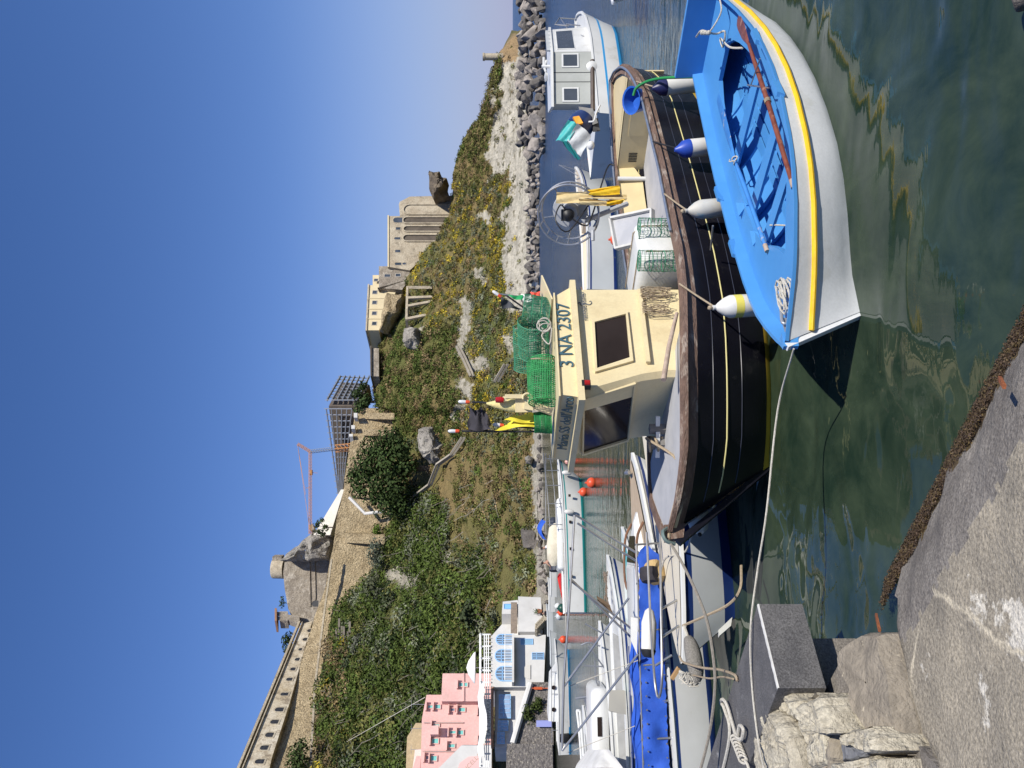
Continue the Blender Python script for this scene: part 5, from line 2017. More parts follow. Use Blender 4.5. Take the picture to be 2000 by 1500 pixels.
fg = 'fenders hung between the black and the blue boat'
fender('long white fender with a navy blue end beside the green hose', fg, fpos(1281, 172), fpos(1384, 162), .125, FW, capm=NAVF, ropeto=BK((7.6, 1.42, .98)), ropem=ROPET)
fender('white fender with a bright blue end tied with a black line', fg, fpos(1326, 292), fpos(1405, 284), .125, FW, capm=BLUF, ropeto=BK((5.6, 1.5, .97)), ropem=BLACKR)
fender('grimy grey fender with bluish scuffs hanging in the middle', fg, fpos(1338, 412), fpos(1425, 404), .12, FDIRT, ropeto=BK((4.25, 1.52, .99)), ropem=ROPET, cone=True)
fender('white fender with a yellow band nearest the bow of the blue boat', fg, fpos(1392, 601), fpos(1490, 595), .125, FW, bandm=mat('yellow_band', (.70, .62, .10), (.62, .56, .16), .5, 6), ropeto=BK((2.35, 1.58, 1.08)), ropem=ROPET, cone=True)
# ------------------------------------------------------------------ the blue and white rowing boat
BL = Frame((.33, 6.42), R(41.0))
BLUE = mat('sky_blue_paint', (.075, .27, .58), (.06, .235, .53), .4, 1.6, .03, 8, c3=(.20, .36, .60), s3=16, lo3=.70, hi3=.74)
WHT = mat('white_hull_paint', (.66, .67, .67), (.59, .60, .60), .35, 1.6, .06, 7, spec=.5, c3=(.50, .50, .46), s3=2.6, lo3=.57, hi3=.75, grain=.05, gscale=45)
YELL = mat('yellow_rubbing_strake', (.72, .46, .01), (.60, .37, .01), .4, 6, .1, 20, c3=(.5, .42, .2), s3=14, lo3=.64, hi3=.68)
OARW = mat('varnished_oar', (.22, .065, .03), (.13, .035, .018), .35, 6, .1, 20, c3=(.38, .2, .12), s3=5, lo3=.58, hi3=.66, stretch=(1, 1, 1))
hb2 = [(0, .035), (.1, .1), (.22, .19), (.44, .34), (.68, .485), (1.05, .675), (1.4, .80), (1.8, .89), (2.3, .96), (2.8, 1.0), (3.3, .99), (3.8, .95), (4.4, .86), (5.2, .70), (5.75, .58)]
zs2 = [(0, .72), (.5, .63), (1, .575), (1.6, .52), (2.4, .47), (3.4, .45), (4.6, .47), (5.75, .50)]
wb2 = [(0, .03), (.44, .14), (.68, .25), (1.05, .44), (1.4, .6), (1.8, .73), (2.3, .82), (2.8, .87), (3.3, .87), (3.8, .83), (4.4, .73), (5.2, .52), (5.75, .38)]
of2 = [(0, .36), (.5, .26), (1, .16), (2, .04), (3, 0), (5.75, -.05)]
US2 = [0, .04, .1, .22, .33, .44, .56, .68, .86, 1.05, 1.22, 1.4, 1.6, 1.8, 2.05, 2.3, 2.55, 2.8, 3.05, 3.3, 3.55, 3.8, 4.1, 4.4, 4.65, 4.9, 5.2, 5.5, 5.75]
st2 = [(u, u + ip(u, of2), ip(u, hb2), ip(u, wb2), ip(u, zs2)) for u in US2]
bb = thing('rowing_boat', 'sky blue and white open rowing boat with a yellow strake and oars', 'boat', BL((2.9, 0, 0)))
mb = MB(BL)
lv = [1, .86, .72, .58, .44, .3, .15, 0]
hull(mb, st2, lv, [0] * 8)
mb.build('hull', WHT, bb)
mb = MB(BL)
for sgn in (1, -1):
    q = []
    for s in st2:
        t = .67
        q.append(V((lerp(s[1], s[0], t), sgn * (lerp(s[3], s[2], t ** .75) + .012), s[4] * t)))
    mb.tube(q, .024, 8)
mb.build('rubbing_strake', YELL, bb)
# inner skin of the bulwark, side decks, coaming, well
BW = .115


def hby(u, z):
    """half beam of the hull at height z"""
    hb, hw, zs = ip(u, hb2), ip(u, wb2), ip(u, zs2)
    t = max(0., min(1., z / zs))
    ue = u - ip(u, of2) * (1 - t)      # raked stem: the section at height z comes from further forward
    hb, hw = ip(max(0, ue), hb2), ip(max(0, ue), wb2)
    return max(.0, lerp(hw, hb, t ** .75))


mb = MB(BL)
strip(mb, st2, -.012, .022, .012, .012)
strip(mb, st2, -.012, -.004, .012, -.02)
for sgn in (1, -1):
    mb.loft([[V((u, sgn * max(.005, hb - .022), zs + .012)), V((u, sgn * max(.004, hby(u, zs - BW) - .012), zs - BW))] for u, uw, hb, hw, zs in st2])
mb.build('gunwale', BLUE, bb)
U0, U1 = 1.22, 4.9      # ends of the open well
Ls = [(1.15, .0), (1.22, .03), (1.4, .12), (1.6, .25), (1.8, .40), (2.05, .52), (2.3, .60), (2.8, .65), (3.3, .65), (3.8, .60), (4.1, .55), (4.4, .48), (4.65, .40), (4.8, .30), (4.9, .24)]


def well(u):
    return ip(u, Ls) if U0 <= u <= U1 else 0.


mb = MB(BL)
q = [s for s in st2 if s[0] <= U0 + .001]
mb.loft([[V((u, max(.004, hby(u, zs - BW) - .012), zs - BW)), V((u, -max(.004, hby(u, zs - BW) - .012), zs - BW))] for u, uw, hb, hw, zs in q])
q = [s for s in st2 if s[0] >= U1 - .001]
mb.loft([[V((u, hby(u, zs - BW) - .012, zs - BW)), V((u, -hby(u, zs - BW) + .012, zs - BW))] for u, uw, hb, hw, zs in q])
q = [s for s in st2 if U0 - .001 <= s[0] <= U1 + .001]
for sgn in (1, -1):
    mb.loft([[V((u, sgn * (hby(u, zs - BW) - .012), zs - BW)), V((u, sgn * well(u), zs - BW))] for u, uw, hb, hw, zs in q])
mb.quad((U1, .24, ip(U1, zs2) - BW), (U1, .40, ip(U1, zs2) - BW), (U1, -.40, ip(U1, zs2) - BW), (U1, -.24, ip(U1, zs2) - BW))
mb.build('side_deck', BLUE, bb)
mb = MB(BL)
for sgn in (1, -1):
    mb.loft([[V((u, sgn * well(u), zs - BW + .002)), V((u, sgn * (well(u) + .0), zs - BW - .055))] for u, uw, hb, hw, zs in q])
mb.loft([[V((U0, y, ip(U0, zs2) - BW - .055 * k)) for k in (0, 1)] for y in (-.03, .03)])
mb.loft([[V((U1, y, ip(U1, zs2) - BW - .05 * k)) for k in (0, 1)] for y in (-.24, .24)])
mb.build('coaming', BLUE, bb)
# planking inside, floor boards, ribs, thwarts
mb = MB(BL)
rows = []
for u in np.linspace(1.0, 5.7, 26):
    hw, zs, hb = ip(u, wb2), ip(u, zs2), ip(u, hb2)
    r = []
    for k in range(13):
        t = -1 + 2 * k / 12
        a = abs(t)
        z = .045 + (zs - BW - .045) * a ** 3.0
        r.append(V((u, t * min((hb - .05) * (1 - .12 * (1 - a)), max(.01, hby(u, max(0, z)) - .02) / max(a, .01)), z)))
    rows.append(r)
mb.loft(rows)
mb.build('inner_planking', BLUE, bb)
mb = MB(BL)
for k, y in enumerate((-.34, -.17, 0, .17, .34)):
    mb.hexa([(1.7, y - .075 * .6, .075), (4.9, y - .075, .075), (4.9, y + .075, .075), (1.7, y + .075 * .6, .075)], [(1.7, y - .045, .095), (4.9, y - .075, .095), (4.9, y + .075, .095), (1.7, y + .045, .095)])
mb.build('floor_boards', BLUE, bb)
for u in np.linspace(1.5, 4.6, 11):
    zs, hb = ip(u, zs2), ip(u, hb2)
    mb = MB(BL)
    ps = []
    for k in range(15):
        t = -1 + 2 * k / 14
        a = abs(t)
        z = .06 + (zs - BW - .08) * a ** 3.0
        ps.append(V((u, t * min((hb - .06) * (1 - .12 * (1 - a)), max(.01, hby(u, max(0, z)) - .04) / max(a, .01)), z)))
    for a, b in zip(ps, ps[1:]):
        mb.beam(a, b, .035, .05, (1, 0, 0))
    mb.build('rib', BLUE, bb)
for u, z, w_ in ((2.05, .30, .17), (2.72, .28, .20), (3.75, .26, .22)):
    hb = min(ip(u, hb2) - .13, hby(u, z) - .03)
    mb = MB(BL)
    mb.box((u, 0, z), (w_, 2 * hb, .03))
    mb.build('thwart', BLUE, bb)
mb = MB(BL)
for u, yy in ((2.05, .52), (2.72, .63)):
    for sgn in (-1,):
        mb.prism([(u + .09, sgn * yy, .30), (u + .09, sgn * (yy + .16), .36), (u + .3, sgn * (yy + .12), .36), (u + .15, sgn * (yy + .02), .31)], (0, 0, .03))
mb.build('thwart_knee', BLUE, bb)
# stern board standing above the after deck
mb = MB(BL)
a = [(5.70, -.60, .36), (5.76, -.60, .36), (5.76, .60, .36), (5.70, .60, .36)]
b = [(5.72, -.63, .74), (5.80, -.63, .74), (5.80, .63, .74), (5.72, .63, .74)]
mb.hexa(a, b)
mb.build('transom_board', BLUE, bb)
mb = MB(BL)
mb.hexa([(-.035, -.02, .62), (.10, -.04, .6), (.10, .04, .6), (-.035, .02, .62)], [(-.04, -.02, .745), (.10, -.04, .735), (.10, .04, .735), (-.04, .02, .745)])
mb.build('stem_cap', BLUE, bb)
mb = MB(BL)
for i in range(12):
    a, b = i / 12, (i + 1) / 12
    mb.beam((lerp(-.03, .36, a) , 0, lerp(.72, -.02, a)), (lerp(-.03, .36, b), 0, lerp(.72, -.02, b)), .05, .05)
mb.build('stem_post', WHT, bb)
for u in (3.5, 2.45):
    for sgn in (-1, 1):
        mb = MB(BL)
        mb.hexa([(u - .16, sgn * (ip(u, hb2) - .02), ip(u, zs2) - .02), (u + .16, sgn * (ip(u, hb2) - .02), ip(u, zs2) - .02), (u + .16, sgn * (ip(u, hb2) + .015), ip(u, zs2) - .02), (u - .16, sgn * (ip(u, hb2) + .015), ip(u, zs2) - .02)],
                [(u - .12, sgn * (ip(u, hb2) - .03), ip(u, zs2) + .045), (u + .12, sgn * (ip(u, hb2) - .03), ip(u, zs2) + .045), (u + .12, sgn * (ip(u, hb2) + .02), ip(u, zs2) + .045), (u - .12, sgn * (ip(u, hb2) + .02), ip(u, zs2) + .045)])
        mb.build('oarlock_pad', BLUE, bb)



def oar(label, pts, blade, grip, m, mg, mblade=None):
    th = thing('oar', label, 'oar', pts[0], 'oars lying in the blue boat')
    mb = MB()
    mb.tube(pts, [.017] + [.025] * (len(pts) - 2) + [.022], 10)
    mb.build('loom', m, th)
    mb = MB()
    a, b = V(blade[0]), V(blade[1])
    d = (b - a).normalized()
    s = d.cross(V((0, 0, 1))).normalized()
    rows = []
    for k in range(9):
        t = k / 8
        w_ = lerp(.022, .075, min(1, t * 2.2)) if t < 1 else .06
        p = a.lerp(b, t)
        th_ = lerp(.02, .007, t)
        rows.append([p - s * w_, p + V((0, 0, th_)), p + s * w_, p - V((0, 0, th_))])
    mb.loft(rows, True, False, True)
    mb.build('blade', mblade or m, th)
    mb = MB()
    mb.tube(grip, .024, 10)
    mb.build('grip', mg, th)
    return th


BARE = mat('bare_pole', (.42, .33, .26), (.3, .22, .17), .85, 9, .3)
p0, p1 = Z(1546, 352, .50), Z(1500, 200, .49)
p2, p3 = Z(1462, 85, .50), Z(1441, 38, .47)
oar('varnished brown oar lying along the near side deck', [p2, p1.lerp(p2, .5), p1, p0.lerp(p1, .5), p0], (p2, p3), [p0, p0 + (p0 - p1).normalized() * .1], OARW, BARE)
mb = MB()
d = (p1 - p0).normalized()
for k in range(4):
    mb.tube([p1 + d * (k * .014) + (V((0, 0, 1)) * math.cos(t) + d.cross(V((0, 0, 1))) * math.sin(t)) * .029 for t in np.linspace(0, 6.28, 10)], .006, 5)
tag(mb.build('grommet', ROPET), 'rope grommet wound round the brown oar', 'rope')
OARB = mat('blue_oar_paint', (.05, .22, .55), (.04, .17, .46), .45, 5, c3=(.42, .42, .38), s3=3, lo3=.6, hi3=.66)
q0, q1, q2, q3 = Z(1494, 478, .42), Z(1457, 372, .45), Z(1437, 318, .46), Z(1402, 190, .43)
oar('blue painted oar lying on the far side deck', [q2, q1.lerp(q2, .5), q1, q0], (q2, q3), [q0, q0 + (q0 - q1).normalized() * .1], OARB, BARE)
mb = MB()
a = Z(1467, 165, .52)
mb.tube([a, a + V((.0, -.1, .0)) + V((.12, -.25, .02))], .008, 6)
mb.tube([Z(1460, 166, .5), Z(1502, 172, .47)], .009, 6)
tag(mb.build('thole_pin', STAIN), 'thin steel thole pin standing by the brown oar', 'pin')
# ropes in the bow, at the stern and over the thwarts
q = []
for k in range(90):
    t = k * .61
    r = .075 + .04 * math.sin(k * .73)
    q.append(BL((.62 + r * 1.9 * math.cos(t) + .03 * math.sin(k), -.02 + r * .9 * math.sin(t), ip(.62, zs2) - BW + .015 + .0011 * k)))
tag(rope(0, 0, r=.0085, m=ROPEW, name='rope_coil', pts=q), 'tangled white rope heaped on the bow deck of the blue boat', 'rope')
mb = MB(BL)
mb.tube(smooth([(.42, -.16, .53), (.42, -.16, .60), (.62, -.19, .56), (.82, -.2, .53), (.82, -.2, .50)], 4), .016, 8)
mb.beam((.36, -.2, .55), (.5, -.2, .55), .05, .05)
tag(mb.build('mooring_cleat', mat('galvanised_steel', (.36, .38, .40))), 'galvanised mooring cleat beside the bow rope', 'cleat')
q = smooth([BL((1.9, .62, .36)), BL((2.15, .45, .30)), BL((2.35, .1, .05)), BL((2.2, .35, .03)), BL((2.5, .5, .06)), BL((2.3, .2, .05)), BL((1.9, .3, .03)), BL((1.8, -.1, .1)), BL((2.0, -.3, .33))], 6)
tag(rope(0, 0, r=.009, m=ROPEW, name='loose_line', pts=q), 'loose white line wandering across the inside of the blue boat', 'rope')
q = smooth([Z(1360, 72, .74), Z(1370, 60, .76), Z(1385, 64, .72), Z(1400, 66, .5), Z(1416, 62, .45), Z(1412, 92, .43), Z(1407, 75, .44), Z(1425, 92, .44), Z(1450, 94, .40)], 5)
q2_ = smooth([Z(1385, 64, .72), Z(1398, 45, .55), Z(1409, 20, .5), Z(1404, -8, .5)], 5)
mb = MB()
mb.tube(q, .012, 6)
mb.tube(q2_, .010, 6)
for k in range(3):
    mb.ball(Z(1372 + k * 6, 64, .76), .03, 8)
tag(mb.build('stern_rope', ROPEW), 'knotted rope over the stern board of the blue boat', 'rope')
mb = MB()
c = Z(1435, 314, .47)
mb.tube([c + V((.05 * math.cos(t), .05 * math.sin(t), .02 * math.sin(2 * t))) for t in np.linspace(0, 6.28, 16)], .008, 6)
mb.tube(smooth([c, c + V((.02, .1, .03)), c + V((.06, .16, .01))], 4), .008, 6)
tag(mb.build('oar_lashing', ROPEW), 'white lashing round the blue oar', 'rope')
# bow line to the quay
q = [V(p) for p in smooth([BL((-.05, 0, .66)), Z(1519, 800, .62), W(1497, 1000, 6.7), W(1480, 1110, 6.75), Z(1466, 1225, .93), Z(1468, 1330, .915), Z(1480, 1440, .92), Z(1494, 1510, 1.0), Z(1502, 1560, 1.02)], 6)]
tag(rope(0, 0, r=.009, m=ROPEW, name='bow_line', pts=q), 'thin pale bow line running from the blue boat over the basalt slab', 'rope')
mb = MB()
mb.tube([BK((2.95, 1.6, .62)), BK((2.95, 1.95, .66))], .012, 8)
tag(mb.build('rigging_bar', STAIN), 'short steel bar lying between the black hull and the blue boat', 'bar')
# ------------------------------------------------------------------ foreground quay
WL0, WLd = V((.33, 4.57, 0)), V((-.77, .64, 0)).normalized()
WLn = V((-WLd.y, WLd.x, 0))
if WLn.y > 0:
    WLn = -WLn
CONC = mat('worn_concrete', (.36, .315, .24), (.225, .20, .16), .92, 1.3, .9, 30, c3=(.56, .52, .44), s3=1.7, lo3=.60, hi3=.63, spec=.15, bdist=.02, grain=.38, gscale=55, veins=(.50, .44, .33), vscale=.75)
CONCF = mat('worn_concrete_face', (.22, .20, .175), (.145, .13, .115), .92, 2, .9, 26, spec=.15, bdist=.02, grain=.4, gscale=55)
WEED = mat('brown_seaweed', (.075, .045, .025), (.12, .085, .03), .8, 9, 1., 30, c3=(.2, .14, .04), s3=6, lo3=.6, hi3=.66, bdist=.05)
SLABC = mat('dark_basalt', (.118, .114, .112), (.080, .078, .079), .75, 4, .5, 60, c3=(.24, .235, .23), s3=2.6, lo3=.60, hi3=.70, spec=.3, bdist=.01, grain=.5, gscale=70)
CREAMR = mat('cream_mortar_stone', (.47, .43, .34), (.35, .31, .235), .92, 2.2, 1., 12, c3=(.25, .215, .16), s3=3, lo3=.55, hi3=.62, spec=.1, bdist=.06, grain=.25, gscale=40, veins=(.12, .10, .075), vscale=3.2)


def zq(s):
    return ip(s, [(-.8, -.6), (-.1, -.1), (0, 0), (.25, .13), (.5, .27), (.75, .36), (1.1, .43), (2, .55), (4, .74), (8, 1.0)])


mb = MB()
rows = []
for a in np.linspace(-3.0, 2.0, 110):
    row = []
    for s in np.concatenate([np.linspace(-.4, 1.2, 34), np.linspace(1.3, 6.5, 60)]):
        p = WL0 + WLd * a + WLn * s
        s2 = s + fbm((a * 1.2, 3, 1)) * .12
        p.z = zq(s2) + fbm((p.x * 1.3, p.y * 1.3, 2)) * .028 + fbm((p.x * 5, p.y * 5, 2)) * .008
        # the seam between two pours, and long cracks
        if abs(a - 2.05 + .12 * fbm((s * 2, 1, 1))) < .05:
            p.z -= .05
        row.append(p)
    rows.append(row)
mb.loft(rows)
k = 93
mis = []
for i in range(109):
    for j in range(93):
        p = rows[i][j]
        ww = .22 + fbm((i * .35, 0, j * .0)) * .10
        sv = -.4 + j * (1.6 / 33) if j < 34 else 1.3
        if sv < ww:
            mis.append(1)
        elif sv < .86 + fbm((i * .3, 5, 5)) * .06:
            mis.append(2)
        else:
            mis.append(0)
mb.mi = mis
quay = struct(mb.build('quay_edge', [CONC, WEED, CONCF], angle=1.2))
# seaweed tufts on the waterline
mb = MB()
WEEDL = mat('seaweed_fronds', (1, 1, 1), (.6, .6, .6), .7, 20, attr='tint')
for _ in range(4200):
    a = random.uniform(-.6, 2.5)
    s = random.uniform(-.05, .24) + .05 * fbm((a * 2, 1, 1))
    p = WL0 + WLd * a + WLn * s
    p.z = zq(s) + .01
    c = random.choice([(.075, .045, .024), (.05, .03, .018), (.11, .075, .028), (.08, .05, .026)])
    clump(mb, p, .025, 6, 1.2, .008, c)
tag(fastbuild(mb, 'seaweed', WEEDL, WL0), 'brown seaweed fringe along the waterline of the quay', 'seaweed', kind='stuff')
# broken concrete lump at the left end of the slope
mb = MB()
ol = [Z(1640, 1268, .55), Z(1690, 1228, .45), Z(1722, 1236, .47), Z(1738, 1300, .50), Z(1758, 1400, .55), Z(1762, 1470, .58), Z(1700, 1430, .62), Z(1668, 1392, .62), Z(1660, 1340, .60), Z(1636, 1300, .58)]
c0 = sum(ol, V()) / len(ol)
ol2 = []
for i in range(len(ol)):
    for t in (0, .25, .5, .75):
        p = ol[i].lerp(ol[(i + 1) % len(ol)], t)
        ol2.append(p + V((fbm(p * 6), fbm(p * 6 + V((5, 0, 0))), 0)) * .035)
rings = [[p + V((0, 0, -.6)) + (p - c0) * .02 for p in ol2], [p + V((0, 0, -.03)) for p in ol2]]
for r in (.93, .75, .5, .25, .02):
    rings.append([c0 + (p - c0) * r + V((0, 0, .03 + fbm((c0 + (p - c0) * r) * 4) * .035)) for p in ol2])
mb.loft(rings, True)
tag(mb.build('concrete_lump', mat('pebbly_concrete', (.30, .26, .205), (.20, .175, .14), .95, 6, 1., 24, c3=(.46, .40, .30), s3=14, lo3=.62, hi3=.68, spec=.1, bdist=.03)), 'broken pebbly concrete edge between the slope and the rubble', 'concrete')
# basalt slab
C0, E1, E2 = V((-1.88, 6.57, .9)), V((-.52, -.5, 0)), V((-2.12, 1.62, 0))
sl_ = thing('basalt_slab', 'big dark basalt slab with a white painted edge on the quay corner', 'slab', C0 - V((0, 0, .4)))
mb = MB()
top = [C0, C0 + E1, C0 + E1 + E2 * 1.3, C0 + E2 * 1.3]
mb.hexa([p - V((0, 0, .38)) for p in top], top)
mb.build('block', SLABC, sl_)
mb = MB()
n_ = 40
for i in range(n_):
    t0, t1 = i / n_, (i + 1) / n_
    w0, w1 = [.022 + .012 * fbm((t * 14, 1, 1)) for t in (t0, t1)]
    a, b = C0 + E1 * t0, C0 + E1 * t1
    e2 = E2.normalized()
    nn = V((E1.y, -E1.x, 0)).normalized()
    if nn.x < 0:
        nn = -nn
    mb.add([a + nn * .003 - V((0, 0, .010)), b + nn * .003 - V((0, 0, .010)), b + V((0, 0, .003)) + nn * .003, a + V((0, 0, .003)) + nn * .003, a + e2 * w0 + V((0, 0, .003)), b + e2 * w1 + V((0, 0, .003))], [(0, 1, 2, 3), (3, 2, 5, 4)])
mb.build('painted_edge', mat('white_road_paint', (.66, .65, .62), (.5, .49, .46), .8, 8), sl_)
mb = MB()
mb.prism([p + V((-.34, .14, -.38)) for p in top], V((0, 0, -.9)))
tag(mb.build('slab_footing', CONCF), 'rough masonry footing under the basalt slab', 'footing')


def rub(name, label, pts, z, thick, m, bumpy=.05, dome=.10):
    """rubble stone: outline traced on a level plane, domed and roughened"""
    ol = [Z(x, y, z) for x, y in pts]
    c = sum(ol, V()) / len(ol)
    o2 = []
    for i in range(len(ol)):
        for t in np.linspace(0, 1, 9)[:-1]:
            p = ol[i].lerp(ol[(i + 1) % len(ol)], float(t))
            o2.append(p + V((fbm(p * 7), fbm(p * 7 + V((9, 0, 0))), 0)) * .025 + V((fbm(p * 30), fbm(p * 30 + V((9, 0, 0))), 0)) * .008)
    seed = random.uniform(0, 50)
    tilt = V((random.uniform(-.12, .12), random.uniform(-.12, .12), 0))

    def hh(p, r):
        q = p * 3.2 + V((seed, 0, 0))
        st_ = math.floor(fbm(q) * 3.5) / 3.5          # broken, stepped faces
        return dome * min(1, (1 - r) * 6) * .6 + st_ * bumpy * 1.1 + fbm(p * 16) * .012 - abs(fbm(p * 6)) * .02 + (p - c).dot(tilt)
    rr = [[p + (c - p) * .04 + V((0, 0, -thick)) for p in o2], [p + V((fbm(p * 11) * .015, fbm(p * 13) * .015, -.12)) for p in o2], [p + V((0, 0, -.02 + fbm(p * 9) * .02)) for p in o2]]
    for r in (.975, .93, .88, .82, .75, .68, .6, .52, .44, .36, .28, .2, .1, .01):
        rr.append([(c + (p - c) * r) + V((0, 0, hh(c + (p - c) * r, r))) for p in o2])
    mb = MB()
    mb.loft(rr, True)
    return tag(mb.build(name, m, angle=.5), label, 'stone')


GREYR = mat('grey_slate_stone', (.17, .175, .19), (.12, .125, .14), .85, 3, .5, 12)
rub('rubble_stone', 'cream rubble stone with streaks under the bow line at the left edge', [(1482, 1398), (1500, 1382), (1522, 1390), (1540, 1418), (1556, 1460), (1566, 1512), (1478, 1520), (1474, 1440)], .86, .5, CREAMR)
rub('rubble_stone', 'small pitted cream stone at the foot of the basalt slab', [(1524, 1368), (1540, 1360), (1556, 1366), (1560, 1396), (1548, 1410), (1530, 1398)], .80, .5, CREAMR, .06)
rub('rubble_stone', 'large cracked cream stone in the middle of the rubble', [(1560, 1372), (1590, 1356), (1612, 1362), (1630, 1402), (1640, 1430), (1612, 1436), (1618, 1478), (1606, 1512), (1588, 1508), (1572, 1450), (1556, 1410)], .78, .6, CREAMR, .06)
rub('rubble_stone', 'cream stone wedge beside the blue-grey slate', [(1642, 1432), (1700, 1420), (1716, 1440), (1730, 1470), (1700, 1474), (1672, 1460), (1646, 1444)], .72, .5, CREAMR, .04)
rub('rubble_stone', 'triangular blue-grey slate wedged in the rubble', [(1640, 1434), (1668, 1444), (1700, 1472), (1676, 1482), (1648, 1490)], .72, .5, GREYR, .02, .03)
rub('rubble_stone', 'pale stone at the bottom left corner below the slate', [(1648, 1494), (1700, 1476), (1724, 1486), (1732, 1530), (1650, 1530)], .74, .5, CREAMR)
rub('rubble_stone', 'brown stone between the large cracked stone and the slate', [(1616, 1440), (1638, 1434), (1644, 1470), (1644, 1510), (1618, 1516), (1622, 1478)], .72, .5, mat('brown_mortar_stone', (.30, .26, .20), (.2, .17, .13), .95, 3, .8, 10), .05)
mb = MB()
base = C0 + V((-.9, -1.0, -.45))
mb.hexa([base + V((-2.2, -2.2, -.6)), base + V((.55, -2.2, -.6)), base + V((.55, .55, -.6)), base + V((-2.2, 2.5, -.6))], [base + V((-2.2, -2.2, .22)), base + V((.55, -2.2, .15)), base + V((.55, .55, -.05)), base + V((-2.2, 2.5, .22))])
tag(mb.build('rubble_bed', CONCF), 'dark mortar bed under the rubble stones', 'footing')
for lab, x, y, x2, y2 in [('rusty iron stub where the slope meets the concrete lump', 1711, 1200, 1718, 1232), ('rusty iron stub at the right end of the quay', 1952, 738, 1962, 756)]:
    a, b = Z(x, y, .40), Z(x2, y2, .46)
    mb = MB()
    mb.beam(a, b, .022, .015)
    tag(mb.build('iron_stub', mat('rust', (.30, .09, .03), (.16, .06, .03), .9, 12, .5)), lab, 'iron')
put_rock(Z(2020, -12, .05), .14, 'grey stone at the water in the upper right corner of the photo', None)
# looped mooring rope on the slab
q = smooth([Z(1398, 1560, .92), Z(1425, 1440, .92), Z(1415, 1385, .93), Z(1408, 1372, .94), Z(1412, 1366, .95), Z(1420, 1378, .94), Z(1432, 1418, .93), Z(1440, 1440, .94), Z(1444, 1418, .95), Z(1452, 1425, .95), Z(1448, 1444, .95), Z(1438, 1440, .97)], 6)
mb = MB()
mb.tube(q, .017, 7)
for k in range(7):
    c = Z(1438 + k * 2.6, 1444 + k * 6.5, .935 + .0 * k)
    mb.tube([c + V((.035 * math.cos(t), .035 * math.sin(t) * .8, .012 + .03 * math.sin(t))) for t in np.linspace(0, 6.28, 12)], .011, 6)
mb.tube(smooth([Z(1455, 1485, .94), Z(1462, 1500, .92), Z(1466, 1540, .92)], 4), .014, 7)
tag(mb.build('looped_rope', ROPEW), 'thick knotted rope with an eye lying on the basalt slab', 'rope')
# ------------------------------------------------------------------ other boats
FH = [(0, .03), (.03, .22), (.08, .42), (.16, .66), (.28, .87), (.42, .98), (.55, 1), (.8, .95), (1, .80)]
NAVYS = mat('navy_stripe', (.012, .03, .13), (.015, .04, .16), .3, 3)
TANDK = mat('tan_deck', (.46, .36, .25), (.40, .31, .21), .7, 4, .1, 40)
TEALP = mat('teal_stripe', (.02, .26, .25), None, .35)
AZUR = mat('azure_stripe', (.03, .28, .58), None, .35)
GREYH = mat('pale_grey_hull', (.50, .52, .52), (.44, .46, .46), .35, 1)
CANV = mat('white_canvas_cover', (.62, .61, .58), (.52, .51, .48), .85, 3, .6, 5, bdist=.04)
SBLUE = mat('royal_blue_canvas', (.025, .10, .50), (.02, .08, .42), .75, 4, .4, 7, bdist=.03)


def gboat(name, label, bow, ang, L_, B_, zs3, hullm, deckm, levels=(1, .9, .6, .3, .08, 0), bands=(0, 0, 0, 0, 0), rk=.5, well=None, wellm=None, group=None, din=.06, stern=.8, drop=.04, capm=None, cat='boat'):
    fr = Frame(bow, ang)
    th = thing(name, label, cat, fr((L_ / 2, 0, 0)), group)
    tab = FH[:-1] + [(1, stern)]
    st = []
    for s in [0, .012, .03, .055, .08, .12, .16, .22, .28, .35, .42, .5, .58, .66, .74, .82, .9, .96, 1]:
        hb = B_ / 2 * ip(s, tab)
        hw = hb * ip(s, [(0, .6), (.15, .62), (.4, .85), (1, .9)])
        zs = ip(s, [(0, zs3[0]), (.22, lerp(zs3[0], zs3[1], .65)), (.5, zs3[1]), (1, zs3[2])])
        st.append((s * L_, s * L_ + rk * max(0, 1 - s * 3.2), hb, hw, zs))
    mb = MB(fr)
    hull(mb, st, list(levels), list(bands))
    mb.build('hull', hullm, th)
    mb = MB(fr)
    strip(mb, st, -.015, din, .0, .012)
    strip(mb, st, -.015, -.015, .0, -.04)
    strip(mb, st, din, din + .01, .012, -drop - .02)
    mb.build('gunwale', capm or WHITEB, th)
    mb = MB(fr)
    if well is None:
        deck(mb, st, din, -drop, 0, L_)
        mb.build('deck', deckm, th)
    else:
        s0, s1, ins, dep = well
        q = [s for s in st if s[0] <= s0 * L_ + 1e-6]
        mb.loft([[V((u, max(.005, hb - din), zs - drop)), V((u, -max(.005, hb - din), zs - drop))] for u, uw, hb, hw, zs in q])
        q2 = [s for s in st if s[0] >= s1 * L_ - 1e-6]
        mb.loft([[V((u, max(.005, hb - din), zs - drop)), V((u, -max(.005, hb - din), zs - drop))] for u, uw, hb, hw, zs in q2])
        w_ = [q[-1]] + [s for s in st if s0 * L_ < s[0] < s1 * L_] + [q2[0]]
        for sg in (1, -1):
            mb.loft([[V((u, sg * (hb - din), zs - drop)), V((u, sg * (hb - ins), zs - drop))] for u, uw, hb, hw, zs in w_])
        mb.build('deck', deckm, th)
        mb = MB(fr)
        for sg in (1, -1):
            mb.loft([[V((u, sg * (hb - ins), zs - drop)), V((u, sg * (hb - ins) * .92, zs - dep)), V((u, 0, zs - dep))] for u, uw, hb, hw, zs in w_])
        for s in (w_[0], w_[-1]):
            mb.quad((s[0], s[2] - ins, s[4] - drop), (s[0], -s[2] + ins, s[4] - drop), (s[0], -s[2] + ins, s[4] - dep), (s[0], s[2] - ins, s[4] - dep))
        mb.build('well', wellm or deckm, th)
    return th, fr, st


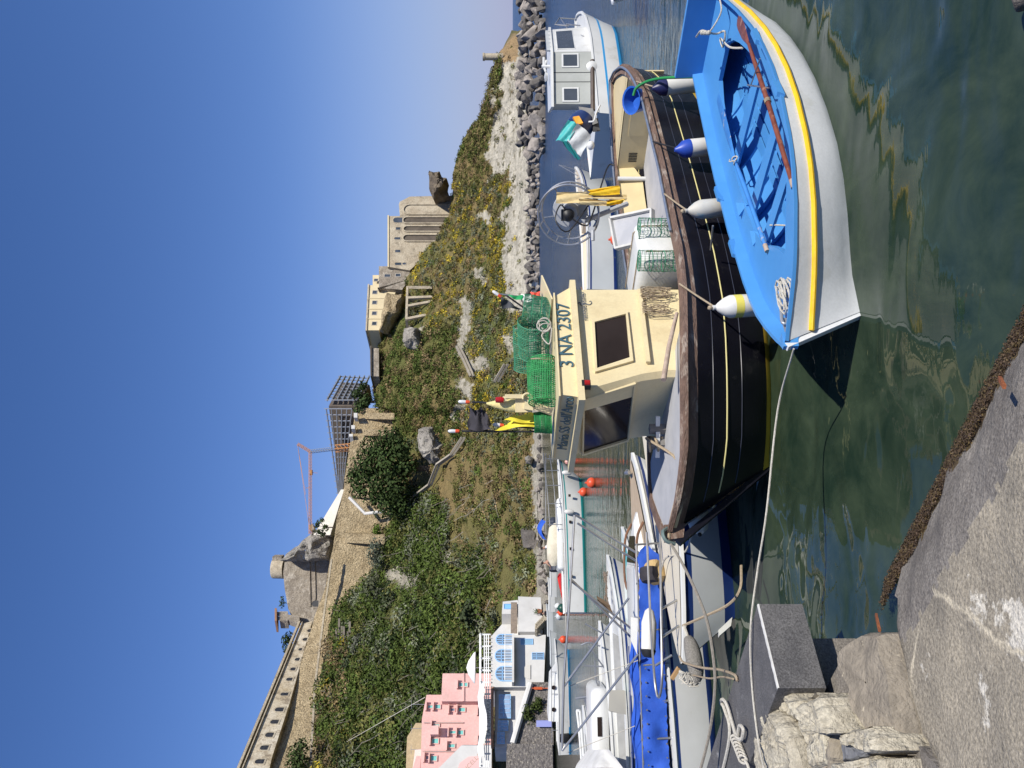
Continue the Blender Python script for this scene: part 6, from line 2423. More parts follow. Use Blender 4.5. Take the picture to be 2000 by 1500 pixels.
def tubes(name, m, par, lines, r=.013, n=7):
    mb = MB()
    for q in lines:
        mb.tube([V(p) for p in q], r, n)
    return mb.build(name, m, par)


# --- the white boat with the blue stripe, close behind the black bow
tb, tf, ts = gboat('stripe_boat', 'white boat with a navy blue stripe moored behind the black bow', (-3.62, 9.95), R(41), 7.0, 1.9, (.80, .70, .68), [WHITEB, NAVYS, GREYH], mat('cream_deck', (.62, .57, .46), (.56, .51, .41), .6, 3), (1, .96, .80, .5, .2, 0), (0, 1, 2, 2, 1), .62, din=.05, drop=-.02)
mb = MB(tf)
mb.hexa([(.5, -.03, .08), (.75, -.05, .0), (.75, .05, .0), (.5, .03, .08)], [(.36, -.03, .26), (.6, -.05, .26), (.6, .05, .26), (.36, .03, .26)])
mb.build('stem_guard', WHITEB, tb)
dB = 10.1
tubes('pulpit', STAIN, tb, [smooth([W(1263, 1040, 11.4), W(1270, 1200, 10.7), W(1278, 1320, 10.0), W(1286, 1362, 9.85), W(1293, 1320, 9.75), W(1291, 1180, 10.2), W(1289, 1030, 10.9)], 6),
                            [W(1291, 1190, 10.2), W(1322, 1172, 10.3)], [W(1292, 1245, 10.0), W(1326, 1222, 10.1)], [W(1280, 1300, 10.0), W(1312, 1280, 10.05)]], .017)
FNA = 'fenders on the white boats'
mb = MB()
fender('white fender lying level along the navy stripe under the black bow', FNA, W(1366, 1040, 9.6), W(1358, 955, 10.0), .13, FW, ropeto=W(1345, 1045, 9.75), ropem=BLACKR)
sn_ = thing('snubber', 'grey rope-wrapped snubber hanging at the bow of the striped boat', 'snubber', W(1368, 1300, 9.4))
mb = MB()
q = smooth([W(1344, 1247, 9.5), W(1350, 1262, 9.4), W(1356, 1290, 9.3), W(1360, 1318, 9.25), W(1352, 1338, 9.25)], 6)
mb.tube(q, [.03 + .07 * math.sin(math.pi * min(1, .12 + i / len(q) * .85)) for i in range(len(q))], 12)
mb.build('wrapping', mat('grey_braid', (.30, .28, .25), (.17, .16, .14), .9, 60, 1., 90, bdist=.02), sn_)
mb = MB()
for k in range(16):
    a, b = W(1340 + random.uniform(-16, 12), 1322 + random.uniform(-14, 14), 9.3), W(1350 + random.uniform(-14, 16), 1326 + random.uniform(-14, 16), 9.2)
    mb.tube(smooth([a, a.lerp(b, .5) + V((random.uniform(-.08, .08), -.05, random.uniform(-.1, .05))), b], 5), .009, 5)
mb.build('lashings', ROPEW, sn_)
mb = MB()
mb.tube([W(1336, 1222, 9.6), W(1344, 1247, 9.5)], .02, 6)
mb.build('pendant', ROPEW, sn_)
mb = MB()
mb.beam(W(1312, 1326, 9.6), W(1326, 1304, 9.6), .055, .04)
tag(mb.build('wooden_peg', mat('varnished_peg', (.42, .26, .12), (.32, .19, .08), .6, 6)), 'short varnished wooden peg at the bow of the striped boat', 'peg')
for lab, pts, r, m in [
    ('stiff tan rope from the striped boat down to the dark water', [W(1334, 1222, 9.65), W(1378, 1203, 9.2), W(1424, 1180, 8.8), W(1446, 1150, 8.6), W(1448, 1105, 8.9)], .017, ROPET),
    ('thick grey rope from the black bow swinging left to the quay', [W(1293, 1040, 8.45), W(1318, 1075, 8.2), W(1350, 1135, 7.9), W(1380, 1210, 7.6), W(1394, 1290, 7.5), W(1396, 1350, 7.5), W(1386, 1430, 7.6), W(1366, 1510, 7.7), W(1350, 1560, 7.8)], .0155, mat('grey_rope', (.27, .24, .20), (.2, .18, .15), .9, 40, .4, 120)),
    ('tan rope from the bow roller to the basalt slab', [W(1327, 1282, 9.6), W(1336, 1294, 9.4), W(1370, 1304, 8.6), W(1405, 1308, 7.9), W(1434, 1318, 7.2), W(1440, 1330, 7.1)], .014, ROPET),
    ('second thinner rope from the snubber to the slab', [W(1350, 1318, 9.3), W(1385, 1325, 8.4), W(1410, 1322, 7.8), W(1432, 1326, 7.2)], .010, ROPET),
    ('short rope from the rail of the striped boat to the blue-clothed deck', [W(1288, 1130, 11.2), W(1300, 1090, 10.9), W(1336, 1080, 10.3), W(1352, 1042, 9.8)], .014, ROPEW)]:
    tag(rope(0, 0, r=r, m=m, pts=smooth(pts, 6)), lab, 'rope')

# --- the larger boat with tan deck, blue cloths and tube frame
ta, af, as_ = gboat('tan_deck_boat', 'white boat with a tan deck, blue lifeline cloths and a bare awning frame', (-1.2, 13.4), R(191.6), 9.5, 2.9, (.92, .66, .64), [WHITEB, NAVYS], TANDK, (1, .9, .84, .5, .14, 0), (0, 1, 0, 0, 1), .5, din=.16, stern=.9, drop=-.03)
mb = MB(af)
rbox(mb, (3.0, .1, .68), (1.15, 0, 0), (0, .62, 0), (0, 0, .30), .12)
mb.hexa([(1.0, -.10, .86), (1.9, -.55, .72), (1.9, .55, .72), (1.0, .10, .86)], [(1.2, -.06, .93), (1.9, -.5, .98), (1.9, .5, .98), (1.2, .06, .93)])
mb.build('coachroof', WHITEB, ta)
mb = MB(af)
for sg in (-1, 1):
    mb.tube(smooth([(1.2, sg * .62, .86), (1.5, sg * .66, .98), (2.2, sg * .72, .99), (2.5, sg * .74, .86)], 4), .022, 7)
mb.build('handrail', mat('teak', (.20, .10, .055), (.14, .07, .04), .6, 8), ta)
mb = MB(af)
mb.hexa([(1.42, -.26, .955), (1.86, -.42, .992), (1.86, .42, .992), (1.42, .26, .955)], [(1.42, -.26, .96), (1.86, -.42, .997), (1.86, .42, .997), (1.42, .26, .96)])
mb.build('fore_hatch', SMOKE, ta)
mb = MB(af)
mb.tube([(.35, -.1, .98), (.35, .02, 1.02), (.30, .14, .98)], .035, 8)
mb.build('bow_fitting', STAIN, ta)


def A_(y, z, v=-1.36):
    """point above the near rail of the tan-deck boat at photograph azimuth y"""
    k = (750 - y) / FP
    a, b = af.a, af.b
    u = (k * (af.o.y + b[1] * v) - af.o.x - b[0] * v) / (a[0] - k * a[1])
    return af((u, v, z))


tubes('lifeline_rail', STAIN, ta, [[A_(y, 1.10) for y in (1062, 1200, 1350, 1500, 1560)], [A_(y, 1.16, -.62) for y in (1262, 1400, 1560)]] + [[A_(y, 1.12), A_(y - 4, .68)] for y in (1064, 1140, 1232, 1300, 1372, 1445, 1520)], .016)
mb = MB()
rows = []
for y in np.linspace(1066, 1560, 60):
    wv = math.sin(y * .06) * .02 + math.sin(y * .021) * .02
    zt = ip(y, [(1066, .98), (1085, 1.10), (1120, 1.07), (1170, 1.09), (1560, 1.10)])
    zb = ip(y, [(1066, .92), (1085, .76), (1560, .72)])
    rows.append([A_(y, lerp(zt, zb, k / 6) + .01 * math.sin(y * .3 + k), -1.38 + wv * math.sin(k * .9) - .01 * math.sin(y * .9)) for k in range(7)])
mb.loft(rows)
mb.build('lifeline_cloth', SBLUE, ta)
mb = MB()
rows = []
for y in np.linspace(1215, 1560, 40):
    rows.append([A_(y + k * 2, 1.10 + .03 * math.sin(y * .05 + k * .8) - .05 * math.sin(math.pi * k / 8), -1.33 + k * .115) for k in range(9)])
mb.loft(rows)
mb.build('cockpit_cover', SBLUE, ta)
mb = MB()
for y in range(1225, 1500, 27):
    mb.ball(A_(y, 1.03, -1.42), .016, 6)
    mb.ball(A_(y + 12, .76, -1.42), .014, 6)
mb.build('eyelets', STAIN, ta)
dF = 11.9
tubes('awning_frame', STAIN, ta, [[W(1122, 1006, dF), W(1112, 1180, dF - .2), W(1101, 1335, dF - .4), W(1098, 1466, dF - .6)],
                                   [W(1124, 1006, dF), W(1247, 1082, dF + .1), W(1252, 1098, dF + .1)], [W(1128, 1022, dF), W(1243, 1096, dF + .1)],
                                   [W(1116, 1132, dF), W(1240, 1252, dF - .1)], [W(1112, 1132, dF - .1), W(1238, 1232, dF)],
                                   [W(1102, 1340, dF - .4), W(1222, 1176, dF - .4), W(1228, 1168, dF - .4)], [W(1098, 1466, dF - .6), W(1150, 1400, dF - .6), W(1246, 1278, dF - .6)]], .018, 8)
tubes('guy_line', ROPEW, ta, [[W(1110, 1470, dF - .5), W(1240, 1418, dF - .6)], [W(1112, 1340, dF - .3), W(1246, 1290, dF - .5)], [W(1100, 1060, 13), W(1112, 1420, 12)]], .006, 5)
mb = MB()
q = [W(1165, 1163, 11.9), W(1170, 1180, 11.9), W(1196, 1198, 11.85), W(1192, 1182, 11.85)]
cloth(mb, [q[0], q[1], q[2], q[3]], 6, 8, .015)
tag(mb.build('brown_pennant', mat('brown_cloth', (.15, .10, .06), (.11, .075, .045), .85, 5)), 'brown cloth hanging between the tubes of the awning frame', 'cloth')
cn = thing('fender', 'long white cone fender with a black end lying on the blue-clothed deck', 'fender', W(1270, 1240, 11.2), FNA)
mb = MB()
mb.lathe([(.02, 0), (.08, .02), (.105, .1), (.11, .45), (.065, .62), (.02, .66)], W(1266, 1280, 11.0), W(1268, 1200, 11.25) - W(1266, 1280, 11.0), 16)
mb.build('body', FW, cn)
mb = MB()
mb.lathe([(.01, -.03), (.06, -.025), (.09, .01), (.112, .07)], W(1266, 1280, 11.0), W(1268, 1200, 11.25) - W(1266, 1280, 11.0), 16, False)
mb.build('end_cap', BLACKR, cn)
mb = MB()
q = [W(1232, 1205, 11.6), W(1232, 1250, 11.5), W(1244, 1278, 11.4), W(1246, 1208, 11.6)]
mb.prism(q, V((0, .03, 0)))
tag(mb.build('white_board', WHITEB), 'white tapered board leaning on the lifeline of the tan-deck boat', 'board')
bg_ = thing('sail_bag', 'tan and black canvas bag hanging on the lifeline near the black bow', 'bag', W(1285, 1112, 11.3))
mb = MB()
mb.lathe([(.03, 0), (.12, .05), (.15, .2), (.13, .34), (.05, .36)], W(1270, 1095, 11.5), W(1284, 1126, 11.3) - W(1268, 1090, 11.5), 12)
mb.build('body', mat('tan_canvas', (.48, .34, .16), (.40, .28, .13), .8, 6, .5, 8), bg_)
mb = MB()
mb.lathe([(.14, 0), (.155, .12), (.12, .2), (.02, .21)], W(1268, 1110, 11.35), W(1270, 1132, 11.3) - W(1268, 1105, 11.4), 12)
mb.build('end_panel', FLGK, bg_)

# --- boats further in on the left
t1, f1, s1 = gboat('open_boat', 'white open boat with an anchor chain heaped on its bow', (-3.75, 16.9), R(194), 6, 1.9, (.92, .76, .72), [WHITEB, NAVYS], WHITEB, (1, .86, .8, .4, .1, 0), (0, 1, 0, 0, 1), .5, (.30, .92, .22, .4), mat('grey_sole', (.35, .35, .34), (.27, .27, .26), .7, 4))
mb = MB(f1)
for k in range(40):
    c = V((.75 + random.uniform(-.35, .5), random.uniform(-.18, .18), .93 + random.uniform(0, .05)))
    mb.tube([c + V((.05 * math.cos(t), .035 * math.sin(t), random.uniform(-.01, .01))) for t in np.linspace(0, 5.2, 6)], .009, 5)
tag(mb.build('anchor_chain', mat('rusty_chain', (.24, .19, .14), (.15, .11, .08), .8, 10)), 'rusty anchor chain heaped on the bow of the open white boat', 'chain')
t2, f2_, s2 = gboat('dinghy', 'small white dinghy with a teal inside lying behind the tan-deck boat', (-2.95, 15.9), R(196), 3.2, 1.25, (.74, .62, .6), [WHITEB], mat('teal_deck', (.08, .36, .38), None, .5), (1, .6, .3, .1, .04, 0), (0,) * 5, .3, (.28, .95, .14, .34), mat('grey_sole', (.35, .35, .34)), capm=WHITEB)
t3, f3_, s3 = gboat('cabin_boat', 'white cabin boat with a grey-beige hatch panel behind the blue cloths', (-5.6, 18.2), R(193), 8, 2.3, (.95, .82, .78), [WHITEB, NAVYS], WHITEB, (1, .9, .6, .3, .1, 0), (0, 0, 0, 0, 1), .6)
mb = MB(f3_)
rbox(mb, (3.0, 0, .85), (1.6, 0, 0), (0, .7, 0), (0, 0, .38), .16)
mb.build('coachroof', WHITEB, t3)
for k in range(3):
    mb = MB(f3_)
    mb.box((2.2 + k * .7, -.71, 1.06), (.4, .012, .1))
    mb.build('portlight', SMOKE, t3)
mb = MB()
q = [W(1194, 1350, 14.6), W(1222, 1350, 13.9), W(1223, 1396, 13.9), W(1192, 1390, 14.6)]
mb.prism(q, V((0, .05, .03)))
tag(mb.build('hatch_panel', mat('beige_panel', (.34, .32, .26), None, .6)), 'grey-beige panel standing on the cabin boat behind the blue cover', 'panel')
mb = MB()
for pts in ([(1135, 1260), (1150, 1255), (1172, 1262)], [(1150, 1262), (1185, 1310), (1205, 1325)], [(1143, 1218), (1175, 1236)], [(1162, 1290), (1168, 1340), (1200, 1362)], [(1140, 1300), (1180, 1302)], [(1170, 1330), (1172, 1362), (1200, 1356)]):
    mb.tube(smooth([W(x, y, 17.5) for x, y in pts], 5), .018, 6)
mb.build('bow_rails', mat('dull_steel', (.3, .31, .33), (.22, .23, .25), .4, 5, metal=.5), t3)
t4, f4_, s4 = gboat('blue_hull_boat', 'white-railed boat with a dark blue hull at the left edge', (-8.6, 20.6), R(192), 5, 2.0, (1.12, 1.0, .98), [mat('dark_blue_hull', (.012, .06, .17), (.015, .08, .22), .3, 2), WHITEB], WHITEB, (1, .92, .6, .3, .1, 0), (1, 0, 0, 0, 0), .3, (.2, .95, .2, .4), mat('grey_sole', (.35, .35, .34)))
tubes('rails', WHITEB, t4, [[W(1127, 1388, 19.4), W(1131, 1420, 19.2), W(1138, 1510, 18.8)], [W(1133, 1388, 19.3), W(1143, 1510, 18.7)], [W(1160, 1396, 18.8), W(1165, 1470, 18.5)], [W(1170, 1396, 18.6), W(1178, 1455, 18.4), W(1182, 1480, 18.4)], [W(1127, 1388, 19.4), W(1133, 1388, 19.3)]], .035, 7)
tubes('davit', mat('dull_steel', (.3, .31, .33)), t4, [[W(1150, 1388, 19), W(1142, 1364, 19)], [W(1124, 1364, 19), W(1146, 1361, 19)], [W(1142, 1364, 19), W(1166, 1385, 18.9)]], .03, 7)
mb = MB()
rows = []
for i in range(15):
    t = i / 14
    row = []
    for j in range(17):
        a = j / 16
        y = lerp(1464, 1560, t)
        x = lerp(lerp(1148, 1124, min(1, t * 3)), lerp(1190, 1226, min(1, t * 2)), a)
        d = 16.6 - 2.2 * a + .5 * math.sin(a * 9 + t * 3) * .25 - .9 * math.sin(math.pi * a) * min(1, t * 3)
        row.append(W(x, y, d))
    rows.append(row)
mb.loft(rows)
cv = mb.build('boat_cover', CANV)
tag(cv, 'creased white canvas boat cover at the left edge of the picture', 'cover')
t5, f5_, s5 = gboat('cruiser', 'white cabin cruiser with round portholes in front of the basalt embankment', (-13.55, 41), R(186), 5.6, 2.3, (.75, .62, .6), [WHITEB, AZUR], WHITEB, (1, .9, .6, .3, .12, 0), (0, 0, 0, 0, 1), .6, stern=.9)
mb = MB(f5_)
mb.hexa([(1.4, -.8, .6), (4.0, -.9, .6), (4.0, .9, .6), (1.4, .8, .6)], [(1.9, -.7, 1.0), (4.0, -.8, 1.12), (4.0, .8, 1.12), (1.9, .7, 1.0)])
mb.build('cabin', WHITEB, t5)
for u in (2.3, 3.4):
    for sg in (1, -1):
        mb = MB(f5_)
        mb.lathe([(.01, 0), (.11, 0), (.11, .02), (.01, .021)], (u, sg * .87, .84), (0, sg, .1), 12)
        mb.build('porthole', SMOKE, t5)
tubes('rails', STAIN, t5, [[f5_((u, -.95, .62)), f5_((u, -.95, .95))] for u in (.6, 1.5, 2.6, 4.4)] + [[f5_((u, -.95, .95)) for u in (.3, 2, 5)]], .015)
for lab, x, y, m_ in [('black outboard motor tilted up on the cruiser stern', 1112, 1440, BLACKR)]:
    mb = MB()
    c = W(x, y, 39.5)
    rbox(mb, c, (.2, 0, 0), (0, .25, 0), (0, 0, .5), .08)
    mb.tube([c, c - V((0, 0, .5))], .06, 8)
    tag(mb.build('outboard_motor', m_), lab, 'outboard motor')
t6, f6_, s6 = gboat('day_boat', 'white boat with teal lines, bow rails and a cream sail cover in mid harbour', (-3.25, 34), R(199), 6.6, 2.2, (1.0, .86, .82), [WHITEB, TEALP, GREYH], WHITEB, (1, .86, .80, .4, .1, 0), (0, 1, 0, 0, 1), .95)
tubes('bow_rails', STAIN, t6, [smooth([f6_((u, -ip(u, [(-.2, 0), (1, .7), (3.2, 1.0)]), z)) for u, z in ((-.2, 1.62), (.5, 1.58), (1.6, 1.5), (3.2, 1.42))], 4), smooth([f6_((u, -ip(u, [(-.2, 0), (1, .7), (3.2, 1.0)]), z)) for u, z in ((-.1, 1.34), (.6, 1.28), (1.6, 1.2), (3.2, 1.14))], 4)] +
      [[f6_((u, -ip(u, [(-.2, 0), (1, .7), (3.2, 1.0)]), .9)), f6_((u, -ip(u, [(-.2, 0), (1, .7), (3.2, 1.0)]), 1.5))] for u in (.1, .7, 1.4, 2.2, 3.1)] + [smooth([f6_((u, ip(u, [(-.2, 0), (1, .7), (3.2, 1.0)]), 1.5)) for u in (-.2, .6, 1.6, 3.2)], 3)], .018)
mb = MB(f6_)
mb.lathe([(.05, 0), (.26, .2), (.34, .9), (.3, 1.5), (.1, 1.8)], (2.9, 0, 1.15), (1, 0, .05), 12)
mb.build('sail_cover', mat('cream_cover', (.60, .55, .43), (.50, .45, .34), .85, 3, .6, 5, bdist=.05), t6)
mb = MB(f6_)
rbox(mb, (3.4, 0, .84), (1.5, 0, 0), (0, .62, 0), (0, 0, .26), .12)
mb.build('coachroof', WHITEB, t6)
for k in range(4):
    mb = MB(f6_)
    mb.box((1.9 + k * 1.1, -1.09 + .0 * k, .58), (.10, .06, .10))
    mb.build('portlight', SMOKE, t6)
fender('white fender hung at the bow of the teal-lined boat', FNA, f6_((.85, -.78, .85)), f6_((.85, -.72, .45)), .10, FW)
fender('white fender hung amidships on the teal-lined boat', FNA, f6_((2.6, -1.2, .82)), f6_((2.6, -1.15, .42)), .10, FW)
# inflatable with two people behind it
t7 = thing('inflatable_boat', 'dark inflatable boat with people aboard near the green slope', 'boat', W(1088, 1070, 46))
c0 = W(1085, 1020, 47)
mb = MB()
q = [W(1082, 1018, 47.5), W(1084, 1050, 46), W(1086, 1115, 45), W(1083, 1115, 47), W(1081, 1050, 48)]
for p in q:
    p.z = .42
mb.tube(smooth(q[:3], 4), .3, 10)
mb.tube(smooth([q[3], q[4], q[0]], 4), .3, 10)
mb.build('tube', mat('dark_hypalon', (.03, .035, .05), (.05, .055, .07), .6, 2), t7)
mb = MB()
mb.hexa([p - V((0, 0, .2)) for p in (q[0], q[2], q[3], q[4])], [p - V((0, 0, .1)) for p in (q[0], q[2], q[3], q[4])])
mb.build('floor', GREYH, t7)
bim = MB()
a, b = W(1058, 1014, 47), W(1058, 1050, 46)
rows = [[a.lerp(b, i / 6) + V((0, j * .35 - .7, .28 * math.sin(math.pi * (i / 6)) - .06 * (j - 2) ** 2)) for j in range(5)] for i in range(7)]
bim.loft(rows)
bo = bim.build('sunshade', SBLUE, t7)
tubes('sunshade_poles', STAIN, t7, [[rows[i][j], V((rows[i][j].x, rows[i][j].y, .5))] for i in (0, 6) for j in (0, 4)], .02)
SKIN = mat('skin', (.42, .24, .17), (.38, .21, .14), .6, 6)
SHIRTW = mat('white_shirt', (.62, .62, .62), None, .8)
DARKC = mat('dark_clothes', (.02, .02, .025), None, .8)
HAIR = mat('dark_hair', (.02, .014, .01), None, .7)


def person(label, base, hgt, face, top, bottom, lean=.15, arms='down', group=None):
    """one skinned body, sitting on or standing at base; face = heading"""
    th = thing('person', label, 'person', base, group)
    base = V(base)
    fx = V((math.cos(face), math.sin(face), 0))
    sx = V((-fx.y, fx.x, 0))

    def P(f, s, z):
        return base + fx * f * hgt + sx * s * hgt + V((0, 0, z * hgt))
    vv = [P(0, 0, .06), P(lean * .4, 0, .20), P(lean * .8, 0, .33), P(lean, 0, .37), P(lean + .02, 0, .42), P(lean + .03, 0, .49)]
    rr = [.085, .075, .085, .045, .035, .06]
    ee = [(0, 1), (1, 2), (2, 3), (3, 4), (4, 5)]
    for sgn in (-1, 1):
        o = len(vv)
        vv += [P(.12, sgn * .07, .06), P(.25, sgn * .08, .07), P(.27, sgn * .08, -.16), P(.33, sgn * .08, -.18)]
        rr += [.06, .042, .03, .025]
        ee += [(0, o), (o, o + 1), (o + 1, o + 2), (o + 2, o + 3)]
        o = len(vv)
        vv += [P(lean, sgn * .12, .32), P(lean + .08, sgn * .16, .20), P(lean + .22, sgn * .10, .16), P(lean + .26, sgn * .09, .16)]
        rr += [.035, .028, .021, .022]
        ee += [(2, o), (o, o + 1), (o + 1, o + 2), (o + 2, o + 3)]
    me = bpy.data.meshes.new('body')
    me.from_pydata([tuple(v - base) for v in vv], ee, [])
    tmp = bpy.data.objects.new('tmp', me)
    COL.objects.link(tmp)
    md = tmp.modifiers.new('skin', 'SKIN')
    for i, sv in enumerate(me.skin_vertices[0].data):
        sv.radius = (rr[i] * hgt, rr[i] * hgt)
        sv.use_root = (i == 0)
    sb_ = tmp.modifiers.new('sub', 'SUBSURF')
    sb_.levels = sb_.render_levels = 2
    dg = bpy.context.evaluated_depsgraph_get()
    m2 = bpy.data.meshes.new_from_object(tmp.evaluated_get(dg))
    bpy.data.objects.remove(tmp)
    m2.materials.clear()
    for m_ in (SKIN, top, bottom):
        m2.materials.append(m_)
    for p in m2.polygons:
        z = p.center.z / hgt
        sd_ = abs(p.center.dot(sx)) / hgt
        fd_ = p.center.dot(fx) / hgt
        p.use_smooth = True
        p.material_index = 2 if (z < .12 and fd_ < .3) else (1 if (z < .375 and sd_ < .15 and fd_ < lean + .12) else 0)
    o = bpy.data.objects.new('body', m2)
    COL.objects.link(o)
    o.parent = th
    ORG[o] = base
    mb = MB()
    mb.ball(P(lean + .02, 0, .515), .062 * hgt, 10, (1.05, 1, .9))
    mb.build('hair', HAIR, th)
    return th


person('person in a white shirt sitting at the right end of the dark inflatable', W(1083, 1062, 46) + V((0, 0, .0)), 1.5, R(200), SHIRTW, DARKC)
person('person with bare arms sitting at the left end of the dark inflatable', W(1084, 1092, 45.5) + V((0, 0, .0)), 1.45, R(170), SKIN, DARKC)
person('person in dark clothes sitting on the quay by the white house', W(1076, 1190, 59) + V((0, -.8, 0)), 1.5, R(265), DARKC, DARKC)
t8, f8_, s8 = gboat('red_boat', 'small red boat with its stern towards the quay in mid harbour', (-9.55, 38.0), R(262), 2.6, 1.1, (.75, .6, .55), [mat('red_hull', (.55, .03, .02), (.46, .025, .02), .4, 3)], mat('red_hull', (.55, .03, .02)), (1, .6, .3, .1, .04, 0), (0,) * 5, .3, (.3, .92, .1, .3), mat('grey_sole', (.35, .35, .34)), capm=mat('red_hull', (.55, .03, .02)))
mb = MB()
mb.hexa([W(1103, 1172, 34.6), W(1103, 1180, 34.6), W(1128, 1181, 34.6), W(1126, 1173, 34.6)], [W(1103, 1172, 34.9), W(1103, 1180, 34.9), W(1128, 1181, 34.9), W(1126, 1173, 34.9)])
tag(mb.build('red_board', mat('red_hull', (.55, .03, .02))), 'upright red board floating left of the red boat', 'board')


def buoy(label, x, y, r, d, m=ORANGE, group='orange mooring buoys'):
    c = W(x, y, d)
    c.z = r * .45
    c.x = (750 - y) / FP * d
    th = thing('mooring_buoy', label, 'buoy', c, group)
    mb = MB()
    mb.ball(c, r, 14, (1, 1, .95))
    mb.build('float', m, th)
    mb = MB()
    mb.lathe([(r * .16, r * .85), (r * .18, r * 1.12), (.01, r * 1.13)], c, n=8)
    mb.tube([c + V((r * .12 * math.cos(t), 0, r * 1.12 + r * .12 * math.sin(t))) for t in np.linspace(0, 6.28, 10)], r * .04, 5)
    mb.build('eye', m, th)


def dof(x, z=.1):
    return (H - z) * FP / (x - 1000)


for lab, x, y, r in [('larger orange buoy in the water left of the black cabin', 1155, 943, .2), ('orange buoy just left of the larger one near the teal-lined boat', 1139, 961, .19), ('small orange buoy by the bow rails of the teal-lined boat', 1117, 901, .16),
                     ('orange buoy off the bow of the white cruiser', 1100, 1249, .22), ('red-orange buoy in open water below the shopping bag', 1161, 311, .2), ('orange buoy beside the yellow oilskins', 1178, 370, .17),
                     ('orange buoy against the hull of the stern-on white boat', 1202, 468, .18), ('small orange buoy off the stern rudder of the white boat', 1147, 545, .14)]:
    buoy(lab, x, y, r, dof(x, .1))
for k, y in enumerate((902, 917, 928, 939, 950, 961, 973)):
    c = W(1075, y, 41)
    c.z = .05
    mb = MB()
    mb.ball(c, .15, 8)
    tag(mb.build('line_float', mat('pink_float', (.62, .30, .24), None, .5)), 'small pink float in the line of floats off the stony shore', 'float', 'line of pink floats')
for lab, x, y, m_, r in [('white float at the right of the float cluster near the quay', 1088, 1184, WHITEB, .22), ('red and orange float in the cluster near the quay', 1094, 1196, ORANGE, .22), ('dark green float in the middle of the cluster near the quay', 1096, 1188, mat('dark_green_float', (.01, .06, .04), None, .4), .26), ('pale grey float at the left of the float cluster', 1090, 1204, GREYH, .22)]:
    buoy(lab, x, y, r, dof(x, .1) * .98, m_, 'cluster of floats by the quay')

# --- boats on the right
tg, gf, gs = gboat('fishing_cruiser', 'white and grey cabin fishing boat with azure stripes moored before the breakwater', (11.5, 24.3), R(216), 6.4, 2.5, (1.02, .82, .82), [WHITEB, AZUR], WHITEB, (1, .93, .62, .55, .3, .1, .02, 0), (0, 0, 1, 0, 0, 1, 1), .75, stern=.85)
gp = [W(1080, 203, 21.0), W(1079, 102, 21.4), W(1083, 58, 22.6), W(1083, 75, 23.6), W(1081, 150, 23.4), W(1081, 215, 22.8)]
gb = [W(1160, 203, 20.9), W(1162, 101, 21.3), W(1148, 52, 22.9), W(1140, 60, 23.8), W(1145, 140, 23.4), W(1150, 215, 22.8)]
for p, q in zip(gp, gb):
    p.z = 1.86
    q.z = .72
mb = MB()
mb.hexa([gb[0], gb[1], gb[4], gb[5]], [gp[0], gp[1], gp[4], gp[5]])
mb.build('cabin', mat('grey_cabin_paint', (.36, .37, .34), (.32, .33, .30), .5, 2), tg)
mb = MB()
e = V((.004, -.004, 0))
mb.hexa([gb[1] + e, gb[2], gb[3], gb[4]], [gp[1] + e, gp[2], gp[3], gp[4]])
mb.build('wheelhouse_front', WHITEB, tg)
mb = MB()
c = sum(gp, V()) / 6
mb.prism([c + (p - c) * 1.07 for p in gp], (0, 0, .07))
mb.build('roof', WHITEB, tg)


def gwin(a, b, a2, b2, s0, s1, z0, z1, nm='window'):
    def pt(s, z):
        k = (z - .72) / (1.86 - .72)
        return (a.lerp(b, s)).lerp(a2.lerp(b2, s), k)
    n = (b - a).cross(V((0, 0, 1))).normalized()
    if n.y > 0:
        n = -n
    q = [pt(s0, z0), pt(s1, z0), pt(s1, z1), pt(s0, z1)]
    cc = sum(q, V()) / 4
    mb = MB()
    o_ = [p + (p - cc).normalized() * .06 for p in q]
    mb.prism([p + n * .002 for p in o_], n * .02)
    w_ = mb.build(nm, WHITEB, tg)
    mb = MB()
    mb.quad(*[p + n * .027 for p in q])
    mb.build('pane', GLASSF, w_)


gwin(gb[0], gb[1], gp[0], gp[1], .06, .28, 1.22, 1.58)
gwin(gb[0], gb[1], gp[0], gp[1], .72, .94, 1.20, 1.58)
gwin(gb[1], gb[2], gp[1], gp[2], .12, .86, 1.25, 1.72, 'windscreen')
mb = MB()
for k in (.42, .60):
    a, b = gb[0].lerp(gb[1], k), gp[0].lerp(gp[1], k)
    mb.beam(a + V((0, -.006, 0)), b + V((0, -.006, 0)), .012, .012)
mb.build('door_seams', BLACKR, tg)
tubes('bow_rails', STAIN, tg, [[W(1084, 48, 23.4), W(1093, 35, 23.9), W(1122, 37, 23.9)], [W(1084, 48, 23.4), W(1110, 50, 23.2)], [W(1095, 36, 23.9), W(1112, 62, 23.0), W(1122, 78, 22.4)], [W(1106, 47, 23.2), W(1133, 50, 22.8)], [W(1114, 63, 22.8), W(1140, 71, 22.2)], [W(1120, 78, 22.3), W(1143, 85, 21.9)]], .02)
mb = MB()
mb.tube([W(1078, 130, 22), W(1058, 130, 22)], .05, 8)
for x, y in ((1062, 112), (1066, 140), (1068, 118)):
    mb.tube([W(1062, 130, 22), W(x, y, 22)], .035, 6)
mb.lathe([(.1, 0), (.14, .08), (.02, .1)], W(1070, 150, 22), n=10)
mb.build('mast_aerials', WHITEB, tg)
mb = MB()
for k in range(5):
    mb.box(gp[1].lerp(gp[2], .15 + k * .17) + V((0, 0, .12)), (.12, .12, .1))
mb.build('roof_vents', GREYH, tg)
text('3 NA 1145', .0001, W(1126, 88, 22), (1, 0, 0), (0, 0, 1), tg, NAVYS) if False else None
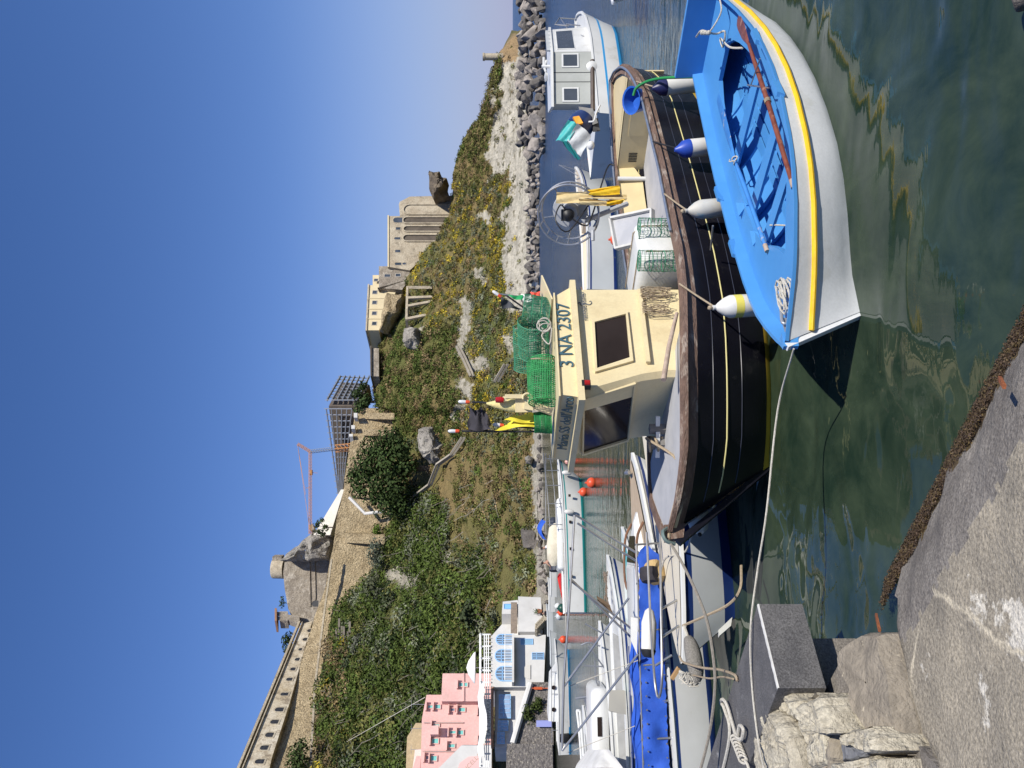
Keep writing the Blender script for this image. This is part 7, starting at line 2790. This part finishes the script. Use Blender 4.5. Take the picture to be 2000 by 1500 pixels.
th_, hf, hs_ = gboat('stern_boat', 'white rowing boat seen from its stern rudder behind the net hauler', (6.9, 24.5), R(206), 4.9, 1.75, (1.0, .82, .86), [GREYH, NAVYS, WHITEB], mat('cream_foredeck', (.58, .50, .38), (.52, .44, .33), .6, 4), (1, .9, .84, .5, .1, 0), (2, 1, 0, 0, 1), .55, (.45, .93, .16, .4), mat('cream_inside', (.60, .52, .40), None, .6), stern=.55)
mb = MB(hf)
mb.hexa([(4.92, -.02, -.2), (5.3, -.02, -.2), (5.3, .02, -.2), (4.92, .02, -.2)], [(4.95, -.02, .75), (5.12, -.02, .8), (5.12, .02, .8), (4.95, .02, .75)])
mb.build('rudder', GREYH, th_)
mb = MB(hf)
mb.tube([(5.05, 0, .82), (4.4, .2, .95)], .02, 6)
mb.build('tiller', mat('teak', (.20, .10, .055)), th_)
tubes('rudder_frame', mat('rust', (.30, .09, .03)), th_, [[hf((4.93, -.4, .7)), hf((4.95, .4, .7))], [hf((4.93, -.4, .3)), hf((4.95, .4, .3))], [hf((5.0, 0, .05)), hf((5.0, 0, .85))]], .02)
tubes('pulpit', STAIN, th_, [[hf((.1, 0, .98)), hf((-.1, 0, 1.5))], [hf((.7, -.4, .95)), hf((-.1, 0, 1.5))]], .012)
fender('white fender on the bow of the boat behind the net hauler', FNA, hf((.9, .75, 1.0)), hf((.9, 1.05, .55)), .09, FW)
ti, if_, is_ = gboat('lined_boat', 'white boat with grey plank lines entering at the upper right corner', (8.3, 16.6), R(28), 5, 1.9, (.8, .68, .66), [WHITEB, GREYH], WHITEB, (1, .82, .8, .62, .6, .4, .38, .1, 0), (0, 1, 0, 1, 0, 1, 0, 0), .3)
mb = MB(BK)
mb.hexa([(10.0, -.035, -.6), (10.75, -.03, -.6), (10.75, .03, -.6), (10.0, .035, -.6)], [(10.2, -.035, .55), (10.62, -.03, .5), (10.62, .03, .5), (10.2, .035, .55)])
mb.build('rudder', mat('teal_antifouling', (.07, .22, .22), (.05, .17, .17), .6, 3), boat)
# dinghies and clutter along the far quay
for k, (x, y, d, lab, m_) in enumerate([(1080, 1128, 52, 'white dinghy hauled on the stones at the right of the shore', WHITEB), (1079, 1158, 54, 'white dinghy by the corner of the white house quay', WHITEB), (1081, 1262, 52, 'pale dinghy against the quay under the arched house', GREYH), (1083, 1360, 50, 'grey dinghy under the basalt embankment', GREYH), (1080, 1208, 56.5, 'small white-grey dinghy moored at the quay below the terrace', GREYH)]):
    gboat('dinghy', lab, ((750 - y) / FP * d + 1.1, d), R(184 + k * 3), 2.3, 1.0, (.5, .42, .42), [m_], m_, (1, .6, .3, .1, .04, 0), (0,) * 5, .2, (.25, .95, .1, .25), GREYH, capm=m_)
